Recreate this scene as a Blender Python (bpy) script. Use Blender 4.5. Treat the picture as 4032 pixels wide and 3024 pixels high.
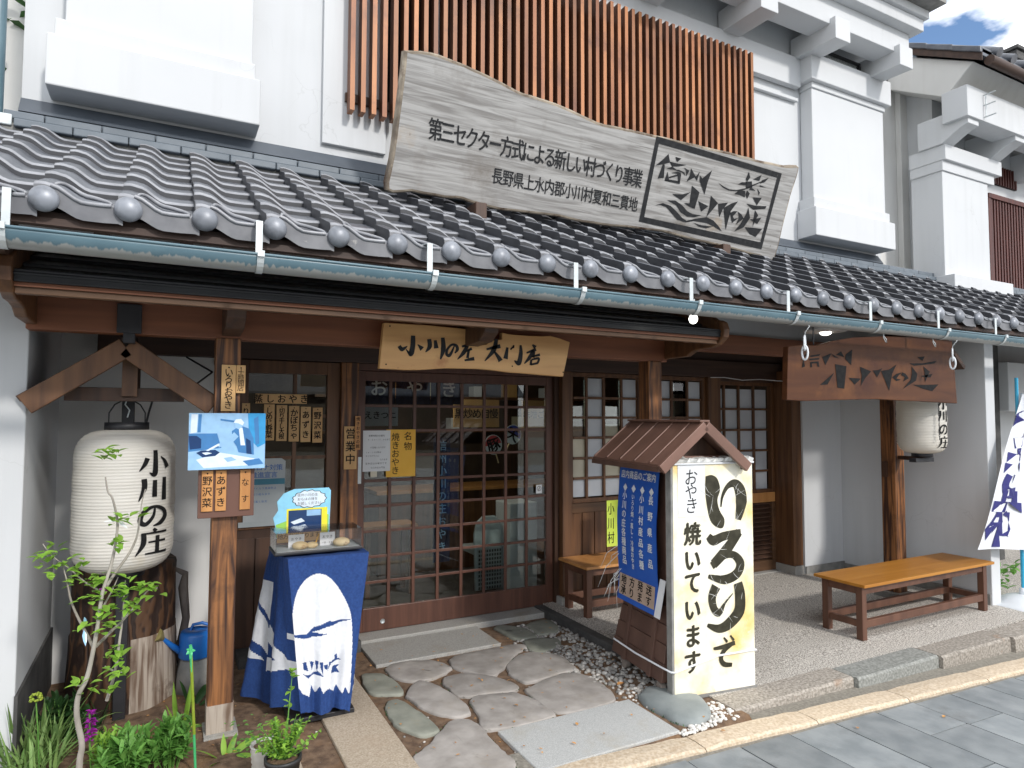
import bpy, bmesh, math, random
from mathutils import Vector, Matrix, noise as mnoise

random.seed(7)
SC = bpy.context.scene
COL = SC.collection
for _o in list(bpy.data.objects):
    bpy.data.objects.remove(_o)

# ------------------------------------------------------------------ camera
cam_data = bpy.data.cameras.new("camera")
cam_data.sensor_fit = 'HORIZONTAL'
cam_data.sensor_width = 36.0
cam_data.lens = 23.02
cam_data.clip_start = 0.05
cam_data.clip_end = 2000
cam = bpy.data.objects.new("camera", cam_data)
COL.objects.link(cam)
_yaw, _pit, _rol = math.radians(27.685), math.radians(2.852), math.radians(0.141)
_f = Vector((math.sin(_yaw)*math.cos(_pit), math.cos(_yaw)*math.cos(_pit), math.sin(_pit)))
_r = Vector((math.cos(_yaw), -math.sin(_yaw), 0))
_u = _r.cross(_f)
_r2 = _r*math.cos(_rol) + _u*math.sin(_rol)
_u2 = -_r*math.sin(_rol) + _u*math.cos(_rol)
_m = Matrix((_r2, _u2, -_f)).transposed().to_4x4()
_m.translation = Vector((0, 0, 1.64))
cam.matrix_world = _m
SC.camera = cam
SC.render.resolution_x, SC.render.resolution_y = 1024, 768

# ------------------------------------------------------------------ light
SUN_EL = math.radians(33)
SUN_AZ = math.radians(13)            # sun stands low in front of the shop
_sd = Vector((math.sin(SUN_AZ)*math.cos(SUN_EL), -math.cos(SUN_AZ)*math.cos(SUN_EL), math.sin(SUN_EL)))
sun_data = bpy.data.lights.new("sun", 'SUN')
sun_data.energy = 1.55
sun_data.angle = math.radians(5)
sun_data.color = (1.0, 0.955, 0.90)
sun = bpy.data.objects.new("sun", sun_data)
COL.objects.link(sun)
sun.rotation_euler = (-_sd).to_track_quat('-Z', 'Y').to_euler()

W = bpy.data.worlds.new("World")
SC.world = W
W.use_nodes = True
_nt = W.node_tree
_nt.nodes.clear()
def _wn(t, **k):
    n = _nt.nodes.new(t)
    for a, b in k.items():
        setattr(n, a, b)
    return n
_out = _wn('ShaderNodeOutputWorld')
_sky = _wn('ShaderNodeTexSky', sky_type='NISHITA', sun_disc=False)
_sky.sun_elevation = SUN_EL
_sky.sun_rotation = math.radians(180) - SUN_AZ
_sky.air_density = 1.0
_sky.dust_density = 0.1
_sky.ozone_density = 3.0
_bg1 = _wn('ShaderNodeBackground')
_bg1.inputs['Strength'].default_value = 0.13
_bg2 = _wn('ShaderNodeBackground')
_bg2.inputs['Color'].default_value = (0.93, 0.96, 1.0, 1)
_bg2.inputs['Strength'].default_value = 1.32
_tc = _wn('ShaderNodeTexCoord')
_mp = _wn('ShaderNodeMapping')
_mp.inputs['Scale'].default_value = (1.0, 1.0, 2.2)
_mp.inputs['Location'].default_value = (0.35, 0.1, 0.0)
_nz = _wn('ShaderNodeTexNoise')
_nz.inputs['Scale'].default_value = 2.6
_nz.inputs['Detail'].default_value = 8
_nz.inputs['Roughness'].default_value = 0.55
_nz.inputs['Distortion'].default_value = 0.2
_cr = _wn('ShaderNodeValToRGB')
_cr.color_ramp.elements[0].position = 0.36
_cr.color_ramp.elements[1].position = 0.46
_nz2 = _wn('ShaderNodeTexNoise')
_nz2.inputs['Scale'].default_value = 6.0
_nz2.inputs['Detail'].default_value = 6
_cr2 = _wn('ShaderNodeValToRGB')
_cr2.color_ramp.elements[0].position = 0.3
_cr2.color_ramp.elements[0].color = (0.72, 0.77, 0.86, 1)
_cr2.color_ramp.elements[1].position = 0.62
_cr2.color_ramp.elements[1].color = (1.0, 1.0, 1.0, 1)
_mx = _wn('ShaderNodeMixShader')
L = _nt.links.new
L(_tc.outputs['Generated'], _mp.inputs['Vector'])
L(_mp.outputs['Vector'], _nz.inputs['Vector'])
L(_mp.outputs['Vector'], _nz2.inputs['Vector'])
L(_nz.outputs['Fac'], _cr.inputs['Fac'])
L(_nz2.outputs['Fac'], _cr2.inputs['Fac'])
L(_cr2.outputs['Color'], _bg2.inputs['Color'])
L(_sky.outputs['Color'], _bg1.inputs['Color'])
# a clear gap of blue sky above the neighbour's roof
_dt = _wn('ShaderNodeVectorMath', operation='DOT_PRODUCT')
_dt.inputs[1].default_value = (0.7630, 0.4085, 0.5010)
_nv = _wn('ShaderNodeVectorMath', operation='NORMALIZE')
L(_tc.outputs['Generated'], _nv.inputs[0])
L(_nv.outputs['Vector'], _dt.inputs[0])
_ad = _wn('ShaderNodeMath', operation='MULTIPLY_ADD')
_ad.inputs[1].default_value = 0.02
L(_nz2.outputs['Fac'], _ad.inputs[0]); L(_dt.outputs['Value'], _ad.inputs[2])
_mr = _wn('ShaderNodeMapRange')
_mr.inputs[1].default_value = 1.0064; _mr.inputs[2].default_value = 1.0080; _mr.inputs[3].default_value = 1.0; _mr.inputs[4].default_value = 0.0
L(_ad.outputs[0], _mr.inputs[0])
_ml = _wn('ShaderNodeMath', operation='MULTIPLY')
L(_cr.outputs['Color'], _ml.inputs[0]); L(_mr.outputs[0], _ml.inputs[1])
L(_ml.outputs[0], _mx.inputs['Fac'])
L(_bg1.outputs['Background'], _mx.inputs[1])
L(_bg2.outputs['Background'], _mx.inputs[2])
L(_mx.outputs['Shader'], _out.inputs['Surface'])

SC.view_settings.view_transform = 'Standard'
SC.view_settings.look = 'None'
SC.view_settings.exposure = 0.62
SC.view_settings.gamma = 1.0
try:
    SC.cycles.max_bounces = 10
    SC.cycles.diffuse_bounces = 7
    SC.cycles.glossy_bounces = 4
    SC.cycles.transparent_max_bounces = 12
    SC.cycles.transmission_bounces = 6
    SC.cycles.caustics_reflective = False
    SC.cycles.caustics_refractive = False
    SC.cycles.sample_clamp_indirect = 6.0
    SC.cycles.use_denoising = True
except Exception:
    pass

DATA = {'andon_big': [[(0.2308,1.286),(0.2754,1.292),(0.316,1.2676),(0.3343,1.2036),(0.314,1.1412),(0.3296,1.0773),(0.3635,1.023),(0.3498,0.9732),(0.3025,0.9821),(0.2611,1.0231),(0.2371,1.113),(0.2271,1.2075)]],
 'andon_cols': [(0.1322,0.9504),(0.1302,0.7983),(0.1309,0.6671),(0.1263,0.5104),(0.1267,0.3579),(0.1223,0.2086),(0.1267,1.2838),(0.1256,1.1988),(0.1282,1.1179)],
 'andon_panel': [(0.0243,1.3642),(0.5751,1.3483),(0.5517,0.013),(0.001,-0.0003)],
 'andon_paper': [(0.0328,1.3609),(0.2255,1.3522),(0.221,1.0491),(0.0352,1.0524)],
 'andon_strokes': [([(0.339,1.0979),(0.3503,1.1608),(0.3875,1.2176),(0.4401,1.2371),(0.479,1.1984),(0.4908,1.1231),(0.4651,1.0156)],[0.0063,0.0147,0.0231,0.0399,0.0609,0.0651,0.0315]),([(0.2445,0.9302),(0.2821,0.9018),(0.3593,0.9232),(0.4834,0.9369)],[0.0312,0.0478,0.0416,0.0354]),([(0.4704,0.943),(0.3773,0.8432),(0.28,0.7614)],[0.0424,0.0551,0.0466]),([(0.2671,0.752),(0.3573,0.8047),(0.4286,0.806),(0.4761,0.7518),(0.4462,0.6908),(0.355,0.6648),(0.241,0.6939)],[0.0374,0.0312,0.0354,0.0478,0.0478,0.0437,0.0166]),([(0.297,0.6302),(0.2669,0.5708),(0.2785,0.5025),(0.3161,0.4729),(0.3591,0.5258),(0.4181,0.5777)],[0.052,0.0437,0.0374,0.0354,0.0104,0.0042]),([(0.4557,0.6374),(0.47,0.5625),(0.4618,0.4687),(0.3892,0.4031),(0.3121,0.3803),(0.2305,0.4097)],[0.0483,0.0588,0.0609,0.0546,0.0399,0.0147]),([(0.2723,0.2665),(0.3357,0.2693),(0.4285,0.2843)],[0.0163,0.0265,0.0265]),([(0.4129,0.2809),(0.3481,0.2471),(0.3245,0.2037),(0.3468,0.1679),(0.4043,0.1575)],[0.0187,0.0291,0.0291,0.0312,0.0229]),([(0.3466,0.3124),(0.3717,0.2826)],[0.0103,0.0165]),([(0.3942,0.3194),(0.4195,0.2874)],[0.0104,0.0166])],
 'andon_u': [0.99214,-0.12515,0.0],
 'board': [(0.0093,0.8625),(0.1733,0.8913),(0.3499,0.8785),(0.5353,0.857),(0.6953,0.8271),(0.8609,0.7988),(1.1236,0.7885),(1.4926,0.7387),(1.7028,0.7382),(1.8751,0.7453),(2.146,0.75),(2.5787,0.7574),(2.9401,0.7612),(3.2137,0.7611),(3.4957,0.7719),(3.6495,0.7867),(3.6492,0.551),(3.6612,0.2658),(3.6669,-0.0413),(3.4686,-0.0259),(3.3196,-0.0182),(3.0016,0.005),(2.6774,0.0163),(2.3668,0.0379),(2.0381,0.0317),(1.7215,0.0144),(1.4637,0.0142),(1.2967,0.0218),(1.0219,0.0096),(0.7596,0.0043),(0.5401,0.029),(0.4031,0.0206),(0.1701,0.0212),(-0.0006,0.0093),(0.0044,0.2184),(0.01,0.5591)],
 'board_frame': [[(2.0466,0.7414),(3.4579,0.7001),(3.4685,0.0394),(2.0613,0.0922)],[(2.0842,0.6944),(3.4166,0.6568),(3.4312,0.0984),(2.1029,0.134)]],
 'board_logo': [[(2.199,0.6379),(2.1503,0.5801),(2.101,0.5332),(2.1673,0.5524),(2.2322,0.5785)],[(2.1673,0.5524),(2.1481,0.4416),(2.2072,0.456),(2.1855,0.5543)],[(2.2731,0.6275),(2.3348,0.6257),(2.3037,0.5943),(2.29,0.6016)],[(2.2262,0.5839),(2.3045,0.5834),(2.4016,0.5887),(2.3282,0.5642),(2.2623,0.5515)],[(2.2623,0.5515),(2.2137,0.527),(2.2856,0.5329),(2.376,0.5254),(2.4183,0.5049),(2.397,0.529),(2.3361,0.5395),(2.3153,0.536)],[(2.2644,0.5033),(2.3238,0.5231),(2.3644,0.5202),(2.3636,0.5089),(2.3114,0.5066)],[(2.2286,0.5069),(2.2236,0.4671),(2.2203,0.436),(2.2631,0.4378),(2.2528,0.4655)],[(2.2203,0.436),(2.3783,0.4355),(2.3645,0.4564),(2.2587,0.4521)],[(2.3339,0.5052),(2.3699,0.5113),(2.3783,0.4355),(2.3544,0.4547)],[(2.2529,0.4707),(2.3339,0.5052),(2.3424,0.4922),(2.2601,0.4615)],[(2.3807,0.5655),(2.4438,0.5501),(2.4257,0.5041),(2.4099,0.5443)],[(2.4542,0.5729),(2.5225,0.517),(2.442,0.4651),(2.4583,0.5195)],[(2.5519,0.5652),(2.5461,0.4875),(2.5053,0.5141),(2.529,0.5247)],[(2.6755,0.5949),(2.6597,0.4927),(2.6605,0.3956),(2.5721,0.4918),(2.5625,0.5337),(2.5962,0.5159)],[(2.3261,0.3489),(2.4289,0.3616),(2.5091,0.393),(2.4301,0.3161)],[(2.5058,0.4441),(2.6013,0.4054),(2.5933,0.2696),(2.5303,0.2789)],[(2.4676,0.2981),(2.5288,0.3059),(2.533,0.2792)],[(2.6111,0.3354),(2.7316,0.3121),(2.67,0.258)],[(2.7301,0.3982),(2.8278,0.3508),(2.7388,0.2226),(2.7452,0.3003)],[(2.829,0.3475),(2.9364,0.3728),(2.8962,0.3084),(2.8808,0.2427),(2.8525,0.295)],[(3.0425,0.3986),(2.9897,0.3079),(2.9882,0.1488),(2.9007,0.3232),(2.9803,0.3737)],[(2.9852,0.2931),(3.0222,0.314),(3.0653,0.3189),(3.0491,0.2951),(3.0282,0.2707),(3.05,0.2523),(3.0952,0.2658),(3.0388,0.2148)],[(3.0653,0.3189),(3.1171,0.3013),(3.159,0.2712),(3.0869,0.2069),(3.1012,0.263),(3.0897,0.2938)],[(3.1951,0.456),(3.3032,0.4691),(3.2687,0.399)],[(3.142,0.3959),(3.2554,0.3935),(3.3847,0.409),(3.3786,0.3848),(3.2386,0.3571)],[(3.1782,0.3676),(3.2305,0.2849),(3.1865,0.1986),(3.0882,0.149),(3.1372,0.221),(3.1736,0.313)],[(3.2638,0.3586),(3.3177,0.3191),(3.2997,0.28),(3.289,0.2139),(3.2724,0.2835)],[(3.2296,0.2738),(3.2871,0.2855),(3.3623,0.3071),(3.3337,0.2465),(3.2755,0.262)],[(3.1957,0.2013),(3.2958,0.2097),(3.4098,0.2139),(3.356,0.1361),(3.2766,0.1518)],[(2.1855,0.2378),(2.2551,0.2661),(2.3372,0.257),(2.4102,0.2238),(2.4876,0.1802),(2.5382,0.1652),(2.5337,0.1508),(2.4396,0.1597),(2.3629,0.2034),(2.298,0.2411),(2.2344,0.2484)],[(2.5382,0.1652),(2.6304,0.1948),(2.7433,0.2232),(2.8257,0.2066),(2.8968,0.1702),(2.9476,0.1326),(2.8423,0.1593),(2.7595,0.1763),(2.6186,0.1743),(2.5337,0.1508)],[(2.2901,0.2947),(2.3756,0.3044),(2.4559,0.278),(2.5229,0.2401),(2.5828,0.2261),(2.6801,0.2282),(2.6086,0.2042),(2.5362,0.1995),(2.4554,0.2235),(2.3958,0.2691)],[(2.6141,0.1598),(2.7017,0.1508),(2.8382,0.1573),(2.7648,0.1332),(2.6875,0.1369)],[(3.0764,0.651),(3.1081,0.6077),(3.0858,0.5692),(3.0614,0.586)],[(3.2282,0.6501),(3.2211,0.5983),(3.1449,0.5984)],[(3.3196,0.6407),(3.2878,0.5987),(3.2343,0.5779),(3.2522,0.6105)],[(2.9904,0.5327),(3.0308,0.5567),(3.0836,0.5618),(3.087,0.54)],[(3.1497,0.5339),(3.2106,0.5132),(3.1288,0.5095)],[(3.239,0.566),(3.3193,0.559),(3.2438,0.554)],[(3.2206,0.5347),(3.2647,0.5061),(3.2596,0.4824)],[(3.1111,0.5031),(3.1518,0.4813),(3.1379,0.433),(3.1048,0.4669)],[(2.9795,0.4508),(3.025,0.493),(3.0947,0.4935),(3.1061,0.4423),(3.0399,0.4533)],[(3.067,0.5661),(3.1365,0.581),(3.1624,0.5324),(3.0959,0.5113)],
                [(2.7706,0.5121),(2.8402,0.4912),(2.9125,0.4786),(2.9884,0.4851),(3.0777,0.5119),(3.161,0.5569),(3.2631,0.6088),(3.2706,0.6029),(3.1649,0.5469),(3.0814,0.5019),(2.9919,0.4759),(2.9061,0.4693),(2.8387,0.482)]],
 'board_text': [(0.2738,0.4441),(1.9553,0.4091),(0.7701,0.2292),(1.971,0.2148)],
 'cloth_blue': [[(0.054,0.4906),(0.1277,0.482),(0.1482,0.4932),(0.1728,0.5106),(0.2485,0.5336),(0.3699,0.5269),(0.2916,0.5147),(0.2066,0.4972),(0.1649,0.4848),(0.241,0.4667),(0.1737,0.4599),(0.1157,0.4604),(0.0541,0.4823)],[(0.2813,0.3499),(0.2986,0.3471),(0.2989,0.3257),(0.3206,0.3178),(0.2948,0.3136),(0.2605,0.3152),(0.2442,0.2714),(0.2519,0.3209),(0.2817,0.3286)],[(0.2694,0.2925),(0.3124,0.2893),(0.2954,0.2752),(0.3131,0.2441),(0.2614,0.26)],[(0.1138,0.3358),(0.1301,0.3414),(0.1434,0.2891),(0.1185,0.3018)],[(0.1508,0.3379),(0.176,0.3253),(0.1642,0.2854)],[(0.18,0.333),(0.1968,0.3301),(0.1894,0.2726)],[(0.2011,0.3252),(0.2179,0.3266),(0.2191,0.2548),(0.2058,0.295)],[(0.2224,0.309),(0.2436,0.3096),(0.244,0.2799),(0.227,0.2871)],[(0.1148,0.2775),(0.1604,0.2652),(0.1935,0.2803),(0.2234,0.2498),(0.1771,0.2623),(0.1441,0.2515)]],
 'cloth_white': [(0.054,0.4864),(0.0563,0.5856),(0.0707,0.6836),(0.1024,0.7468),(0.1432,0.7801),(0.1933,0.7916),(0.2447,0.7689),(0.2973,0.7071),(0.3421,0.6239),(0.3696,0.5425),(0.3757,0.4292),(0.3732,0.3004),(0.3624,0.1395),(0.3402,0.1692),(0.3233,0.1426),(0.2968,0.1858),(0.2801,0.155),(0.2541,0.181),(0.2206,0.1621),(0.2031,0.2031),(0.1829,0.1651),(0.1613,0.2108),(0.1498,0.1589),(0.1166,0.1777),(0.0872,0.2245),(0.0646,0.3524)],
 'red': [(0.0177,0.371),(0.1547,0.3892),(0.3036,0.3915),(0.4933,0.4361),(0.7084,0.4717),(1.048,0.5013),(1.3897,0.5178),(1.9672,0.5189),(1.9902,0.3087),(2.0128,0.0065),(1.5761,0.0166),(1.265,0.02),(0.9709,0.0268),(0.6919,0.0192),(0.4273,0.0109),(0.1924,0.0021),(-0.003,0.0072)],
 'red_logo': [[(0.1855,0.324),(0.2219,0.3335),(0.1271,0.2737)],[(0.165,0.293),(0.1798,0.2403),(0.1469,0.2302)],[(0.2347,0.3184),(0.344,0.3347),(0.3266,0.3204),(0.2344,0.3072)],[(0.2225,0.2955),(0.3313,0.307),(0.3258,0.2943),(0.2254,0.2845)],[(0.2334,0.2736),(0.3204,0.2817),(0.3276,0.2436),(0.3075,0.2451),(0.3031,0.2675),(0.2496,0.2631),(0.2539,0.2386),(0.2355,0.2357)],[(0.3603,0.3151),(0.459,0.3447),(0.3925,0.2574)],[(0.5074,0.3355),(0.5646,0.3647),(0.5987,0.3234),(0.5459,0.3326)],[(0.6906,0.3838),(0.6738,0.2683),(0.6088,0.3088),(0.6136,0.3438)],[(0.4554,0.3422),(0.5452,0.3118),(0.4893,0.3185)],[(0.4964,0.2695),(0.6214,0.2593),(0.5907,0.0962),(0.5169,0.1015)],[(0.4857,0.2095),(0.3287,0.1163),(0.4103,0.1217)],[(0.6435,0.1764),(0.7834,0.1746),(0.7085,0.128)],[(0.7714,0.2609),(0.9018,0.2315),(0.8312,0.1795),(0.7767,0.1195),(0.7912,0.1969)],[(0.9219,0.2384),(0.9818,0.2437),(1.0348,0.2601),(0.9696,0.1886)],[(1.2112,0.2948),(1.1539,0.221),(1.1124,0.0913),(1.0198,0.2387),(1.114,0.2515)],[(1.1528,0.1954),(1.206,0.2227),(1.2802,0.2367),(1.237,0.2141),(1.2044,0.1874),(1.2618,0.1794),(1.2035,0.1668)],[(1.2802,0.2367),(1.3223,0.2265),(1.3615,0.1939),(1.2877,0.1659),(1.3104,0.2002),(1.2634,0.2149)],[(1.4803,0.3635),(1.5783,0.3725),(1.5453,0.3352)],[(1.3711,0.3096),(1.5444,0.3165),(1.7381,0.3446),(1.7025,0.3215),(1.5437,0.3033),(1.4332,0.2931)],[(1.4004,0.2879),(1.474,0.2314),(1.4551,0.1783),(1.2798,0.1076),(1.3847,0.1829),(1.4034,0.2357)],[(1.5544,0.2937),(1.64,0.2535),(1.6006,0.2089),(1.5704,0.1649),(1.5689,0.2478)],[(1.5118,0.2161),(1.5958,0.2254),(1.6778,0.2394),(1.6457,0.209),(1.5559,0.2102)],[(1.4132,0.1445),(1.5808,0.1486),(1.7538,0.1563),(1.6629,0.0992),(1.5348,0.1178)]],
 'sap_leaves': [(-0.416,3.15,1.096),(-0.403,3.15,1.108),(-0.382,3.15,1.112),(-0.371,3.15,1.098),(-0.402,3.15,1.07),(-0.417,3.15,1.053),(-0.378,3.15,1.049),(-0.354,3.15,1.053),(-0.337,3.15,1.02),(-0.374,3.15,1.011),(-0.328,3.15,1.063),(-0.295,3.15,1.04),(-0.279,3.15,1.039),(-0.299,3.15,1.009),(-0.261,3.15,0.992),(-0.272,3.15,0.981),(-0.238,3.15,0.958),(-0.227,3.15,0.963),(-0.249,3.15,0.946),(-0.253,3.15,0.915),(-0.237,3.15,0.926),(-0.226,3.15,0.905),(-0.242,3.15,0.894),(-0.325,3.15,0.974),(-0.302,3.15,0.908),(-0.266,3.15,0.802),(-0.293,3.15,0.784),(-0.202,3.15,0.857),(-0.224,3.15,0.847),(-0.212,3.15,0.814),(-0.19,3.15,0.836),(-0.18,3.15,0.848),(-0.163,3.15,0.839),(-0.135,3.15,0.861),(-0.123,3.15,0.853),(-0.112,3.15,0.865),(-0.095,3.15,0.856),(-0.088,3.15,0.842),(-0.159,3.15,0.923),(-0.148,3.15,0.934),(-0.131,3.15,0.945),(-0.12,3.15,0.931),(-0.143,3.15,0.96),(-0.17,3.15,0.918),(-0.159,3.15,0.903),(-0.079,3.15,0.926),(-0.067,3.15,0.918),(-0.05,3.15,0.929),(-0.032,3.15,0.921),(-0.02,3.15,0.906),(-0.044,3.15,0.902),(-0.062,3.15,0.937),(-0.181,3.15,0.688),(-0.191,3.15,0.67),(-0.163,3.15,0.659),(-0.146,3.15,0.663),(-0.135,3.15,0.655),(-0.151,3.15,0.638),(-0.156,3.15,0.594),(-0.139,3.15,0.597),(-0.133,3.15,0.59),(-0.178,3.15,0.604),(-0.193,3.15,0.537),(-0.177,3.15,0.54),(-0.171,3.15,0.526),(-0.281,3.15,0.578),(-0.297,3.15,0.575),(-0.264,3.15,0.55),(-0.251,3.15,0.554),(-0.19,3.15,1.211),(-0.179,3.15,1.217),(-0.156,3.15,1.222),(-0.139,3.15,1.224),(-0.187,3.15,1.114),(-0.165,3.15,1.115),(-0.153,3.15,1.117),(-0.175,3.15,1.103),(-0.099,3.15,1.225),(-0.087,3.15,1.231),(-0.205,3.15,0.775),(-0.189,3.15,0.791),(-0.178,3.15,0.777),(-0.194,3.15,0.76),(-0.223,3.15,0.994),(-0.206,3.15,0.989)],
 'sap_top': [(-0.232,3.15,1.5),(-0.209,3.15,1.509),(-0.192,3.15,1.495),(-0.22,3.15,1.486),(-0.203,3.15,1.483),(-0.231,3.15,1.47),(-0.186,3.15,1.489)],
 'sapling': [[(-0.276,3.15,0.229),(-0.274,3.15,0.284),(-0.269,3.15,0.339),(-0.288,3.15,0.455),(-0.285,3.15,0.535),(-0.26,3.15,0.593),(-0.242,3.15,0.697),(-0.228,3.15,0.803),(-0.215,3.15,0.929),(-0.19,3.15,1.03),(-0.176,3.15,1.126),(-0.173,3.15,1.21),(-0.192,3.15,1.303),(-0.209,3.15,1.33),(-0.22,3.15,1.389)],[(-0.243,3.17,0.701),(-0.278,3.17,0.78),(-0.319,3.17,0.887),(-0.338,3.17,0.977),(-0.356,3.17,1.043)],[(-0.238,3.19,0.697),(-0.18,3.19,0.759),(-0.146,3.19,0.794),(-0.096,3.19,0.853),(-0.056,3.19,0.901),(-0.021,3.19,0.91)],[(-0.193,3.21,0.47),(-0.165,3.21,0.595),(-0.154,3.21,0.711),(-0.147,3.21,0.788),(-0.144,3.21,0.88),(-0.14,3.21,0.953)],[(-0.216,3.23,0.852),(-0.187,3.23,0.914),(-0.168,3.23,0.962)],[(-0.211,3.25,0.925),(-0.178,3.25,0.982),(-0.133,3.25,1.051),(-0.105,3.25,1.123),(-0.096,3.25,1.204),(-0.089,3.25,1.272),(-0.078,3.25,1.323)],[(-0.235,3.27,0.907),(-0.293,3.27,0.95),(-0.345,3.27,1.008),(-0.401,3.27,1.066),(-0.436,3.27,1.12)],[(-0.269,3.29,0.546),(-0.293,3.29,0.518),(-0.327,3.29,0.531)],[(-0.181,3.31,0.551),(-0.211,3.31,0.576)],[(-0.171,3.33,0.542),(-0.141,3.33,0.533)],[(-0.184,3.35,1.183),(-0.142,3.35,1.201)]],
 'scroll': [(3.2096,2.2903),(3.1691,2.2697),(3.1498,2.2215),(3.1608,2.1694),(3.2125,2.1287),(3.2753,2.1098),(3.3832,2.1095),(3.4503,2.0994),(3.5195,2.0687),(3.8007,2.0672),(3.7115,2.101),(3.5887,2.1612),(3.3819,2.185),(3.2214,2.2068),(3.2056,2.2281),(3.2307,2.2698)],
 'shop': [(0.0148,0.2731),(0.142,0.2751),(0.2732,0.2766),(0.3962,0.2732),(0.491,0.2706),(0.5813,0.2675),(0.5958,0.2445),(0.5909,0.1803),(0.664,0.1806),(0.6652,0.2023),(0.768,0.2215),(0.7692,0.2631),(0.8089,0.2575),(0.8572,0.2543),(0.9626,0.2545),(1.0706,0.2578),(1.1218,0.264),(1.1886,0.252),(1.27,0.2309),(1.2485,0.1334),(1.2167,0.001),(1.0706,0.0072),(0.9276,0.0138),(0.8234,0.0165),(0.7215,0.0251),(0.6219,0.0306),(0.5246,0.03),(0.3982,0.0266),(0.3242,0.0198),(0.2456,0.0119),(0.1449,0.0072),(0.0695,0.0095),(-0.0073,0.0106),(0.0024,0.1331)],
 'shop_strokes': [([(0.1887,0.2082),(0.1881,0.1541),(0.1791,0.1081),(0.1703,0.0992),(0.1465,0.1281)],[0.0194,0.0228,0.0251,0.0148,0.0023]),([(0.1055,0.144),(0.1231,0.1252),(0.1551,0.1455)],[0.0168,0.019,0.0028]),([(0.2172,0.1585),(0.2456,0.1331)],[0.0035,0.0244]),([(0.2873,0.1939),(0.2914,0.1509),(0.2656,0.1151)],[0.0197,0.022,0.0029]),([(0.3258,0.1892),(0.333,0.1415)],[0.0139,0.0232]),([(0.3731,0.2076),(0.3774,0.1408),(0.3594,0.0773)],[0.0177,0.0248,0.0059]),([(0.4473,0.1608),(0.4287,0.12),(0.4132,0.1018),(0.3975,0.1127),(0.4048,0.1422),(0.4315,0.1682),(0.4599,0.1638),(0.4677,0.1425),(0.4508,0.1181)],[0.0059,0.013,0.0153,0.0142,0.0118,0.0106,0.0142,0.0165,0.0047]),([(0.5491,0.2196),(0.5505,0.1983)],[0.0118,0.0224]),([(0.4968,0.1598),(0.5636,0.183)],[0.0094,0.0177]),([(0.5333,0.1694),(0.5079,0.1238),(0.4681,0.0819)],[0.0165,0.0201,0.0029]),([(0.5143,0.1288),(0.5625,0.1514)],[0.0071,0.013]),([(0.5431,0.1462),(0.5338,0.0925)],[0.0118,0.0142]),([(0.5146,0.078),(0.5791,0.0915)],[0.0083,0.0177]),([(0.6608,0.1521),(0.7559,0.177)],[0.0096,0.0204]),([(0.7287,0.2192),(0.7108,0.1516),(0.6493,0.0795)],[0.018,0.0252,0.0036]),([(0.7109,0.1455),(0.7447,0.1047),(0.7583,0.0841)],[0.0084,0.0204,0.0264]),([(0.8057,0.1716),(0.7923,0.0995)],[0.0122,0.0244]),([(0.8264,0.1586),(0.8505,0.1819)],[0.0087,0.0074]),([(0.8505,0.1881),(0.845,0.1693)],[0.0087,0.0112]),([(0.8992,0.1906),(0.9007,0.1363),(0.8855,0.077),(0.8542,0.0911)],[0.011,0.022,0.0268,0.0037]),([(0.9841,0.1976),(1.007,0.1801)],[0.0087,0.0223]),([(0.9415,0.1432),(1.0113,0.1697)],[0.0087,0.0161]),([(0.9913,0.1624),(0.9628,0.1143),(0.9254,0.0743)],[0.0149,0.0198,0.0037]),([(0.9735,0.1198),(1.0401,0.1366)],[0.0074,0.0136]),([(0.9998,0.1566),(0.9913,0.1156)],[0.0101,0.0126]),([(0.9771,0.1013),(0.9714,0.0662)],[0.0113,0.0126]),([(0.9771,0.1013),(1.0308,0.1123),(1.0214,0.0806)],[0.0088,0.0126,0.0113]),([(0.9714,0.0699),(1.0236,0.082)],[0.0087,0.0112])],
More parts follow.
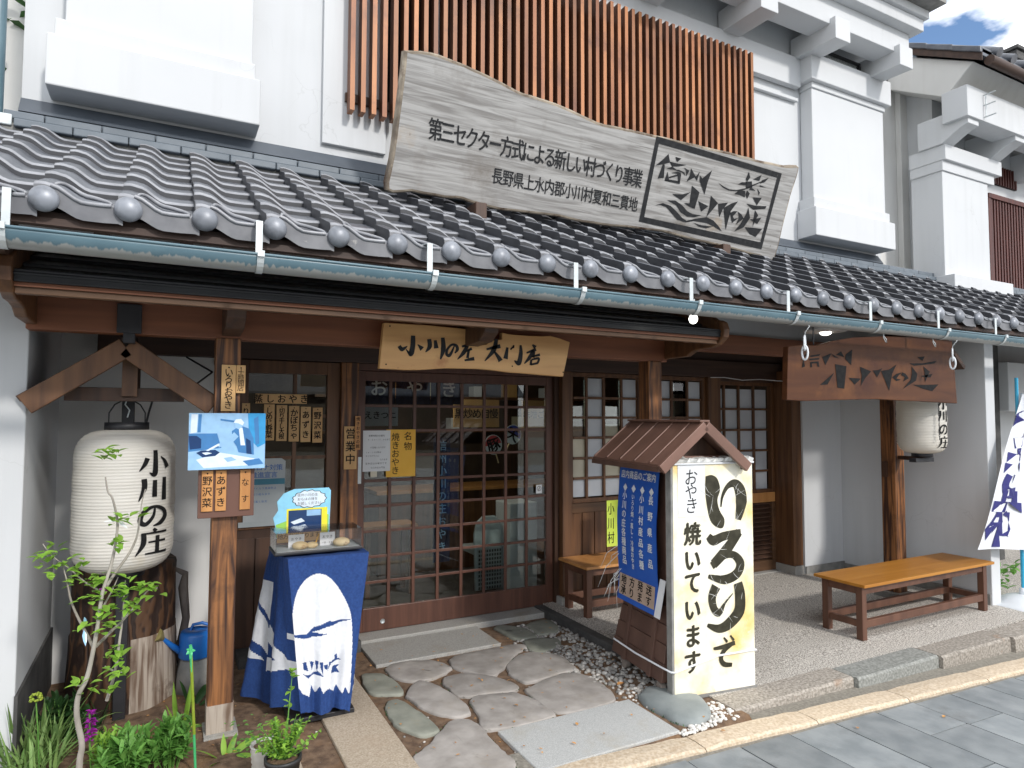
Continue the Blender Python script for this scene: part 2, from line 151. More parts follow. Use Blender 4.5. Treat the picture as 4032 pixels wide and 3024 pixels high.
 'stones': [[(1.095,3.088),(1.204,3.171),(1.317,3.283),(1.397,3.344),(1.481,3.322),(1.504,3.227),(1.497,3.075),(1.497,2.93),(1.504,2.842),(1.478,2.777),(1.446,2.67),(1.297,2.661),(1.109,2.759),(1.075,2.953)],[(1.136,3.7),(1.172,3.741),(1.233,3.721),(1.276,3.514),(1.305,3.32),(1.26,3.274),(1.192,3.28),(1.119,3.426),(1.113,3.577)],[(1.279,3.759),(1.341,3.868),(1.426,3.932),(1.479,3.85),(1.514,3.726),(1.538,3.588),(1.533,3.426),(1.501,3.387),(1.419,3.397),(1.33,3.509),(1.301,3.638)],[(1.587,3.538),(1.656,3.576),(1.822,3.528),(1.873,3.502),(1.926,3.363),(1.931,3.175),(1.89,3.142),(1.671,3.14),(1.546,3.175),(1.512,3.223),(1.56,3.367)],[(1.545,3.857),(1.613,3.92),(1.728,3.904),(1.848,3.799),(1.919,3.65),(1.92,3.568),(1.864,3.545),(1.699,3.579),(1.576,3.605),(1.543,3.698)],[(1.952,3.525),(2.098,3.584),(2.266,3.627),(2.375,3.57),(2.405,3.454),(2.396,3.322),(2.359,3.2),(2.293,3.149),(2.131,3.139),(2.005,3.159),(1.944,3.213),(1.931,3.336)],[(2.024,3.919),(2.132,4.009),(2.244,4.054),(2.373,3.987),(2.422,3.876),(2.405,3.691),(2.366,3.65),(2.204,3.644),(2.069,3.614),(1.992,3.639),(1.98,3.789)],[(1.722,4.171),(1.81,4.226),(1.996,4.234),(2.191,4.242),(2.295,4.218),(2.285,4.157),(2.153,4.049),(1.928,3.846),(1.853,3.81),(1.75,3.953),(1.702,4.054)],[(1.293,4.219),(1.359,4.278),(1.482,4.279),(1.616,4.21),(1.671,4.117),(1.668,4.04),(1.592,3.975),(1.47,3.937),(1.35,3.985),(1.298,4.083)],[(1.126,4.186),(1.165,4.196),(1.252,4.136),(1.284,4.005),(1.288,3.843),(1.252,3.81),(1.165,3.843),(1.098,3.915)],[(2.488,3.146),(2.596,3.205),(2.674,3.165),(2.812,3.107),(2.804,2.957),(2.753,2.84),(2.692,2.759),(2.572,2.714),(2.483,2.74),(2.456,2.817),(2.447,3.022)],[(2.281,4.637),(2.352,4.666),(2.468,4.562),(2.495,4.358),(2.408,4.302),(2.3,4.378)],[(2.541,4.591),(2.671,4.639),(2.762,4.591),(2.725,4.408),(2.622,4.334),(2.515,4.368)],[(2.341,4.278),(2.43,4.291),(2.577,4.215),(2.546,4.097),(2.369,4.024),(2.297,4.079)]]}


# ------------------------------------------------------------------ materials
def srgb(r, g, b):
    def l(c):
        c /= 255.0
        return c/12.92 if c <= 0.04045 else ((c+0.055)/1.055)**2.4
    return (l(r), l(g), l(b), 1.0)

def mat(name, c1, c2=None, rough=0.6, scale=8.0, stretch=(1, 1, 1), dist=0.0, lo=0.35, hi=0.65, detail=4,
        bump=0.0, bscale=None, bdist=0.01, metal=0.0, spec=0.5, dirt=None, wave=None, isl=0.0, rnd=0.0, trans=0.0, emis=None):
    m = bpy.data.materials.new(name)
    m.use_nodes = True
    nt = m.node_tree
    b = nt.nodes['Principled BSDF']
    b.inputs['Roughness'].default_value = rough
    b.inputs['Metallic'].default_value = metal
    b.inputs['Specular IOR Level'].default_value = spec
    b.inputs['Base Color'].default_value = c1
    link = nt.links.new
    tc = nt.nodes.new('ShaderNodeTexCoord')
    mp = nt.nodes.new('ShaderNodeMapping')
    mp.inputs['Scale'].default_value = stretch
    oi = nt.nodes.new('ShaderNodeObjectInfo')
    ml = nt.nodes.new('ShaderNodeMath'); ml.operation = 'MULTIPLY'; ml.inputs[1].default_value = 17.3
    link(oi.outputs['Random'], ml.inputs[0])
    loc_src = ml.outputs[0]
    if isl:
        ge = nt.nodes.new('ShaderNodeNewGeometry')
        m2 = nt.nodes.new('ShaderNodeMath'); m2.operation = 'MULTIPLY_ADD'; m2.inputs[1].default_value = 31.7
        link(ge.outputs['Random Per Island'], m2.inputs[0]); link(ml.outputs[0], m2.inputs[2])
        loc_src = m2.outputs[0]
    cx = nt.nodes.new('ShaderNodeCombineXYZ')
    for i in range(3):
        link(loc_src, cx.inputs[i])
    link(tc.outputs['Object'], mp.inputs['Vector'])
    link(cx.outputs[0], mp.inputs['Location'])
    col = None
    fac = None
    if c2 is not None:
        if wave:
            w = nt.nodes.new('ShaderNodeTexWave')
            if len(wave) > 2 and wave[2] == 'R':
                w.wave_type = 'RINGS'; w.rings_direction = 'Z'
            else:
                w.wave_type = 'BANDS'
                w.bands_direction = wave[2] if len(wave) > 2 else 'X'
            w.inputs['Scale'].default_value = wave[0]
            w.inputs['Distortion'].default_value = wave[1]
            w.inputs['Detail'].default_value = 3
            w.inputs['Detail Scale'].default_value = 1.2
            link(mp.outputs[0], w.inputs['Vector'])
            nz = nt.nodes.new('ShaderNodeTexNoise')
            nz.inputs['Scale'].default_value = scale
            nz.inputs['Detail'].default_value = detail
            nz.inputs['Distortion'].default_value = dist
            link(mp.outputs[0], nz.inputs['Vector'])
            ad = nt.nodes.new('ShaderNodeMix'); ad.data_type = 'FLOAT'; ad.inputs[0].default_value = 0.5
            link(w.outputs['Fac'], ad.inputs[2]); link(nz.outputs['Fac'], ad.inputs[3])
            fac = ad.outputs[0]
        else:
            nz = nt.nodes.new('ShaderNodeTexNoise')
            nz.inputs['Scale'].default_value = scale
            nz.inputs['Detail'].default_value = detail
            nz.inputs['Distortion'].default_value = dist
            link(mp.outputs[0], nz.inputs['Vector'])
            fac = nz.outputs['Fac']
        rp = nt.nodes.new('ShaderNodeValToRGB')
        rp.color_ramp.elements[0].position = lo; rp.color_ramp.elements[0].color = c1
        rp.color_ramp.elements[1].position = hi; rp.color_ramp.elements[1].color = c2
        link(fac, rp.inputs['Fac'])
        col = rp.outputs['Color']
    if dirt:
        dlist = dirt if isinstance(dirt, list) else [dirt]
        for (dc, ds, dlo, dhi) in dlist:
            dn = nt.nodes.new('ShaderNodeTexNoise')
            dn.inputs['Scale'].default_value = ds
            dn.inputs['Detail'].default_value = 6
            dn.inputs['Roughness'].default_value = 0.65
            link(tc.outputs['Object'], dn.inputs['Vector'])
            dr = nt.nodes.new('ShaderNodeValToRGB')
            dr.color_ramp.elements[0].position = dlo; dr.color_ramp.elements[0].color = (0, 0, 0, 1)
            dr.color_ramp.elements[1].position = dhi; dr.color_ramp.elements[1].color = (1, 1, 1, 1)
            link(dn.outputs['Fac'], dr.inputs['Fac'])
            mx = nt.nodes.new('ShaderNodeMix'); mx.data_type = 'RGBA'
            link(dr.outputs['Color'], mx.inputs[0])
            if col is not None:
                link(col, mx.inputs[6])
            else:
                mx.inputs[6].default_value = c1
            mx.inputs[7].default_value = dc
            col = mx.outputs[2]
    if isl or rnd:
        hs = nt.nodes.new('ShaderNodeHueSaturation')
        mr = nt.nodes.new('ShaderNodeMapRange')
        amt = isl or rnd
        mr.inputs[3].default_value = 1-amt; mr.inputs[4].default_value = 1+amt
        link(ge.outputs['Random Per Island'] if isl else oi.outputs['Random'], mr.inputs[0])
        link(mr.outputs[0], hs.inputs['Value'])
        if col is not None:
            link(col, hs.inputs['Color'])
        else:
            hs.inputs['Color'].default_value = c1
        col = hs.outputs['Color']
    if col is not None:
        link(col, b.inputs['Base Color'])
    if bump:
        bn = nt.nodes.new('ShaderNodeBump')
        bn.inputs['Strength'].default_value = bump
        bn.inputs['Distance'].default_value = bdist
        if bscale:
            n3 = nt.nodes.new('ShaderNodeTexNoise')
            n3.inputs['Scale'].default_value = bscale
            n3.inputs['Detail'].default_value = 4
            link(mp.outputs[0], n3.inputs['Vector'])
            link(n3.outputs['Fac'], bn.inputs['Height'])
        elif fac is not None:
            link(fac, bn.inputs['Height'])
        link(bn.outputs['Normal'], b.inputs['Normal'])
    if trans:
        tr = nt.nodes.new('ShaderNodeBsdfTranslucent')
        ms = nt.nodes.new('ShaderNodeMixShader'); ms.inputs[0].default_value = trans
        if col is not None:
            link(col, tr.inputs['Color'])
        else:
            tr.inputs['Color'].default_value = c1
        out = nt.nodes['Material Output']
        link(b.outputs[0], ms.inputs[1]); link(tr.outputs[0], ms.inputs[2]); link(ms.outputs[0], out.inputs['Surface'])
    if emis:
        b.inputs['Emission Color'].default_value = emis[0]
        b.inputs['Emission Strength'].default_value = emis[1]
    return m

def glass_mat(name, tint, ior=1.5, rough=0.0, refl=1.5):
    m = bpy.data.materials.new(name)
    m.use_nodes = True
    nt = m.node_tree
    nt.nodes.clear()
    out = nt.nodes.new('ShaderNodeOutputMaterial')
    t = nt.nodes.new('ShaderNodeBsdfTransparent'); t.inputs['Color'].default_value = tint
    g = nt.nodes.new('ShaderNodeBsdfGlossy'); g.inputs['Roughness'].default_value = rough
    fr = nt.nodes.new('ShaderNodeFresnel'); fr.inputs['IOR'].default_value = ior
    ma = nt.nodes.new('ShaderNodeMath'); ma.operation = 'MULTIPLY'; ma.inputs[1].default_value = refl
    mx = nt.nodes.new('ShaderNodeMixShader')
    nt.links.new(fr.outputs[0], ma.inputs[0])
    nt.links.new(ma.outputs[0], mx.inputs[0])
    nt.links.new(t.outputs[0], mx.inputs[1]); nt.links.new(g.outputs[0], mx.inputs[2])
    nt.links.new(mx.outputs[0], out.inputs['Surface'])
    return m

ZG = (1, 1, 0.07)     # grain runs along z
XG = (0.07, 1, 1)
YG = (1, 0.07, 1)
MT = {}
MT['plaster'] = mat('white_plaster', (0.615, 0.63, 0.642, 1), (0.57, 0.585, 0.60, 1), rough=0.85, scale=1.1, lo=0.3, hi=0.7, bump=0.12, bscale=120, bdist=0.002,
                    dirt=((0.60, 0.61, 0.60, 1), 2.3, 0.68, 0.86))
MT['plaster_old'] = mat('aged_plaster', (0.74, 0.74, 0.73, 1), (0.66, 0.66, 0.65, 1), rough=0.9, scale=1.6, bump=0.15, bscale=90, bdist=0.002,
                        dirt=((0.42, 0.41, 0.39, 1), 3.0, 0.64, 0.82))
MT['plaster_cream'] = mat('cream_plaster', (0.68, 0.675, 0.655, 1), (0.62, 0.615, 0.595, 1), rough=0.9, scale=1.3, bump=0.1, bscale=90, bdist=0.002)
MT['tile'] = mat('grey_roof_tile', (0.066, 0.072, 0.086, 1), (0.112, 0.120, 0.138, 1), rough=0.34, scale=9, bump=0.05, bscale=60, bdist=0.003, spec=0.55, isl=0.16,
                 dirt=((0.13, 0.13, 0.138, 1), 5, 0.62, 0.85))
MT['tile_riser'] = mat('roof_tile_front', (0.024, 0.025, 0.030, 1), (0.038, 0.040, 0.046, 1), rough=0.5, scale=12)  # darker than the tile: shade on the step fronts painted in
MT['tile_lip'] = mat('roof_tile_edge', (0.22, 0.226, 0.245, 1), (0.31, 0.318, 0.34, 1), rough=0.33, scale=14, spec=0.55)  # paler than the tile: highlight along the lip painted in, rings share it
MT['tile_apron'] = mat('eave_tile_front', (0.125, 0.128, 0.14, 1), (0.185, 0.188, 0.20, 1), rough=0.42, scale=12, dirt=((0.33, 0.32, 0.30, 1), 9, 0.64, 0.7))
MT['tile_ball'] = mat('eave_tile_cap', (0.24, 0.255, 0.285, 1), (0.12, 0.128, 0.145, 1), rough=0.42, scale=18, lo=0.42, hi=0.72, metal=0.25, spec=0.5, rnd=0.15)
MT['noshi'] = mat('ridge_tile', (0.115, 0.14, 0.165, 1), (0.15, 0.175, 0.20, 1), rough=0.5, scale=7, isl=0.07)
MT['slate'] = mat('dark_flashing', (0.065, 0.078, 0.095, 1), (0.085, 0.10, 0.12, 1), rough=0.45, scale=5)
MT['mortar'] = mat('grey_mortar', (0.20, 0.20, 0.19, 1), (0.28, 0.275, 0.26, 1), rough=0.95, scale=14, bump=0.3, bscale=50)
MT['galv'] = mat('galvanised_steel', (0.62, 0.66, 0.66, 1), (0.50, 0.54, 0.55, 1), rough=0.4, scale=14, metal=0.3)
MT['blackmetal'] = mat('black_sheet_metal', (0.010, 0.011, 0.013, 1), (0.018, 0.019, 0.021, 1), rough=0.38, scale=4, spec=0.35)
MT['blacksteel'] = mat('black_steel', (0.012, 0.013, 0.016, 1), (0.02, 0.02, 0.024, 1), rough=0.5, scale=12)
MT['wood_dark'] = mat('dark_timber', (0.042, 0.020, 0.012, 1), (0.080, 0.038, 0.021, 1), rough=0.55, scale=22, stretch=ZG, bump=0.12)
MT['wood_darkx'] = mat('dark_timber_x', (0.036, 0.018, 0.012, 1), (0.062, 0.032, 0.021, 1), rough=0.6, scale=22, stretch=XG, bump=0.12)
MT['wood_door'] = mat('door_timber', (0.080, 0.034, 0.023, 1), (0.120, 0.052, 0.034, 1), rough=0.45, scale=26, stretch=ZG, bump=0.08)
MT['wood_frame'] = mat('frame_timber', (0.080, 0.034, 0.014, 1), (0.155, 0.070, 0.028, 1), rough=0.5, scale=24, stretch=ZG, bump=0.1)
MT['wood_framex'] = mat('frame_timber_x', (0.075, 0.036, 0.016, 1), (0.125, 0.062, 0.028, 1), rough=0.5, scale=24, stretch=XG, bump=0.1)
MT['wood_post'] = mat('post_timber', (0.040, 0.015, 0.008, 1), (0.29, 0.120, 0.040, 1), rough=0.55, scale=24, stretch=(1, 1, 0.06), lo=0.40, hi=0.61, detail=6, dist=1.2, bump=0.12,
                      dirt=[((0.035, 0.015, 0.009, 1), 3.2, 0.52, 0.74), ((0.34, 0.16, 0.06, 1), 2.1, 0.62, 0.8)])
MT['wood_beam'] = mat('beam_timber', (0.15, 0.052, 0.024, 1), (0.24, 0.090, 0.042, 1), rough=0.55, scale=16, stretch=XG, bump=0.1)
MT['slat_side'] = mat('slat_flank_shade', (0.085, 0.030, 0.014, 1), (0.15, 0.055, 0.022, 1), rough=0.6, scale=9, stretch=(1, 1, 0.12), isl=0.2)  # darker copy of the slat wood: shade of the side faces painted in
MT['wood_slat'] = mat('slat_timber', (0.24, 0.082, 0.030, 1), (0.42, 0.170, 0.060, 1), rough=0.5, scale=9, stretch=(1, 1, 0.12), isl=0.30, bump=0.08,
                      dirt=((0.13, 0.045, 0.022, 1), 2.4, 0.52, 0.72))
MT['wood_grey'] = mat('weathered_board', (0.25, 0.24, 0.228, 1), (0.44, 0.432, 0.418, 1), rough=0.85, scale=34.0, stretch=(0.055, 1, 1), lo=0.38, hi=0.60, detail=9, dist=0.9, bump=0.45, bdist=0.008,
                      dirt=[((0.17, 0.145, 0.12, 1), 2.3, 0.55, 0.80), ((0.40, 0.28, 0.16, 1), 1.5, 0.64, 0.82), ((0.50, 0.49, 0.47, 1), 3.1, 0.60, 0.85), ((0.20, 0.19, 0.18, 1), 24, 0.66, 0.74)])
MT['wood_greyedge'] = mat('weathered_bark_edge', (0.16, 0.13, 0.10, 1), (0.42, 0.36, 0.28, 1), rough=0.95, scale=9, stretch=(0.5, 1, 1), bump=0.6, bdist=0.02,
                          dirt=((0.07, 0.04, 0.025, 1), 5, 0.52, 0.66))
MT['wood_tan'] = mat('tan_signboard', (0.56, 0.30, 0.115, 1), (0.74, 0.44, 0.18, 1), rough=0.45, scale=14, stretch=(0.10, 1, 1), lo=0.3, hi=0.66, detail=6, dist=0.4, bump=0.06,
                     dirt=[((0.42, 0.17, 0.06, 1), 4.4, 0.58, 0.78), ((0.25, 0.10, 0.04, 1), 16, 0.68, 0.76)])
MT['wood_red'] = mat('red_brown_signboard', (0.055, 0.018, 0.008, 1), (0.105, 0.038, 0.013, 1), rough=0.55, spec=0.25, scale=11, stretch=(0.12, 1, 1), lo=0.3, hi=0.7, detail=6, dist=0.5, bump=0.05,
                     dirt=[((0.16, 0.062, 0.019, 1), 2.6, 0.52, 0.78), ((0.045, 0.013, 0.008, 1), 1.9, 0.55, 0.75)])
MT['wood_tag'] = mat('tag_wood', (0.52, 0.30, 0.115, 1), (0.62, 0.38, 0.16, 1), rough=0.5, scale=12, stretch=ZG, rnd=0.10, bump=0.05)
MT['wood_tagd'] = mat('orange_tag_wood', (0.45, 0.20, 0.060, 1), (0.56, 0.27, 0.09, 1), rough=0.45, scale=12, stretch=ZG, rnd=0.06, bump=0.05)
MT['bench_top'] = mat('bench_top_wood', (0.36, 0.145, 0.020, 1), (0.44, 0.195, 0.034, 1), rough=0.42, scale=16, stretch=XG, spec=0.3, detail=6, dirt=[((0.28, 0.11, 0.02, 1), 5, 0.58, 0.8), ((0.22, 0.10, 0.04, 1), 26, 0.70, 0.78)])
MT['bench_leg'] = mat('bench_leg_wood', (0.090, 0.038, 0.022, 1), (0.135, 0.060, 0.035, 1), rough=0.5, scale=14, stretch=ZG, bump=0.08)
MT['brown_paint'] = mat('brown_paint', (0.085, 0.045, 0.034, 1), (0.125, 0.068, 0.050, 1), rough=0.5, scale=9, stretch=(1, 1, 0.5), bump=0.1,
                        dirt=((0.22, 0.15, 0.12, 1), 8, 0.66, 0.8))
MT['brown_roof'] = mat('brown_painted_roof', (0.150, 0.080, 0.058, 1), (0.200, 0.108, 0.080, 1), rough=0.42, scale=6, bump=0.05, dirt=((0.30, 0.22, 0.18, 1), 9, 0.66, 0.82))
MT['stump'] = mat('carved_stump_wood', (0.022, 0.010, 0.006, 1), (0.085, 0.040, 0.018, 1), rough=0.7, scale=5, stretch=(1, 1, 0.5), wave=(6, 12, 'X'), lo=0.42, hi=0.6, bump=0.5, bdist=0.02)
MT['stump_pale'] = mat('bleached_stump_wood', (0.15, 0.10, 0.07, 1), (0.42, 0.36, 0.30, 1), rough=0.85, scale=30, stretch=ZG, lo=0.36, hi=0.56, detail=6, dist=0.5, bump=0.4,
                       dirt=((0.10, 0.06, 0.04, 1), 6, 0.60, 0.75))
MT['ink'] = mat('black_ink', (0.008, 0.008, 0.009, 1), (0.016, 0.016, 0.016, 1), rough=0.7, scale=30, spec=0.15)
MT['carved'] = mat('carved_black', (0.020, 0.021, 0.023, 1), (0.034, 0.035, 0.037, 1), rough=0.75, scale=24, spec=0.2, dirt=((0.12, 0.115, 0.11, 1), 20, 0.68, 0.75))
MT['gold_ink'] = mat('olive_black_ink', (0.026, 0.024, 0.014, 1), (0.050, 0.046, 0.030, 1), rough=0.5, scale=22, spec=0.25, dirt=((0.11, 0.10, 0.07, 1), 16, 0.66, 0.74))
MT['noren'] = mat('navy_cotton', (0.010, 0.013, 0.040, 1), (0.016, 0.020, 0.055, 1), rough=0.9, scale=20)
MT['navy_ink'] = mat('navy_ink', (0.012, 0.013, 0.13, 1), (0.018, 0.018, 0.16, 1), rough=0.7, scale=10)
MT['white_paint'] = mat('white_ink', (0.78, 0.80, 0.82, 1), (0.72, 0.74, 0.77, 1), rough=0.6, scale=10)
MT['paper'] = mat('white_paper', (0.74, 0.75, 0.76, 1), (0.68, 0.69, 0.70, 1), rough=0.6, scale=8)
MT['paper_grey'] = mat('faded_paper', (0.40, 0.44, 0.45, 1), (0.46, 0.49, 0.50, 1), rough=0.5, scale=6)
MT['lantern'] = mat('lantern_paper', (0.80, 0.78, 0.73, 1), (0.74, 0.70, 0.62, 1), rough=0.6, scale=2.2, trans=0.25, dirt=((0.62, 0.52, 0.33, 1), 2.4, 0.60, 0.82))
MT['frost'] = mat('frosted_glass', (0.46, 0.49, 0.53, 1), (0.52, 0.55, 0.59, 1), rough=0.3, scale=5, spec=0.5)
MT['cream_glass'] = mat('papered_glass', (0.50, 0.46, 0.34, 1), (0.58, 0.54, 0.42, 1), rough=0.25, scale=5)
MT['glass'] = glass_mat('clear_glass', (0.86, 0.90, 0.88, 1))
MT['acrylic'] = glass_mat('acrylic_sheet', (0.985, 0.985, 0.985, 1), refl=0.8)
MT['soil'] = mat('brown_soil', (0.105, 0.064, 0.040, 1), (0.215, 0.140, 0.088, 1), rough=0.95, scale=22, detail=8, bump=0.6, bscale=70, bdist=0.01,
                 dirt=[((0.26, 0.19, 0.13, 1), 60, 0.62, 0.68), ((0.22, 0.12, 0.055, 1), 4, 0.5, 0.7)])
MT['granite'] = mat('grey_granite', (0.26, 0.255, 0.24, 1), (0.44, 0.43, 0.40, 1), rough=0.75, scale=170, detail=3, lo=0.32, hi=0.68, bump=0.25, bscale=140, bdist=0.003, dirt=((0.30, 0.27, 0.22, 1), 3, 0.55, 0.75))
MT['granite_lt'] = mat('pale_granite', (0.34, 0.345, 0.335, 1), (0.54, 0.545, 0.53, 1), rough=0.8, scale=190, detail=3, lo=0.3, hi=0.7, bump=0.25, bscale=150, bdist=0.003, dirt=((0.40, 0.37, 0.31, 1), 2.4, 0.55, 0.75))
MT['granite_warm'] = mat('warm_granite', (0.33, 0.26, 0.185, 1), (0.54, 0.46, 0.36, 1), rough=0.85, scale=120, detail=4, lo=0.3, hi=0.7, bump=0.4, bscale=60, bdist=0.006, dirt=((0.42, 0.33, 0.24, 1), 4, 0.5, 0.75))
MT['flag'] = mat('stepping_stone', (0.30, 0.275, 0.25, 1), (0.42, 0.39, 0.36, 1), rough=0.75, scale=9, detail=8, rnd=0.13, bump=0.35, bscale=38, bdist=0.006,
                 dirt=[((0.34, 0.30, 0.25, 1), 3.2, 0.55, 0.8), ((0.14, 0.14, 0.135, 1), 7, 0.62, 0.8)])
MT['flag_green'] = mat('greenish_stone', (0.22, 0.228, 0.188, 1), (0.31, 0.315, 0.262, 1), rough=0.75, scale=8, detail=8, bump=0.45, bscale=25, bdist=0.008, dirt=((0.32, 0.29, 0.21, 1), 4, 0.6, 0.8))
MT['boulder'] = mat('blue_grey_boulder', (0.20, 0.225, 0.225, 1), (0.27, 0.295, 0.29, 1), rough=0.7, scale=6, bump=0.15, bscale=60)
MT['kerb'] = mat('kerb_stone', (0.20, 0.178, 0.15, 1), (0.42, 0.38, 0.33, 1), rough=0.85, scale=60, detail=8, bump=0.5, bscale=70, bdist=0.008, rnd=0.10, dirt=((0.30, 0.19, 0.12, 1), 4, 0.62, 0.76))
MT['kerb_grey'] = mat('grey_kerb_stone', (0.18, 0.185, 0.17, 1), (0.33, 0.335, 0.31, 1), rough=0.85, scale=60, detail=8, bump=0.5, bscale=70, bdist=0.008)
MT['kerb_pale'] = mat('pale_kerb_stone', (0.50, 0.39, 0.27, 1), (0.68, 0.575, 0.44, 1), rough=0.85, scale=60, detail=8, bump=0.5, bscale=60, bdist=0.008, rnd=0.08, dirt=((0.45, 0.34, 0.23, 1), 6, 0.6, 0.75))
MT['paver'] = mat('grey_paving_slab', (0.185, 0.205, 0.215, 1), (0.265, 0.285, 0.292, 1), rough=0.62, scale=7, detail=8, isl=0.15, bump=0.25, bscale=90, bdist=0.003, dirt=[((0.36, 0.375, 0.38, 1), 1.8, 0.52, 0.78), ((0.15, 0.155, 0.155, 1), 2.9, 0.58, 0.78), ((0.24, 0.225, 0.205, 1), 55, 0.62, 0.72)])
MT['joint'] = mat('sandy_joint', (0.19, 0.175, 0.145, 1), (0.28, 0.26, 0.22, 1), rough=0.95, scale=60, bump=0.4, bscale=80)
MT['aggregate'] = mat('exposed_aggregate', (0.19, 0.172, 0.15, 1), (0.68, 0.64, 0.58, 1), rough=0.85, scale=120, detail=2, lo=0.38, hi=0.62, bump=0.35, bscale=130, bdist=0.004, dirt=((0.34, 0.315, 0.275, 1), 1.6, 0.55, 0.9))
MT['pebble'] = mat('pebble', (0.26, 0.25, 0.23, 1), (0.42, 0.40, 0.37, 1), rough=0.7, scale=30, isl=0.5)
MT['pebble_white'] = mat('white_pebble', (0.62, 0.60, 0.56, 1), (0.74, 0.72, 0.68, 1), rough=0.6, scale=30, isl=0.12)
MT['cloth_blue'] = mat('blue_cloth', (0.010, 0.040, 0.165, 1), (0.016, 0.058, 0.215, 1), rough=0.85, scale=90, bump=0.12, bscale=300, bdist=0.001)
MT['cloth_white'] = mat('white_cloth', (0.74, 0.76, 0.79, 1), (0.68, 0.70, 0.74, 1), rough=0.85, scale=60, bump=0.12, bscale=300, bdist=0.001)
MT['banner_blue'] = mat('blue_vinyl', (0.018, 0.095, 0.44, 1), (0.024, 0.12, 0.50, 1), rough=0.35, scale=4, bump=0.15, bscale=9, bdist=0.01)
MT['banner_yellow'] = mat('yellowed_vinyl', (0.88, 0.84, 0.66, 1), (0.80, 0.58, 0.20, 1), rough=0.25, scale=4.2, lo=0.44, hi=0.70, detail=7, bump=0.25, bscale=14, bdist=0.008,
                          dirt=[((0.90, 0.88, 0.80, 1), 3.0, 0.46, 0.66), ((0.66, 0.40, 0.07, 1), 6, 0.64, 0.82)])
MT['poly_wrap'] = mat('clear_wrap', (0.55, 0.55, 0.52, 1), (0.75, 0.75, 0.72, 1), rough=0.15, scale=20, spec=0.8)
MT['lime'] = mat('lime_paper', (0.52, 0.66, 0.06, 1), (0.58, 0.72, 0.10, 1), rough=0.6, scale=5)
MT['orange_paper'] = mat('orange_yellow_paper', (0.76, 0.40, 0.030, 1), (0.82, 0.46, 0.05, 1), rough=0.5, scale=5)
MT['tan_paper'] = mat('tan_print', (0.42, 0.31, 0.24, 1), (0.48, 0.36, 0.28, 1), rough=0.4, scale=20)
MT['brown_board'] = mat('brown_board', (0.120, 0.055, 0.038, 1), (0.140, 0.066, 0.046, 1), rough=0.5, scale=6)
MT['can_blue'] = mat('blue_plastic', (0.015, 0.14, 0.50, 1), (0.02, 0.17, 0.56, 1), rough=0.35, scale=5)
MT['rose'] = mat('olive_plastic', (0.20, 0.17, 0.06, 1), (0.26, 0.22, 0.09, 1), rough=0.5, scale=40)
MT['hose'] = mat('weathered_driftwood', (0.16, 0.13, 0.11, 1), (0.28, 0.24, 0.21, 1), rough=0.9, scale=18, stretch=(1, 1, 0.3), bump=0.5)
MT['white_plastic'] = mat('white_plastic', (0.72, 0.75, 0.78, 1), (0.66, 0.69, 0.72, 1), rough=0.35, scale=5)
MT['cyan_pole'] = mat('cyan_pole', (0.03, 0.34, 0.55, 1), (0.04, 0.38, 0.60, 1), rough=0.3, scale=5)
MT['stake'] = mat('green_stake', (0.06, 0.42, 0.15, 1), (0.08, 0.5, 0.2, 1), rough=0.4, scale=8)
MT['black_pot'] = mat('black_pot', (0.016, 0.016, 0.017, 1), (0.03, 0.03, 0.03, 1), rough=0.5, scale=9)
MT['pale_pot'] = mat('pale_ribbed_pot', (0.50, 0.47, 0.42, 1), (0.62, 0.60, 0.55, 1), rough=0.7, scale=14)
MT['bark'] = mat('grey_bark', (0.26, 0.235, 0.20, 1), (0.40, 0.37, 0.32, 1), rough=0.85, scale=20, stretch=(1, 1, 0.3), bump=0.3)
def leafmat(n, a, b, isl=0.25):
    return mat(n, a, b, rough=0.5, scale=14, isl=isl, trans=0.35, spec=0.4)
MT['leaf'] = leafmat('bright_leaf', (0.20, 0.40, 0.045, 1), (0.32, 0.54, 0.08, 1))
MT['leaf_mid'] = leafmat('green_leaf', (0.11, 0.29, 0.055, 1), (0.20, 0.42, 0.09, 1))
MT['leaf_dark'] = leafmat('dark_leaf', (0.030, 0.085, 0.025, 1), (0.06, 0.14, 0.04, 1))
MT['leaf_blade'] = leafmat('grass_blade', (0.15, 0.28, 0.075, 1), (0.27, 0.40, 0.13, 1), 0.35)
MT['leaf_yel'] = leafmat('yellow_green_leaf', (0.30, 0.42, 0.04, 1), (0.42, 0.50, 0.07, 1))
MT['petal'] = mat('purple_petal', (0.42, 0.02, 0.40, 1), (0.52, 0.05, 0.50, 1), rough=0.5, scale=30, isl=0.25, trans=0.3)
MT['dead_leaf'] = mat('dead_leaf', (0.45, 0.20, 0.06, 1), (0.55, 0.30, 0.10, 1), rough=0.7, scale=20, isl=0.3)
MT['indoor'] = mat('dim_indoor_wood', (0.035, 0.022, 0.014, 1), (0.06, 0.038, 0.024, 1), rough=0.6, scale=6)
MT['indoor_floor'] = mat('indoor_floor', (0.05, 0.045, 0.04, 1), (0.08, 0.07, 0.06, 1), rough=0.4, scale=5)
MT['red_lattice'] = mat('red_brown_lattice', (0.060, 0.014, 0.010, 1), (0.10, 0.024, 0.016, 1), rough=0.55, scale=20, stretch=ZG)
MT['dkgrey'] = mat('dark_grey_stone', (0.050, 0.050, 0.050, 1), (0.085, 0.083, 0.08, 1), rough=0.8, scale=12, bump=0.2)
MT['lampglow'] = mat('lamp_glow', (0.9, 0.9, 0.86, 1), (0.9, 0.9, 0.88, 1), rough=0.5, emis=((1.0, 0.97, 0.88, 1), 4.0))
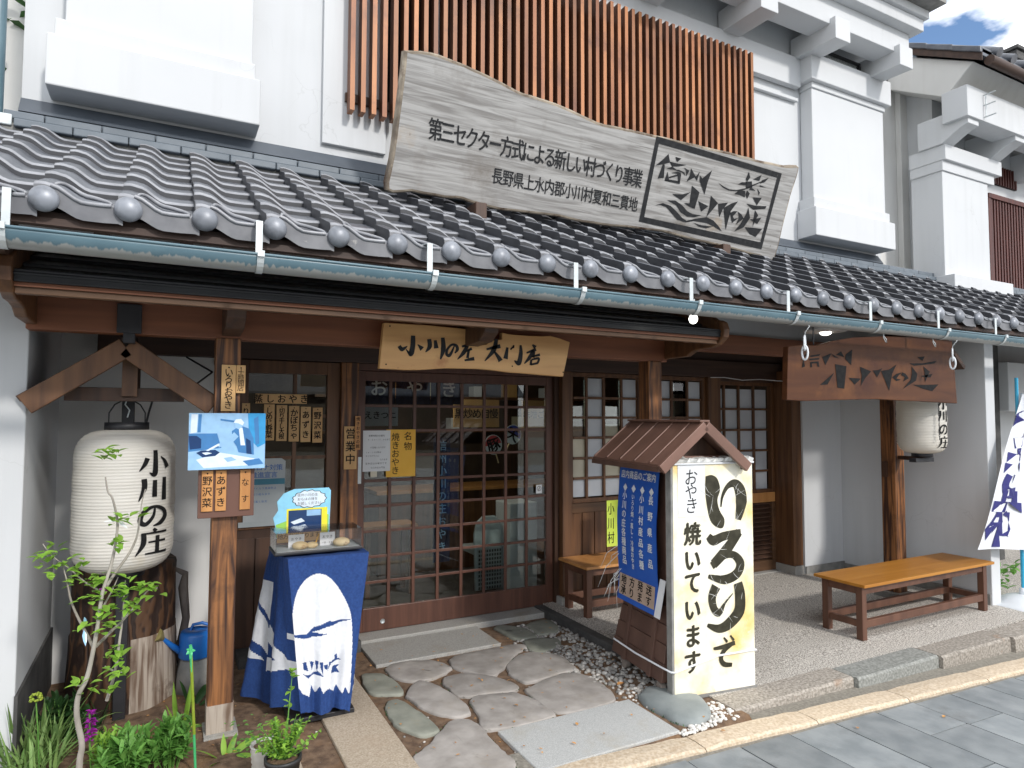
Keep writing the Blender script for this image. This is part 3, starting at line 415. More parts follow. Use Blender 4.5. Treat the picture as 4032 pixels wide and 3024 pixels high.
MT['oyaki'] = mat('baked_bun', (0.60, 0.43, 0.20, 1), (0.72, 0.58, 0.34, 1), rough=0.7, scale=14, dirt=((0.28, 0.13, 0.05, 1), 16, 0.56, 0.7))
MT['red_fan'] = mat('red_print', (0.55, 0.03, 0.04, 1), (0.6, 0.05, 0.05, 1), rough=0.5)
MT['blue_fan'] = mat('blue_print', (0.03, 0.06, 0.38, 1), (0.05, 0.08, 0.45, 1), rough=0.5)
MT['bamboo'] = mat('bamboo', (0.55, 0.40, 0.22, 1), (0.62, 0.47, 0.27, 1), rough=0.5, scale=20)
def flat(n, r, g, b, rough=0.5):
    return mat(n, srgb(r, g, b), srgb(min(255, r*1.06), min(255, g*1.06), min(255, b*1.06)), rough=rough, scale=25)
MT['pb_light'] = flat('print_pale_blue', 150, 190, 225, 0.25)
MT['pb_mid'] = flat('print_blue', 70, 125, 180, 0.25)
MT['pb_deep'] = flat('print_deep_blue', 30, 60, 105, 0.25)
MT['pb_white'] = flat('print_white', 215, 228, 240, 0.25)
MT['pb_cyan'] = flat('print_cyan', 60, 150, 205, 0.25)
MT['toon_sky'] = flat('print_sky', 140, 205, 235)
MT['toon_yellow'] = flat('print_yellow', 235, 225, 60)
MT['toon_green'] = flat('print_green', 150, 205, 90)
MT['teal'] = flat('print_teal', 60, 120, 140)
MT['txtblue'] = flat('print_text_blue', 45, 95, 165)

# wear of the white plaster: rain streaks and a few hairline cracks
def plaster_wear(m, streak=(0.44, 0.45, 0.45, 1), amount=0.22):
    nt = m.node_tree
    b = nt.nodes['Principled BSDF']
    src = b.inputs['Base Color'].links[0].from_socket
    tc = nt.nodes.new('ShaderNodeTexCoord')
    mp = nt.nodes.new('ShaderNodeMapping'); mp.inputs['Scale'].default_value = (9, 9, 0.55)
    nz = nt.nodes.new('ShaderNodeTexNoise'); nz.inputs['Scale'].default_value = 1.0; nz.inputs['Detail'].default_value = 5
    big = nt.nodes.new('ShaderNodeTexNoise'); big.inputs['Scale'].default_value = 0.9; big.inputs['Detail'].default_value = 3
    nt.links.new(tc.outputs['Object'], mp.inputs[0]); nt.links.new(mp.outputs[0], nz.inputs['Vector']); nt.links.new(tc.outputs['Object'], big.inputs['Vector'])
    mu = nt.nodes.new('ShaderNodeMath'); mu.operation = 'MULTIPLY'
    nt.links.new(nz.outputs['Fac'], mu.inputs[0]); nt.links.new(big.outputs['Fac'], mu.inputs[1])
    r1 = nt.nodes.new('ShaderNodeMapRange'); r1.inputs[1].default_value = 0.27; r1.inputs[2].default_value = 0.42; r1.inputs[4].default_value = amount
    nt.links.new(mu.outputs[0], r1.inputs[0])
    vo = nt.nodes.new('ShaderNodeTexVoronoi'); vo.feature = 'DISTANCE_TO_EDGE'; vo.inputs['Scale'].default_value = 0.95
    wn = nt.nodes.new('ShaderNodeTexNoise'); wn.inputs['Scale'].default_value = 3.0; wn.inputs['Detail'].default_value = 6
    va = nt.nodes.new('ShaderNodeVectorMath'); va.operation = 'MULTIPLY_ADD'; va.inputs[1].default_value = (0.35, 0.35, 0.35)
    nt.links.new(tc.outputs['Object'], wn.inputs['Vector']); nt.links.new(wn.outputs['Color'], va.inputs[0]); nt.links.new(tc.outputs['Object'], va.inputs[2]); nt.links.new(va.outputs[0], vo.inputs['Vector'])
    r2 = nt.nodes.new('ShaderNodeMapRange'); r2.inputs[1].default_value = 0.0; r2.inputs[2].default_value = 0.0035; r2.inputs[3].default_value = 0.55; r2.inputs[4].default_value = 0.0
    nt.links.new(vo.outputs['Distance'], r2.inputs[0])
    cm = nt.nodes.new('ShaderNodeMapRange'); cm.inputs[1].default_value = 0.52; cm.inputs[2].default_value = 0.60
    nt.links.new(big.outputs['Fac'], cm.inputs[0])
    cr = nt.nodes.new('ShaderNodeMath'); cr.operation = 'MULTIPLY'
    nt.links.new(r2.outputs[0], cr.inputs[0]); nt.links.new(cm.outputs[0], cr.inputs[1])
    mx_ = nt.nodes.new('ShaderNodeMath'); mx_.operation = 'MAXIMUM'
    nt.links.new(r1.outputs[0], mx_.inputs[0]); nt.links.new(cr.outputs[0], mx_.inputs[1])
    mx = nt.nodes.new('ShaderNodeMix'); mx.data_type = 'RGBA'
    nt.links.new(mx_.outputs[0], mx.inputs[0]); nt.links.new(src, mx.inputs[6]); mx.inputs[7].default_value = streak
    nt.links.new(mx.outputs[2], b.inputs['Base Color'])
plaster_wear(MT['plaster'])
plaster_wear(MT['plaster_old'], (0.36, 0.355, 0.34, 1), 0.45)
plaster_wear(MT['plaster_cream'], (0.50, 0.48, 0.44, 1), 0.3)

# gutter: blue grey enamel with pale drip marks on its underside (wear that belongs to the metal)
def gutter_mat():
    m = mat('gutter_enamel', (0.085, 0.150, 0.185, 1), (0.110, 0.185, 0.220, 1), rough=0.38, scale=5, spec=0.5)
    nt = m.node_tree
    b = nt.nodes['Principled BSDF']
    src = b.inputs['Base Color'].links[0].from_socket
    tc = nt.nodes.new('ShaderNodeTexCoord')
    mp = nt.nodes.new('ShaderNodeMapping'); mp.inputs['Scale'].default_value = (60, 4, 9)
    nz = nt.nodes.new('ShaderNodeTexNoise'); nz.inputs['Scale'].default_value = 1.0; nz.inputs['Detail'].default_value = 3
    sx = nt.nodes.new('ShaderNodeSeparateXYZ')
    nt.links.new(tc.outputs['Object'], mp.inputs[0]); nt.links.new(mp.outputs[0], nz.inputs['Vector'])
    nt.links.new(tc.outputs['Object'], sx.inputs[0])
    mr = nt.nodes.new('ShaderNodeMapRange')
    mr.inputs[1].default_value = -0.028; mr.inputs[2].default_value = -0.052; mr.inputs[3].default_value = 0.0; mr.inputs[4].default_value = 0.62
    nt.links.new(sx.outputs[2], mr.inputs[0])
    ad = nt.nodes.new('ShaderNodeMath'); ad.operation = 'ADD'
    nt.links.new(mr.outputs[0], ad.inputs[0]); nt.links.new(nz.outputs['Fac'], ad.inputs[1])
    rp = nt.nodes.new('ShaderNodeValToRGB')
    rp.color_ramp.elements[0].position = 0.72; rp.color_ramp.elements[1].position = 0.86
    nt.links.new(ad.outputs[0], rp.inputs[0])
    mx = nt.nodes.new('ShaderNodeMix'); mx.data_type = 'RGBA'
    nt.links.new(rp.outputs[0], mx.inputs[0]); nt.links.new(src, mx.inputs[6])
    mx.inputs[7].default_value = (0.30, 0.31, 0.30, 1)
    nt.links.new(mx.outputs[2], b.inputs['Base Color'])
    return m
MT['gutter'] = gutter_mat()

# ------------------------------------------------------------------ mesh helpers
WLOC = {}
class MB:
    def __init__(self):
        self.v = []; self.f = []; self.m = []; self.sm = []
    def add(self, vs, fs, mi=0, smooth=False):
        k = len(self.v)
        self.v += [tuple(p) for p in vs]
        for f in fs:
            self.f.append(tuple(i+k for i in f)); self.m.append(mi); self.sm.append(smooth)
        return self
    def box(self, x0, x1, y0, y1, z0, z1, mi=0):
        return self.add([(x0, y0, z0), (x1, y0, z0), (x1, y1, z0), (x0, y1, z0), (x0, y0, z1), (x1, y0, z1), (x1, y1, z1), (x0, y1, z1)],
                        [(0, 3, 2, 1), (4, 5, 6, 7), (0, 1, 5, 4), (1, 2, 6, 5), (2, 3, 7, 6), (3, 0, 4, 7)], mi)
    def hexa(self, a, b, mi=0):
        """two quads (bottom a, top b), each four points counter-clockwise seen from above"""
        return self.add(list(a)+list(b), [(0, 3, 2, 1), (4, 5, 6, 7), (0, 1, 5, 4), (1, 2, 6, 5), (2, 3, 7, 6), (3, 0, 4, 7)], mi)
    def bar(self, p, q, w, h, up=(0, 0, 1), mi=0):
        p, q = Vector(p), Vector(q); d = (q-p).normalized(); up = Vector(up)
        s = d.cross(up)
        if s.length < 1e-4:
            s = d.cross(Vector((0, 1, 0)))
        s.normalize(); t = s.cross(d).normalized()
        s *= w/2; t *= h/2
        vs = [p-s-t, p+s-t, p+s+t, p-s+t, q-s-t, q+s-t, q+s+t, q-s+t]
        return self.add(vs, [(0, 3, 2, 1), (4, 5, 6, 7), (0, 1, 5, 4), (1, 2, 6, 5), (2, 3, 7, 6), (3, 0, 4, 7)], mi)
    def prism(self, poly, o, u, v, d0, d1, mi=0, mi_side=None):
        """polygon in the plane o,u,v; extruded from d0 to d1 along n = u x v"""
        o, u, v = Vector(o), Vector(u), Vector(v); n = u.cross(v).normalized()
        k = len(poly)
        a = sum(poly[i][0]*poly[(i+1) % k][1]-poly[(i+1) % k][0]*poly[i][1] for i in range(k))
        if a < 0:
            poly = poly[::-1]
        vs = [o+u*x+v*y+n*d0 for x, y in poly]+[o+u*x+v*y+n*d1 for x, y in poly]
        self.add(vs, [tuple(range(k-1, -1, -1)), tuple(range(k, 2*k))], mi)
        self.f += [tuple(len(self.v)-2*k+j for j in (i, (i+1) % k, (i+1) % k+k, i+k)) for i in range(k)]
        self.m += [mi if mi_side is None else mi_side]*k; self.sm += [False]*k
        return self
    def tube(self, pts, r, n=8, mi=0, cap=True, smooth=True):
        pts = [Vector(p) for p in pts]
        rs = r if isinstance(r, (list, tuple)) else [r]*len(pts)
        vs = []
        prev = None
        for i, p in enumerate(pts):
            d = (pts[min(i+1, len(pts)-1)]-pts[max(i-1, 0)]).normalized()
            if prev is None:
                s = d.cross(Vector((0.13, 0.21, 0.97)))
                if s.length < 0.05:
                    s = d.cross(Vector((1, 0, 0)))
            else:
                s = prev - d*prev.dot(d)
            s.normalize(); prev = s
            t = d.cross(s)
            for j in range(n):
                a = 2*math.pi*j/n
                vs.append(p+(s*math.cos(a)+t*math.sin(a))*rs[i])
        fs = []
        for i in range(len(pts)-1):
            for j in range(n):
                fs.append((i*n+j, i*n+(j+1) % n, (i+1)*n+(j+1) % n, (i+1)*n+j))
        self.add(vs, fs, mi, smooth)
        if cap:
            self.add(vs[:n], [tuple(range(n-1, -1, -1))], mi)
            self.add(vs[-n:], [tuple(range(n))], mi)
        return self
    def lathe(self, prof, c, n=24, mi=0, smooth=True, a0=0.0, a1=2*math.pi):
        """profile of (radius, z) about the vertical through c"""
        c = Vector(c); vs = []; full = abs(a1-a0-2*math.pi) < 1e-6
        k = n if full else n+1
        for r, z in prof:
            for j in range(k):
                a = a0+(a1-a0)*j/n
                vs.append((c.x+r*math.cos(a), c.y+r*math.sin(a), c.z+z))
        fs = []
        for i in range(len(prof)-1):
            for j in range(n):
                j2 = (j+1) % k if full else j+1
                fs.append((i*k+j, i*k+j2, (i+1)*k+j2, (i+1)*k+j))
        return self.add(vs, fs, mi, smooth)
    def ball(self, c, rx, ry, rz, n=16, m=10, mi=0):
        c = Vector(c); vs = []
        for i in range(m+1):
            t = math.pi*i/m
            for j in range(n):
                a = 2*math.pi*j/n
                vs.append((c.x+rx*math.sin(t)*math.cos(a), c.y+ry*math.sin(t)*math.sin(a), c.z+rz*math.cos(t)))
        fs = [(i*n+j, (i+1)*n+j, (i+1)*n+(j+1) % n, i*n+(j+1) % n) for i in range(m) for j in range(n)]
        return self.add(vs, fs, mi, True)
    def leaf(self, p, d, up, ln, wd, droop=0.25, mi=0, segs=3):
        p = Vector(p); d = Vector(d).normalized(); up = Vector(up)
        s = d.cross(up)
        if s.length < 1e-3:
            s = d.cross(Vector((1, 0.3, 0)))
        s.normalize(); n = s.cross(d).normalized()
        vs = [p]
        for i in range(1, segs):
            t = i/segs
            w = wd*math.sin(math.pi*t**0.8)/2
            q = p+d*ln*t-Vector((0, 0, 1))*droop*ln*t*t
            vs += [q-s*w+n*w*0.35, q, q+s*w+n*w*0.35]
        vs.append(p+d*ln-Vector((0, 0, 1))*droop*ln)
        fs = [(0, 2, 1), (0, 3, 2)]
        for i in range(segs-2):
            b = 1+3*i
            fs += [(b, b+1, b+4, b+3), (b+1, b+2, b+5, b+4)]
        b = 1+3*(segs-2); e = len(vs)-1
        fs += [(b, b+1, e), (b+1, b+2, e)]
        return self.add(vs, fs, mi, True)
    def strip(self, pts, ws, o, u, v, off=0.001, mi=0, thick=0.0):
        """brush stroke: centre line with a width at each point, in the plane o,u,v"""
        pts, ws = smooth_line(pts, ws)
        o, u, v = Vector(o), Vector(u).normalized(), Vector(v).normalized(); n = u.cross(v).normalized()
        l, r = [], []
        for i, (x, y) in enumerate(pts):
            a = pts[max(i-1, 0)]; b = pts[min(i+1, len(pts)-1)]
            dx, dy = b[0]-a[0], b[1]-a[1]; q = math.hypot(dx, dy) or 1
            nx, ny = -dy/q*ws[i]/2, dx/q*ws[i]/2
            l.append((x+nx, y+ny)); r.append((x-nx, y-ny))
        k = len(pts)
        vs = [o+u*x+v*y+n*off for x, y in l]+[o+u*x+v*y+n*off for x, y in r]
        return self.add(vs, [(i, k+i, k+i+1, i+1) for i in range(k-1)], mi)
    def poly(self, pts, o, u, v, off=0.001, mi=0):
        o, u, v = Vector(o), Vector(u).normalized(), Vector(v).normalized(); n = u.cross(v).normalized()
        k = len(pts)
        a = sum(pts[i][0]*pts[(i+1) % k][1]-pts[(i+1) % k][0]*pts[i][1] for i in range(k))
        if a < 0:
            pts = pts[::-1]
        return self.add([o+u*x+v*y+n*off for x, y in pts], [tuple(range(k))], mi)
    def text(self, s, o, u, v, x, y, size, off=0.001, mi=0, bold=0.0, **kw):
        fat = bold*size*0.75
        if fat < 0.0004:
            return self._text(s, o, u, v, x, y, size, off, mi, bold=0.0, **kw)
        for i, (a, b) in enumerate(((0, 0), (1, 0.3), (-1, -0.3), (0.3, 1), (-0.3, -1))):
            self._text(s, o, u, v, x+a*fat, y+b*fat*0.7, size, off+0.00012*i, mi, bold=0.0, **kw)
        return self
    def _text(self, s, o, u, v, x, y, size, off=0.001, mi=0, bold=0.0, sx=1.0, vertical=False, step=None, shear=0.0, jit=0.0, bulge=None):
        o, u, v = Vector(o), Vector(u).normalized(), Vector(v).normalized(); n = u.cross(v).normalized()
        rg = random.Random(len(s)*7+int(size*10000))
        st = size if step is None else step
        for i, ch in enumerate(s):
            if ch in ' \u3000':
                continue
            cx = x if vertical else x+i*st
            cy = y-i*st if vertical else y
            vs, fs = glyph(ch, bold)
            a = rg.uniform(-jit, jit)
            ca, sa = math.cos(a), math.sin(a)
            out = []
            for gx, gy in vs:
                px, py = (gx-0.5)*size*sx, (gy-0.38)*size
                px += shear*py
                px, py = px*ca-py*sa+cx, px*sa+py*ca+cy
                out.append(bulge(px, py, off) if bulge else o+u*px+v*py+n*off)
            self.add(out, fs, mi)
        return self
    def build(self, name, mats, parent=None, bevel=0.0, smooth=None, weld=False, loc=None, seg=2, angle=40):
        me = bpy.data.meshes.new(name)
        if parent is not None:
            base = WLOC[parent]
        else:
            base = Vector(loc) if loc is not None else Vector((0, 0, 0))
        own = Vector(loc) if loc is not None else base
        me.from_pydata([tuple(Vector(p)-own) for p in self.v], [], self.f)
        if not isinstance(mats, (list, tuple)):
            mats = [mats]
        for mm in mats:
            me.materials.append(MT[mm] if isinstance(mm, str) else mm)
        me.polygons.foreach_set('material_index', self.m)
        me.polygons.foreach_set('use_smooth', self.sm if smooth is None else [smooth]*len(self.f))
        me.update()
        if weld:
            bm = bmesh.new(); bm.from_mesh(me)
            bmesh.ops.remove_doubles(bm, verts=bm.verts, dist=0.0002)
            bm.to_mesh(me); bm.free()
        o = bpy.data.objects.new(name, me)
        COL.objects.link(o)
        o.location = own-(base if parent is not None else Vector((0, 0, 0)))
        if parent is not None:
            o.parent = parent
        WLOC[o] = own
        if bevel:
            md = o.modifiers.new('bevel', 'BEVEL')
            md.width = bevel; md.segments = seg; md.limit_method = 'ANGLE'; md.angle_limit = math.radians(angle)
        return o

def smooth_line(pts, ws, sub=6):
    if len(pts) < 3:
        n = 6
        return ([(pts[0][0]+(pts[1][0]-pts[0][0])*i/n, pts[0][1]+(pts[1][1]-pts[0][1])*i/n) for i in range(n+1)],
                [ws[0]+(ws[-1]-ws[0])*i/n for i in range(n+1)])
    P = [pts[0]]+list(pts)+[pts[-1]]; Wd = [ws[0]]+list(ws)+[ws[-1]]
    op, ow = [], []
    def cr(a, b, c, d, t):
        return 0.5*(2*b+(c-a)*t+(2*a-5*b+4*c-d)*t*t+(3*b-a-3*c+d)*t**3)
    for i in range(1, len(P)-2):
        for k in range(sub):
            t = k/sub
            op.append((cr(P[i-1][0], P[i][0], P[i+1][0], P[i+2][0], t), cr(P[i-1][1], P[i][1], P[i+1][1], P[i+2][1], t)))
            ow.append(max(0.0005, Wd[i]+(Wd[i+1]-Wd[i])*t))
    op.append(pts[-1]); ow.append(ws[-1])
    return op, ow

GLY = {}
def glyph(ch, bold=0.0):
    k = (ch, bold)
    if k in GLY:
        return GLY[k]
    cu = bpy.data.curves.new('glyph', 'FONT')
    cu.body = ch; cu.size = 1.0; cu.offset = bold; cu.resolution_u = 3
    o = bpy.data.objects.new('glyph', cu)
    COL.objects.link(o)
    bpy.context.view_layer.update()
    ev = o.evaluated_get(bpy.context.evaluated_depsgraph_get())
    me = ev.to_mesh()
    vs = [(v.co.x, v.co.y) for v in me.vertices]
    fs = [tuple(p.vertices) for p in me.polygons]
    ev.to_mesh_clear()
    bpy.data.objects.remove(o); bpy.data.curves.remove(cu)
    if ord(ch) < 0x2000 and vs:      # a narrow latin glyph: centre it in the square
        w = max(v[0] for v in vs)+min(v[0] for v in vs)
        vs = [(x+0.5-w/2, y) for x, y in vs]
    GLY[k] = (vs, fs)
    return GLY[k]

# brush glyphs in a unit square: strokes of (points, widths)
BRUSH = {
    '小': [([(.50, .97), (.51, .5), (.50, .12), (.44, .05), (.33, .14)], [.13, .15, .17, .12, .01]), ([(.27, .68), (.20, .45), (.06, .20)], [.14, .12, .02]), ([(.68, .72), (.82, .55), (.93, .30)], [.03, .11, .17])],
    '川': [([(.19, .93), (.20, .55), (.06, .04)], [.15, .15, .02]), ([(.50, .86), (.50, .18)], [.13, .15]), ([(.82, .95), (.82, .02)], [.14, .17])],
    'の': [([(.52, .80), (.47, .45), (.27, .16), (.12, .30), (.20, .65), (.50, .86), (.80, .70), (.88, .42), (.72, .16), (.48, .06)], [.06, .10, .12, .14, .13, .08, .12, .17, .14, .02])],
    '庄': [([(.50, 1.0), (.58, .88)], [.07, .15]), ([(.16, .84), (.97, .84)], [.05, .07]), ([(.22, .86), (.22, .45), (.02, .02)], [.14, .15, .02]), ([(.36, .50), (.93, .50)], [.05, .07]), ([(.64, .72), (.64, .10)], [.13, .14]), ([(.28, .07), (1.0, .07)], [.05, .08])],
}
def brush(mb, ch, o, u, v, x, y, w, h, off=0.001, mi=0, bulge=None):
    for P, ws in BRUSH[ch]:
        pts = [(x+(a-0.5)*w, y+(b-0.5)*h) for a, b in P]
        if bulge is None:
            mb.strip(pts, [q*w for q in ws], o, u, v, off, mi)
        else:
            pp, ww = smooth_line(pts, [q*w for q in ws])
            l, r = [], []
            for i, (px, py) in enumerate(pp):
                a = pp[max(i-1, 0)]; b = pp[min(i+1, len(pp)-1)]
                dx, dy = b[0]-a[0], b[1]-a[1]; q = math.hypot(dx, dy) or 1
                nx, ny = -dy/q*ww[i]/2, dx/q*ww[i]/2
                l.append(bulge(px+nx, py+ny, off)); r.append(bulge(px-nx, py-ny, off))
            k = len(pp)
            mb.add(l+r, [(i, k+i, k+i+1, i+1) for i in range(k-1)], mi)

def thing(name, label, cat, loc=(0, 0, 0), group=None):
    o = bpy.data.objects.new(name, None)
    o.empty_display_size = 0.1
    COL.objects.link(o)
    o.location = loc
    WLOC[o] = Vector(loc)
    return tag(o, label, cat, group)
def tag(o, label, cat, group=None, kind=None):
    o['label'] = label; o['category'] = cat
    if group:
        o['group'] = group
    if kind:
        o['kind'] = kind
    return o
def struct(o, kind='structure'):
    o['kind'] = kind
    return o
def dup(root, loc, label=None, rotz=0.0, group=None):
    r = root.copy(); COL.objects.link(r); r.location = loc; r.rotation_euler = (0, 0, rotz)
    WLOC[r] = Vector(loc)
    if label:
        r['label'] = label
    for ch in list(root.children):
        c = ch.copy(); COL.objects.link(c); c.parent = r
        for g in list(ch.children):
            d = g.copy(); COL.objects.link(d); d.parent = c
    return r
def cleanup_mods(o):
    pass
X3, Y3, Z3 = (1, 0, 0), (0, 1, 0), (0, 0, 1)
FU, FV = (1, 0, 0), (0, 0, 1)          # plane facing the street: u = x, v = z, normal = -y

# ================================================================== SETTING
def street_z(x):
    return -0.03-0.026*(min(max(x, 1.7), 8.0)-2.9)

g = MB()
g.add([(-120, -120, -0.6), (160, -120, -0.6), (160, 160, -0.6), (-120, 160, -0.6)], [(0, 1, 2, 3)])
struct(g.build('ground', 'soil'))

# mortar bed below the street slabs, follows the fall of the street
g = MB()
xs = [-40, -8, 1.7, 8.0, 16, 60]
vs = []; 
for x in xs:
    vs += [(x, -40, street_z(x)-0.012), (x, 2.72, street_z(x)-0.012)]
g.add(vs, [(2*i, 2*i+2, 2*i+3, 2*i+1) for i in range(len(xs)-1)])
struct(g.build('street_bed', 'joint'))

# grey slabs, laid in columns running away from the shop, staggered
g = MB()
rg = random.Random(3)
x = -9.13+0.0
cols = []
while x < 13:
    cols.append((x, x+0.345)); x += 0.345
k = 0
for (xa, xb) in cols:
    y = 2.448-0.035*(xa-3)
    y0 = y
    first = rg.choice([0.22, 0.44, 0.62, 0.30])
    while y > -11:
        ln = first if first else rg.choice([0.44, 0.62, 0.62, 0.86])
        first = None
        ya, yb = y-ln, y
        if not (-2.0 < xa < 11 and yb > -4):   # far behind the camera: longer slabs are enough
            ya = y-1.24
        dz = rg.uniform(-0.0012, 0.0012)
        q = 0.0035
        za, zb = street_z(xa)+dz, street_z(xb)+dz
        g.hexa([(xa+q, ya+q, za-0.03), (xb-q, ya+q, zb-0.03), (xb-q, yb-q, zb-0.03), (xa+q, yb-q, za-0.03)],
               [(xa+q, ya+q, za), (xb-q, ya+q, zb), (xb-q, yb-q, zb), (xa+q, yb-q, za)])
        y = ya
struct(g.build('street_paving', 'paver'))

# mortar strip between slabs and pale kerb, and the drain strip in front of the step
g = MB()
def strip_quad(g, pts):
    g.add([(x, y, z) for x, y, z in pts], [(0, 1, 2, 3)])
for xa, xb in ((-9, 1.7), (1.7, 8), (8, 14)):
    strip_quad(g, [(xa, 2.0, street_z(xa)-0.0085), (xb, 2.0, street_z(xb)-0.0085), (xb, 2.9, street_z(xb)-0.004), (xa, 2.9, street_z(xa)-0.004)])
struct(g.build('gutter_strip_path', 'joint'))

# brown soil of the entrance and of the planting bed (gently uneven)
g = MB()
nx, ny = 76, 50
vs = []
for j in range(ny+1):
    for i in range(nx+1):
        px = -0.9+3.8*i/nx; py = 2.3+2.75*j/ny
        z = -0.012+0.007*mnoise.noise(Vector((px*3, py*3, 0)))+0.005*mnoise.noise(Vector((px*11, py*11, 2)))
        if px < 0.72:
            z += 0.018*min(1, (0.72-px)/0.2)
        if py < 2.66:
            z -= 0.05
        vs.append((px, py, z))
g.add(vs, [(j*(nx+1)+i, j*(nx+1)+i+1, (j+1)*(nx+1)+i+1, (j+1)*(nx+1)+i) for j in range(ny) for i in range(nx)], 0, True)
struct(g.build('soil_ground', 'soil'))

# exposed aggregate floor under the eave, rising a little towards the wall
g = MB()
def fz(y):
    return 0.0+max(0.0, (y-2.9))*0.026
g.add([(2.87, 2.88, -0.2), (6.45, 2.88, -0.2), (6.45, 5.2, -0.2), (2.87, 5.2, -0.2), (2.87, 2.88, fz(2.88)-0.002), (6.45, 2.88, fz(2.88)-0.002), (6.45, 5.2, fz(5.2)), (2.87, 5.2, fz(5.2))],
      [(4, 5, 6, 7), (0, 4, 7, 3), (0, 1, 5, 4)])
struct(g.build('aggregate_floor', 'aggregate'))
g = MB()
g.box(6.45, 14.0, 2.88, 9.0, -0.4, -0.02)
struct(g.build('neighbour_yard_ground', 'aggregate'))
# dark kerb along the left side of that floor
g = MB()
g.box(2.785, 2.868, 3.30, 4.90, -0.1, 0.045)
tag(g.build('floor_edging', 'dkgrey', bevel=0.008, loc=(2.83, 4.1, 0)), 'dark stone edging between the pebbles and the aggregate floor', 'edging stone')

# ---- kerb step: rough stones
kx = [2.86, 3.885, 4.755, 5.63, 6.62, 7.6]
klab = ['brown kerb step stone touching the lantern sign board', 'grey green kerb step stone, second from the lantern sign board', 'long brown kerb step stone in front of the orange bench',
        'kerb step stone beside the white flag base', 'last kerb step stone beyond the flag base']
def rough_block(g, x0, x1, y0, y1, z0, z1, amp=0.006, n=14, seed=0, z0b=None, zt1=None):
    """stone block with a slightly uneven top and face"""
    m = 5; vs = []; fs = []
    z0b = z0 if z0b is None else z0b
    for i in range(n+1):
        t = i/n; px = x0+(x1-x0)*t; zb = z0+(z0b-z0)*t
        rnd = lambda a, b: amp*mnoise.noise(Vector((px*9+seed, a*7+seed, b*9)))
        prof = [(y0+rnd(1, 0), zb), (y0-0.3*amp+rnd(2, .3), (zb+z1)/2), (y0+rnd(3, .6), z1-0.012), (y0+0.014+rnd(4, .8), z1+0.4*rnd(4, 1)), ((y0+y1)/2, z1+0.5*rnd(5, 2)), (y1-0.008, z1+0.3*rnd(6, 3)), (y1, z1-0.01), (y1, zb)]
        vs += [(px, a, b) for a, b in prof]
        m = len(prof)
    for i in range(n):
        for j in range(m-1):
            fs.append((i*m+j, (i+1)*m+j, (i+1)*m+j+1, i*m+j+1))
    fs.append(tuple(range(m))); fs.append(tuple(n*m+j for j in range(m-1, -1, -1)))
    g.add(vs, fs)
for i in range(5):
    g = MB()
    _yf = 2.752-0.030*((kx[i]+kx[i+1])/2-2.87)
    rough_block(g, kx[i]+0.003, kx[i+1]-0.003, _yf, _yf+0.195, street_z(kx[i])-0.15, 0.0, seed=i*3.7)
    o = g.build('kerb_stone', 'kerb_grey' if i == 1 else 'kerb', loc=((kx[i]+kx[i+1])/2, 2.8, 0))
    tag(o, klab[i], 'kerb stone', 'rough kerb stones stepping up to the shop floor')
# ---- pale kerb at the street edge
px_ = [-3.0, -1.4, 0.0, 0.83, 1.62, 2.41, 3.205, 3.985, 4.795, 5.6, 6.4, 7.2, 8.0]
plab = {5: 'pale beige street kerb stone below the lantern sign board', 4: 'pale beige street kerb stone in front of the grey granite slab', 6: 'pale beige street kerb stone in front of the grey green step stone',
        7: 'pale beige street kerb stone before the near end of the orange bench', 8: 'pale beige street kerb stone before the far end of the orange bench', 9: 'pale beige street kerb stone before the flag base'}
for i in range(3, 11):
    xa, xb = px_[i], px_[i+1]
    za, zb = street_z(xa)+0.018, street_z(xb)+0.018
    g = MB()
    n = 8
    vs = []; fs = []
    for j in range(n+1):
        t = j/n; x = xa+0.004+(xb-xa-0.008)*t; z = za+(zb-za)*t
        sh = 0.02*(1-t)+0.0
        w = lambda s: 0.006*mnoise.noise(Vector((x*7, s, i*3.1)))
        ya = 2.482+w(1)-0.036*(x-3); yb = 2.636+w(2)-0.036*(x-3)
        e = 0.012 if 0 < j < n else 0.02
        prof = [(ya, z-0.15), (ya, z-0.010), (ya+0.012, z+w(3)*0.4), ((ya+yb)/2, z+0.003+w(4)*0.5), (yb-0.012, z+w(5)*0.4), (yb, z-0.012), (yb, z-0.15)]
        if j in (0, n):
            prof = [(a, b-(0.008 if b > z-0.05 else 0)) for a, b in prof]
        vs += [(x, a, b) for a, b in prof]
    m = 7
    for j in range(n):
        for q in range(m-1):
            fs.append((j*m+q, (j+1)*m+q, (j+1)*m+q+1, j*m+q+1))
    fs.append(tuple(range(m))); fs.append(tuple(n*m+q for q in range(m-1, -1, -1)))
    g.add(vs, fs)
    tag(g.build('pale_kerb_stone', 'kerb_pale', loc=((xa+xb)/2, 2.6, 0)), plab.get(i, 'pale beige street kerb stone at the near left end of the row' if i == 3 else 'pale beige street kerb stone at the far end of the row'), 'kerb stone', 'pale kerb stones along the street')

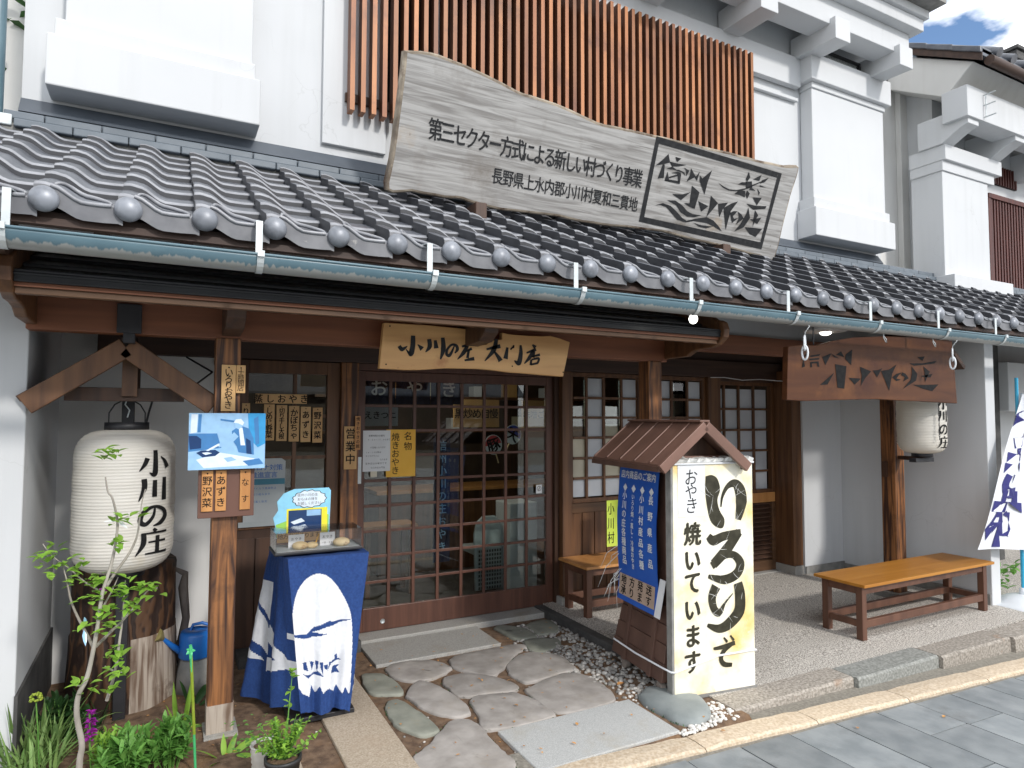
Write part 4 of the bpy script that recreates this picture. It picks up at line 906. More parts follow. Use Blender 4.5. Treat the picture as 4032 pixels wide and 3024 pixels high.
# ---- granite slabs
def slab(x0, x1, y0, y1, z, m, label, th=0.10):
    g = MB().box(x0, x1, y0, y1, z-th, z)
    return tag(g.build('granite_slab', m, bevel=0.006, loc=((x0+x1)/2, (y0+y1)/2, z)), label, 'stone slab', 'cut granite slabs of the entrance')
slab(1.248, 2.165, 4.285, 4.72, 0.012, 'granite', 'speckled granite doorstep slab under the lattice door')
slab(1.20, 3.02, 4.725, 5.0, 0.03, 'granite', 'narrow granite sill strip the lattice door runs on')
slab(1.562, 2.412, 2.695, 3.13, 0.004, 'granite_lt', 'pale speckled granite slab at the street edge of the entrance')
slab(0.780, 1.083, 2.62, 4.21, 0.006, 'granite_warm', 'long brownish granite strip beside the blue cloth stand')
slab(0.38, 0.60, 2.3, 3.42, 0.004, 'granite_warm', 'brownish granite strip under the two flower pots')
slab(0.44, 1.24, 4.62, 4.99, 0.07, 'dkgrey', 'dark sill stone under the window of wooden menu tags', th=0.15)

# ---- stepping stones
slabels = ['largest grey stepping stone at the bottom, nearest the street', 'small greenish stepping stone beside the brown granite strip', 'pinkish grey stepping stone next to the small greenish one', 'dark grey stepping stone above the pale granite slab',
           'long grey stepping stone in the middle of the path', 'broad round stepping stone beside the lantern sign board', 'rounded stepping stone next to the dark pebbles', 'grey stepping stone with a pointed corner below the doorstep slab',
           'flat brownish stepping stone touching the doorstep slab', 'small blue green stepping stone at the doorstep corner', 'smooth blue grey boulder under the yellow sign panel', 'greenish stepping stone close to the door sill', 'small dark stone at the door corner by the little bench', 'mossy dark stone among the pebbles']
for i, poly in enumerate(DATA['stones']):
    cx = sum(p[0] for p in poly)/len(poly); cy = sum(p[1] for p in poly)/len(poly)
    pts, _ = smooth_line(poly+[poly[0]], [1]*(len(poly)+1), 4)
    pts = pts[:-1]
    g = MB(); k = len(pts)
    vs = []
    top = 0.045 if i == 10 else 0.004+0.004*((i*37) % 5)/5
    rings = [(1.045, -0.06), (1.04, top-0.012), (1.022, top-0.003), (0.99, top), (0.7, top+0.001), (0.35, top+0.001)]
    if i == 10:
        rings = [(1.0, -0.06), (1.0, -0.01), (0.96, 0.010), (0.86, 0.024), (0.6, 0.034), (0.3, 0.038)]
    for s, z in rings:
        for x, y in pts:
            qx, qy = cx+(x-cx)*s, cy+(y-cy)*s
            wz = 0.0035*mnoise.noise(Vector((qx*7, qy*7, i))) if s < 0.97 else 0
            jx = 0.012*mnoise.noise(Vector((x*16, y*16, i+5)))+0.005*mnoise.noise(Vector((x*45, y*45, i))); jy = 0.012*mnoise.noise(Vector((x*16, y*16, i+9)))+0.005*mnoise.noise(Vector((x*45, y*45, i+3)))
            vs.append((qx+jx, qy+jy, z+wz))
    vs.append((cx, cy, rings[-1][1]))
    fs = [(r*k+a, r*k+(a+1) % k, (r+1)*k+(a+1) % k, (r+1)*k+a) for r in range(len(rings)-1) for a in range(k)]
    b = (len(rings)-1)*k
    fs += [(b+a, b+(a+1) % k, len(vs)-1) for a in range(k)]
    g.add(vs, fs, 0, True)
    m = 'flag_green' if i in (1, 9, 11, 12, 13) else ('boulder' if i == 10 else 'flag')
    o = g.build('stepping_stone', m, loc=(cx, cy, 0))
    tag(o, slabels[i], 'stepping stone', 'natural stones of the entrance path')

# ---- pebbles
def pebbles(name, mt, spots, rmin, rmax, seed):
    g = MB(); rr = random.Random(seed)
    for x, y in spots:
        r = rr.uniform(rmin, rmax); a = rr.uniform(0, 3.14)
        sx, sy, sz = r*rr.uniform(0.8, 1.3), r*rr.uniform(0.7, 1.0), r*rr.uniform(0.45, 0.75)
        ca, sa = math.cos(a), math.sin(a)
        vs = []
        for i, (zz, s) in enumerate(((-0.6, 0.75), (0.0, 1.0), (0.62, 0.72))):
            for j in range(7):
                t = 2*math.pi*j/7
                px, py = sx*s*math.cos(t), sy*s*math.sin(t)
                vs.append((x+px*ca-py*sa, y+px*sa+py*ca, -0.012+sz*(zz+0.5)))
        vs.append((x, y, -0.012+sz*1.5))
        fs = [(i*7+j, i*7+(j+1) % 7, (i+1)*7+(j+1) % 7, (i+1)*7+j) for i in range(2) for j in range(7)]+[(14+j, 14+(j+1) % 7, 21) for j in range(7)]
        g.add(vs, fs, 0, True)
    o = g.build(name, mt, loc=(spots[0][0], spots[0][1], 0))
    return tag(o, None or '', '', None, 'stuff')
rr = random.Random(11)
sp = []
while len(sp) < 900:
    x, y = rr.uniform(2.12, 2.79), rr.uniform(3.05, 4.68)
    if y < 4.62-(2.79-x)*0.0 and x > 2.15+0.55*abs(y-3.9)/0.9*0.6+rr.uniform(-0.05, 0.12):
        sp.append((x, y))
o = pebbles('pebble_gravel', 'pebble', sp, 0.009, 0.021, 4)
o['label'] = 'dark and pale pebbles beside the lantern sign board'; o['category'] = 'gravel'
sp = [(rr.uniform(2.52, 2.86), rr.uniform(2.68, 2.90)) for _ in range(150)]+[(rr.uniform(2.40, 2.60), rr.uniform(2.67, 2.72)) for _ in range(40)]+[(rr.uniform(2.2, 2.7), rr.uniform(3.0, 3.25)) for _ in range(26)]
o = pebbles('white_pebbles', 'pebble_white', sp, 0.008, 0.018, 5)
o['label'] = 'white pebbles at the foot of the yellow sign panel'; o['category'] = 'gravel'
sp = [(rr.uniform(-0.55, 0.76), rr.uniform(2.8, 4.5)) for _ in range(120)]+[(rr.uniform(1.09, 2.2), rr.uniform(2.72, 4.5)) for _ in range(160)]
o = pebbles('soil_grit', 'pebble', sp, 0.003, 0.008, 6)
o['label'] = 'small grit lying on the brown soil'; o['category'] = 'grit'

# ---- fallen leaves
ll = [((2.46, 3.30), 'curled orange leaf on the dark pebbles'), ((1.96, 2.98), 'tiny orange leaf on the pale granite slab'), ((2.02, 3.42), 'small orange leaf between two stepping stones'), ((3.35, 2.35), 'orange speck of leaf on the grey paving'), ((2.60, 2.60), 'brown leaf bit on the pale kerb'), ((3.92, 2.22), 'dry yellow leaf on the grey street slab')]
for i, ((x, y), lab) in enumerate(ll):
    g = MB()
    z = 0.012 if y > 2.9 else (street_z(x)+0.006 if y < 2.5 else street_z(x)+0.026)
    if i == 1: z = 0.01
    if i == 2: z = 0.0
    a = i*1.3
    g.leaf((x, y, z), (math.cos(a), math.sin(a), 0.25), (0, 0, 1), 0.05 if i == 0 else 0.028, 0.035 if i == 0 else 0.018, 0.1, segs=4)
    tag(g.build('fallen_leaf', 'dead_leaf', loc=(x, y, z)), lab, 'leaf', 'fallen leaves on the ground')

# litter of dry leaf bits on the soil, moss tufts in the joints
g = MB(); rr = random.Random(31)
for i in range(170):
    x, y = (rr.uniform(-0.55, 0.75), rr.uniform(3.2, 4.6)) if i < 90 else (rr.uniform(1.1, 2.7), rr.uniform(2.75, 4.6))
    a = rr.uniform(0, 6.28)
    g.leaf((x, y, 0.012), (math.cos(a), math.sin(a), rr.uniform(0.0, 0.4)), (0, 0, 1), rr.uniform(0.010, 0.030), rr.uniform(0.006, 0.014), 0.1, segs=3)
o = tag(g.build('leaf_litter', 'dead_leaf', loc=(0.3, 3.6, 0)), 'dry leaf bits scattered over the brown soil', 'leaf litter', None, 'stuff')
g = MB()
for i in range(900):
    P = DATA['stones'][rr.randrange(len(DATA['stones']))]
    k = rr.randrange(len(P)); t = rr.random(); q0, q1 = P[k], P[(k+1) % len(P)]
    cx = sum(p[0] for p in P)/len(P); cy = sum(p[1] for p in P)/len(P)
    x, y = q0[0]+(q1[0]-q0[0])*t, q0[1]+(q1[1]-q0[1])*t
    if mnoise.noise(Vector((x*4, y*4, 7))) < 0.05 or y < 2.7: continue
    x, y = cx+(x-cx)*1.05, cy+(y-cy)*1.05
    a = rr.uniform(0, 6.28)
    g.leaf((x, y, -0.01), (math.cos(a)*0.6, math.sin(a)*0.6, 1), (0, 0, 1), rr.uniform(0.010, 0.022), 0.006, 0.2, segs=3)
o = tag(g.build('joint_moss', 'leaf_dark', loc=(1.8, 3.6, 0)), 'low moss and weeds in the joints between the stepping stones', 'moss', None, 'stuff')

# ================================================================== THE SHOP BUILDING
shop = thing('shop_building', 'white plastered storehouse shop with grey tiled pent roof and wooden ground floor', 'building', (2.8, 4.9, 0))
YW = 4.62           # upper wall
YD = 4.90           # ground floor wall
g = MB()
g.box(-0.80, 7.20, YW, YW+0.30, 2.45, 6.6)
g.build('upper_wall', 'plaster', shop)
g = MB()
g.box(7.00, 7.20, YW+0.30, 9.0, 2.45, 6.6)
g.build('side_wall', 'plaster', shop)

def pilaster(x0, x1, full):
    g = MB()
    zb, zt = (3.50, 3.80)
    g.box(x0, x1, 4.39, YW-0.002, zb, zt)                                  # base block
    g.box(x0+0.03, x1-0.03, 4.43, YW-0.004, zt, zt+0.115)                  # plinth
    g.box(x0+0.075, x1-0.045, 4.47, YW-0.006, zt+0.115, 5.085)              # shaft
    g.box(x0+0.06, x1-0.03, 4.452, YW-0.008, 5.085, 5.145)                # neck
    g.box(x0-0.002, x1+0.012, 4.405, YW-0.010, 5.145, 5.42)               # cap
    return g.build('pilaster', 'plaster', shop, bevel=0.008)
pilaster(5.80, 7.12, True)
pilaster(-0.66, 0.475, True)
# broad shallow strip beside the lattice
g = MB()
g.box(0.905, 1.36, 4.585, YW-0.003, 3.55, 6.3)
g.build('wall_strip', 'plaster', shop, bevel=0.004)
# narrow frame to the right of the lattice and the plain panel with its head moulding
g = MB()
g.box(5.03, 5.12, 4.56, YW-0.003, 3.55, 4.99)
g.box(5.03, 5.80, 4.575, YW-0.005, 4.965, 5.00)
g.build('panel_moulding', 'plaster', shop, bevel=0.004)
# wall head band below the brackets
g = MB()
g.box(-0.7, 5.80, 4.54, YW-0.012, 5.10, 5.415)
g.build('wall_band', 'plaster', shop, bevel=0.006)
# eave brackets, beam on them and boxed cornice
for i in range(6):
    xb = 4.69+1.035*(i-3)+(0.0 if i > 2 else 0)
    if i == 5: xb = 6.765
    if i == 4: xb = 5.725
    g = MB()
    g.prism([(4.07, 5.375), (4.60, 5.40), (4.60, 5.62), (4.07, 5.60)], (xb, 0, 0), (0, 1, 0), (0, 0, 1), 0.0, 0.225)
    g.build('eave_bracket', 'plaster', shop, bevel=0.006)
g = MB()
g.box(1.2, 7.03, 4.13, 4.38, 5.545, 5.80)
g.build('eave_beam', 'plaster', shop, bevel=0.006)
g = MB()
g.box(1.2, 7.12, 4.02, 4.60, 5.80, 5.93)
g.box(1.2, 7.16, 3.98, 4.60, 5.93, 6.02)
g.build('cornice', 'plaster', shop, bevel=0.008)
g = MB()
g.box(1.2, 7.19, 3.82, 4.75, 6.02, 6.07)
g.build('roof_eave', 'mortar', shop)
g = MB()
g.box(6.18, 6.70, 4.50, 4.54, 5.30, 5.545)
v = g.build('vent_mesh', 'mortar', shop)
g = MB()
g.box(6.66, 6.685, 4.46, 4.50, 5.30, 5.545); g.box(6.18, 6.66, 4.46, 4.50, 5.525, 5.545)
g.build('vent_frame', 'blacksteel', v)
g = MB()
for i in range(26):
    xx = 6.0+i*0.026
    g.bar((xx, 4.492, 5.28), (xx+0.13, 4.492, 5.53), 0.003, 0.003)
    g.bar((xx+0.13, 4.488, 5.28), (xx, 4.488, 5.53), 0.003, 0.003)
g.build('wire_mesh', 'galv', v)

# ---- lattice of upright slats before the upper window
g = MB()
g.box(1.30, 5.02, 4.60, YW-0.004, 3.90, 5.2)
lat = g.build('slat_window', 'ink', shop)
for xx in (1.75, 2.55, 3.35, 4.15):
    MB().box(xx, xx+0.05, 4.585, 4.60, 3.9, 5.2).build('window_jamb', 'plaster', lat)
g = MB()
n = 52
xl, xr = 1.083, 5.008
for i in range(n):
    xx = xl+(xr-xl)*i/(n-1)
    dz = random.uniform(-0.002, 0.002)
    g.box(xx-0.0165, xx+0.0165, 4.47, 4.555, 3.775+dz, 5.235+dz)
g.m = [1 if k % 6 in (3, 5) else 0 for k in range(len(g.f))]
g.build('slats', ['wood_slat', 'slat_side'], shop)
g = MB()
for zz in (3.90, 5.10):
    g.box(1.055, 5.02, 4.555, 4.583, zz-0.03, zz+0.03)
g.build('slat_rail', 'wood_dark', shop)

# ---- flashing and the two courses of flat tiles above the pent roof
RX0, RX1 = -1.55, 12.2
g = MB()
g.hexa([(-0.80, 4.53, 3.315), (7.12, 4.53, 3.315), (7.12, 4.66, 3.315), (-0.80, 4.66, 3.315)], [(-0.80, 4.545, 3.375), (7.12, 4.545, 3.375), (7.12, 4.66, 3.48), (-0.80, 4.66, 3.48)])
# sloping face up to the wall
g.hexa([(-0.80, 4.535, 3.376), (7.12, 4.535, 3.376), (7.12, 4.615, 3.376), (-0.80, 4.615, 3.376)], [(-0.80, 4.600, 3.478), (7.12, 4.600, 3.478), (7.12, 4.615, 3.478), (-0.80, 4.615, 3.478)])
g.build('wall_flashing', 'slate', shop)
g = MB()
for row in range(2):
    xx = RX0-0.1-0.14*row
    z0 = 3.262+0.052*row; yf = 4.475+0.030*row
    while xx < RX1:
        g.box(max(xx+0.002, -0.86), xx+0.278, yf, 4.60, z0, z0+0.046) if xx > -1.0 else None
        xx += 0.28
g.build('ridge_tiles', 'noshi', shop, bevel=0.007)
g = MB()
g.box(RX0, RX1, 4.515, 4.60, 3.10, 3.29)
g.build('mortar_bed', 'mortar', shop)

# ---- pent roof
PER = 0.267; PIT = 0.2257; NR = 8
def ZT(y):
    return 2.412+0.5*(y-2.90)
def prof(u):
    if u < 0.0: return 0
    if u <= 0.19: return 0.052+0.004*math.sin(u/0.19*math.pi)
    if u < 0.60:
        t = (u-0.19)/0.41
        return 0.052*(0.5+0.5*math.cos(math.pi*t))
    return 0.0+0.004*max(0, (u-0.8)/0.2)
US = [0.0, 0.03, 0.08, 0.13, 0.19, 0.25, 0.31, 0.37, 0.43, 0.50, 0.58, 0.70, 0.82, 0.93, 1.0, 1.06]
roof = MB()
TH = 0.031
ncol = int((RX1-RX0)/PER)
X0 = -0.456-PER*4
for ci in range(ncol+1):
    bx = X0+ci*PER
    for r in range(NR):
        yf = 2.885+PIT*r; yb = yf+PIT+0.03
        jz = random.uniform(-0.0025, 0.0025); jx = random.uniform(-0.002, 0.002)
        vs = []; fs = []
        n = len(US)
        for (yy, lift) in ((yf, 0.028), (yf+0.016, 0.0320), (yb, 0.001)):
            for u_ in US:
                h = prof(u_) if u_ <= 1 else prof(1.0)-0.006
                zz = ZT(yy)+h+lift+jz
                if yy == yf: zz -= 0.004
                vs.append((bx+jx+u_*PER*1.0, yy, zz))
        for u_ in US:      # underside of the front edge
            h = prof(u_) if u_ <= 1 else prof(1.0)-0.006
            drop = TH if r else 0.062
            vs.append((bx+jx+u_*PER, yf+0.002, ZT(yf)+h*(1.0 if r else 0.8)+0.024-drop+jz))
        vs.append((bx+jx-0.001, yf, ZT(yf)-0.004)); vs.append((bx+jx-0.001, yb, ZT(yb)-0.012))
        top, lip, front = [], [], []
        for k in range(n-1):
            lip.append((k, k+1, n+k+1, n+k))
            top.append((n+k, n+k+1, 2*n+k+1, 2*n+k))
            front.append((3*n+k, 3*n+k+1, k+1, k))
        roof.add(vs, top, 0, True)
        b = len(roof.v)-len(vs)
        for f in lip:
            roof.f.append(tuple(i+b for i in f)); roof.m.append(1); roof.sm.append(True)
        for f in front:
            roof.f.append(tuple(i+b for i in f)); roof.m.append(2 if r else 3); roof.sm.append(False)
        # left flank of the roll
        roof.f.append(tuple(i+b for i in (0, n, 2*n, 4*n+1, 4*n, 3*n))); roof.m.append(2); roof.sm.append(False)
roof_o = roof.build('tiled_roof', ['tile', 'tile_lip', 'tile_riser', 'tile_apron'], shop)

# curved ornament ring on each eave tile
g = MB()
for ci in range(ncol+1):
    bx = X0+ci*PER
    pts = []
    for k in range(17):
        a = math.pi*k/16
        u_ = 0.58-0.34*math.cos(a)
        yy = 2.893+0.135*math.sin(a)*(0.75+0.25*math.cos(a))
        pts.append((bx+u_*PER, yy, ZT(yy)+prof(u_)+0.033))
    g.tube(pts, [0.005+0.004*math.sin(math.pi*i/16) for i in range(17)], 6)
    pts = [(bx+(0.20+0.72*k/8)*PER, 2.884, ZT(2.884)+prof(0.20+0.72*k/8)+0.022+0.008) for k in range(9)]
    g.tube(pts, 0.008, 6)
g.build('tile_rings', 'tile_lip', roof_o)
cap = None
for ci in range(ncol+1):
    cx = X0+ci*PER+0.035
    if cap is None:
        g = MB()
        g.ball((cx, 2.888, 2.432), 0.0475, 0.026, 0.0475, 20, 12)
        cap = MB().ball((cx, 2.876, 2.430), 0.0485, 0.030, 0.0485, 24, 14).build('eave_cap', 'tile_ball', roof_o, loc=(cx, 2.876, 2.430))
    else:
        c = cap.copy(); COL.objects.link(c); c.parent = roof_o
        c.location = cap.location+Vector((ci*PER, 0, 0))

# roof boarding, rafters, eave edge
g = MB()
g.add([(RX0, 2.93, 2.372), (RX1, 2.93, 2.372), (RX1, 4.75, 3.28), (RX0, 4.75, 3.28), (RX0, 2.93, 2.398), (RX1, 2.93, 2.398), (RX1, 4.75, 3.306), (RX0, 4.75, 3.306)],
      [(0, 3, 2, 1), (4, 5, 6, 7), (0, 1, 5, 4), (2, 3, 7, 6)])
g.build('roof_boarding', 'wood_darkx', shop)
g = MB()
g.box(RX0, RX1, 2.915, 2.955, 2.345, 2.372)
g.build('eave_board', 'wood_darkx', shop)
xx = -0.55
g = MB()
while xx < 9.5:
    g.bar((xx, 2.99, 2.365), (xx, 4.7, 3.22), 0.05, 0.065)
    xx += 0.30
g.build('rafters', 'wood_dark', shop)
# stubby rafter end on the far left
MB().box(-0.66, -0.57, 3.0, 3.8, 2.27, 2.40).build('purlin_end', 'wood_dark', shop)

# ---- gutter with hangers
GX0, GX1 = -1.4, 9.4
g = MB()
n = 14
GY, GZ, GR = 2.825, 2.286, 0.061
vs = []
for xx in (GX0, GX1):
    for k in range(n+1):
        a = math.pi+math.pi*k/n
        vs.append((xx, GY+GR*math.cos(a), GZ+GR*math.sin(a)))
    for k in range(n, -1, -1):
        a = math.pi+math.pi*k/n
        vs.append((xx, GY+(GR-0.004)*math.cos(a), GZ+(GR-0.004)*math.sin(a)))
m = 2*(n+1)
g.add(vs, [(k, (k+1) % m, m+(k+1) % m, m+k) for k in range(m)], 0, True)
g.tube([(GX0, GY-GR, GZ+0.001), (GX1, GY-GR, GZ+0.001)], 0.006, 8)
gut = g.build('gutter', 'gutter', shop, loc=(2.8, GY, GZ))
for xx in (1.9, 4.86, 7.4):
    a = MB(); pts = [(xx, GY+(GR+0.003)*math.cos(math.pi+math.pi*k/12), GZ+(GR+0.003)*math.sin(math.pi+math.pi*k/12)) for k in range(13)]
first = None
for i, xx in enumerate([-1.40, -0.522, 0.313, 1.055, 1.86, 2.65, 3.46, 4.285, 5.09, 5.88, 6.70, 7.5]):
    if first is None:
        g = MB()
        w = 0.013
        g.box(xx-w, xx+w, GY+0.005, GY+0.009, GZ+0.002, GZ+0.155)
        g.bar((xx, GY+0.007, GZ+0.153), (xx+0.0, GY+0.10, GZ+0.168), 0.026, 0.004)
        g.box(xx-w*0.8, xx+w*0.8, GY-GR-0.010, GY+0.009, GZ+0.0075, GZ+0.0115)
        pts = [(GY+(GR+0.0045)*math.cos(math.pi+math.pi*k/12), GZ+(GR+0.0045)*math.sin(math.pi+math.pi*k/12)) for k in range(13)]
        for k in range(12):
            g.add([(xx-w, pts[k][0], pts[k][1]), (xx+w, pts[k][0], pts[k][1]), (xx+w, pts[k+1][0], pts[k+1][1]), (xx-w, pts[k+1][0], pts[k+1][1])], [(0, 1, 2, 3)])
        g.box(xx-w, xx+w, GY-GR-0.014, GY-GR-0.004, GZ-0.01, GZ+0.014)
        first = g.build('gutter_hanger', 'galv', gut, loc=(xx, GY, GZ)); fx = xx
    else:
        c = first.copy(); COL.objects.link(c); c.parent = gut; c.location = first.location+Vector((xx-fx, 0, 0))

# ---- left party wall and its dark base
g = MB()
g.box(-1.60, -0.60, 3.85, 9.0, -0.2, 2.42)
g.build('left_wing_wall', 'plaster', shop, bevel=0.006)
g = MB()
g.hexa([(-0.602, 3.84, -0.1), (-0.585, 3.84, -0.1), (-0.585, 4.9, -0.1), (-0.602, 4.9, -0.1)], [(-0.602, 3.84, 0.33), (-0.588, 3.84, 0.33), (-0.588, 4.9, 0.35), (-0.602, 4.9, 0.35)])
g.build('wall_base', 'dkgrey', shop)
# back wall of the planting corner
g = MB()
g.box(-0.60, 0.40, YD, YD+0.15, -0.2, 2.40)
g.build('back_wall', 'plaster_old', shop)
MB().box(0.27, 0.40, YD-0.022, YD-0.002, 1.985, 2.02).build('bare_mortar', 'mortar', shop, bevel=0.006)
# lintels
g = MB()
g.box(-0.40, 5.80, YD-0.10, YD+0.06, 2.035, 2.20)
g.build('lintel', 'wood_darkx', shop, bevel=0.004)
g = MB()
g.box(-0.60, 6.4, YD-0.05, YD+0.05, 2.20, 3.2)
g.build('wall_board', 'wood_darkx', shop)

# ---- front posts and beam of the porch
def post(x0, x1, y0, y1, z1, m='wood_post', foot=True, name='post'):
    g = MB().box(x0, x1, y0, y1, 0.06 if foot else 0.0, z1)
    o = g.build(name, m, shop, bevel=0.006, loc=((x0+x1)/2, (y0+y1)/2, 0))
    if foot:
        MB().box(x0-0.02, x1+0.02, y0-0.02, y1+0.02, -0.06, 0.07).build('footing_stone', 'granite', o, bevel=0.008)
    return o
p1 = MB().box(0.214, 0.336, 3.74, 3.86, 0.0, 2.05).build('post', 'wood_post', shop, bevel=0.005, loc=(0.27, 3.8, 0))
MB().box(0.211, 0.339, 3.737, 3.863, -0.06, 0.16).build('bleached_foot', 'stump_pale', p1)
MB().box(0.20, 0.36, 3.70, 3.90, -0.05, 0.02).build('footing_stone', 'granite', p1)
post(3.085, 3.205, 3.74, 3.86, 2.05)
p3 = post(5.83, 5.965, 3.655, 3.79, 2.12)
MB().box(5.800, 5.828, 3.72, 3.76, 1.10, 1.24).build('hinge_block', 'wood_dark', p3)
g = MB()
g.box(-0.60, 3.26, 3.745, 3.845, 2.045, 2.205)
g.build('porch_beam', 'wood_beam', shop, bevel=0.005)
g = MB()
g.box(-0.60, 3.26, 3.70, 3.76, 2.207, 2.235)
g.build('porch_purlin', 'wood_beam', shop, bevel=0.004)
g = MB()
g.box(3.30, 6.40, 3.74, 3.84, 2.15, 2.288)
g.build('eave_purlin', 'wood_beam', shop, bevel=0.004)
g = MB()
g.box(3.30, 6.40, 3.77, 3.82, 2.288, 2.80)
g.build('infill_panel', 'plaster', shop)
# bracket ends that poke out over the posts and over the sign
for xx, yy in ((0.285, 3.42), (1.625, 3.33)):
    g = MB()
    g.prism([(yy, 2.205), (yy+0.02, 2.12), (yy+0.10, 2.075), (3.76, 2.06), (3.76, 2.205)], (xx-0.045, 0, 0), (0, 1, 0), (0, 0, 1), 0, 0.09)
    g.build('beam_end', 'wood_dark', shop, bevel=0.005)

# ---- low black metal canopy over the entrance
canopy = MB()
CX0, CX1 = -0.555, 3.235
def cz(y): return 2.205+0.40*(y-3.2)
n = 5
yy = [3.2+0.16*i for i in range(n+1)]
for i in range(n):
    ya, yb = yy[i], yy[i+1]
    za, zb = cz(ya)+0.012, cz(yb)+0.004
    canopy.hexa([(CX0, ya, za-0.02), (CX1, ya, za-0.02), (CX1, yb+0.02, zb-0.02), (CX0, yb+0.02, zb-0.02)], [(CX0, ya, za), (CX1, ya, za), (CX1, yb+0.02, zb), (CX0, yb+0.02, zb)])
canopy.box(CX0, CX1, 3.185, 3.20, 2.172, 2.222)
canopy.tube([(CX0, 3.187, 2.205), (CX1, 3.187, 2.205)], 0.008, 8)
cano = canopy.build('canopy', 'blackmetal', shop, bevel=0.003)
g = MB()
g.hexa([(CX0, 3.205, 2.155), (CX1, 3.205, 2.155), (CX1, 4.0, 2.445), (CX0, 4.0, 2.445)], [(CX0, 3.205, 2.172), (CX1, 3.205, 2.172), (CX1, 4.0, 2.465), (CX0, 4.0, 2.465)])
g.build('soffit_board', 'wood_beam', cano)
g = MB()
g.box(CX0, CX1, 3.215, 3.25, 2.128, 2.156)
g.build('soffit_edge', 'wood_framex', cano, bevel=0.003)
g = MB()
for i in range(12):
    xx = -0.40+0.31*i
    g.bar((xx, 3.26, 2.15), (xx, 3.95, 2.40), 0.04, 0.045)
g.build('canopy_rafter', 'wood_beam', cano)
sc = DATA['scroll']
g = MB().prism(sc, (3.235, 0, 0), (0, 1, 0), (0, 0, 1), 0.0, 0.05)
g.prism([(3.16, 2.24), (3.30, 2.34), (3.78, 2.47), (3.78, 2.06), (3.6, 2.10), (3.45, 2.16), (3.25, 2.17)], (3.237, 0, 0), (0, 1, 0), (0, 0, 1), 0.0, 0.046)
g.build('scroll_board', 'wood_frame', cano, bevel=0.008)
g = MB().prism(sc, (-0.605, 0, 0), (0, 1, 0), (0, 0, 1), 0.0, 0.05)
g.prism([(3.16, 2.24), (3.30, 2.34), (3.78, 2.47), (3.78, 2.06), (3.6, 2.10), (3.45, 2.16), (3.25, 2.17)], (-0.603, 0, 0), (0, 1, 0), (0, 0, 1), 0.0, 0.046)
g.build('scroll_board', 'wood_frame', cano, bevel=0.008)

# ---- window with the menu tags (left of the door)
def framed(name, x0, x1, z0, z1, y, w, d, m='wood_frame'):
    g = MB()
    g.box(x0, x0+w, y, y+d, z0, z1); g.box(x1-w, x1, y, y+d, z0, z1)
    g.box(x0+w, x1-w, y+0.001, y+d-0.001, z1-w, z1); g.box(x0+w, x1-w, y+0.001, y+d-0.001, z0, z0+w)
    return g.build(name, m, shop, bevel=0.003)
w1 = framed('window', 0.40, 1.115, 0.86, 2.03, 4.85, 0.09, 0.06)
g = MB().box(0.40, 1.115, 4.86, 4.95, 0.06, 0.86)
g.build('wall_panel', 'wood_dark', shop)
g = MB()
for i in range(5):
    g.box(0.42+0.135*i, 0.42+0.135*i+0.128, 4.845, 4.859, 0.07, 0.80)
g.build('panel_board', 'wood_dark', shop, bevel=0.002)
MB().box(0.49, 1.025, 4.888, 4.894, 0.95, 1.94).build('window_glass', 'glass', w1)
g = MB()
g.box(0.79, 0.815, 4.870, 4.887, 0.95, 1.94)
for zz in (1.345, 1.64):
    g.box(0.49, 0.789, 4.872, 4.886, zz-0.012, zz+0.012); g.box(0.816, 1.025, 4.872, 4.886, zz-0.012, zz+0.012)
g.build('muntin', 'wood_frame', w1)
MB().box(1.117, 1.245, 4.80, 4.93, 0.10, 2.034).build('door_post', 'wood_post', shop, bevel=0.004, loc=(1.18, 4.86, 0))
MB().box(1.10, 1.262, 4.78, 4.95, -0.05, 0.10).build('footing_stone', 'granite', shop, bevel=0.006)
MB().box(3.012, 3.108, 4.80, 4.93, 0.10, 2.034).build('door_post', 'wood_frame', shop, bevel=0.004, loc=(3.06, 4.86, 0))
MB().box(2.985, 3.135, 4.77, 4.95, -0.05, 0.11).build('footing_stone', 'granite', shop, bevel=0.006)
MB().box(1.247, 3.01, 4.86, 4.95, 1.985, 2.033).build('door_head', 'wood_door', shop)
MB().box(2.97, 3.011, 4.86, 4.95, 0.03, 1.985).build('door_jamb', 'wood_dark', shop)

# ---- sliding lattice door
DX = [1.325, 1.5155, 1.711, 1.911, 2.113, 2.314, 2.514, 2.713, 2.904]
DZ = [0.205+i*0.1894 for i in range(10)]
g = MB()
g.box(1.250, 1.317, 4.892, 4.926, 0.034, 1.983); g.box(2.904, 2.968, 4.892, 4.926, 0.034, 1.983)
g.box(1.317, 2.904, 4.893, 4.925, 1.910, 1.983); g.box(1.317, 2.904, 4.893, 4.925, 0.034, 0.205)
door = g.build('lattice_door', 'wood_door', shop, bevel=0.004)
g = MB()
for x in DX[1:-1]:
    g.box(x-0.0125, x+0.0125, 4.897, 4.911, 0.206, 1.909)
g.build('upright_lattice', 'wood_door', door, bevel=0.002)
g = MB()
for z in DZ[1:-1]:
    for a, b in zip(DX[:-1], DX[1:]):
        g.box(a+(0.0127 if a != DX[0] else -0.006), b-(0.0127 if b != DX[-1] else 0.0), 4.8985, 4.9095, z-0.0105, z+0.0105)
g.build('cross_lattice', 'wood_door', door, bevel=0.002)
MB().box(1.318, 2.903, 4.9125, 4.9165, 0.207, 1.908).build('door_glass', 'glass', door)
MB().box(1.262, 1.293, 4.886, 4.892, 1.135, 1.335).build('door_pull', 'galv', door, bevel=0.003)
g = MB(); g.lathe([(0.0, 0.0), (0.018, 0.0), (0.018, 0.002)], (0, 0, 0), 16)
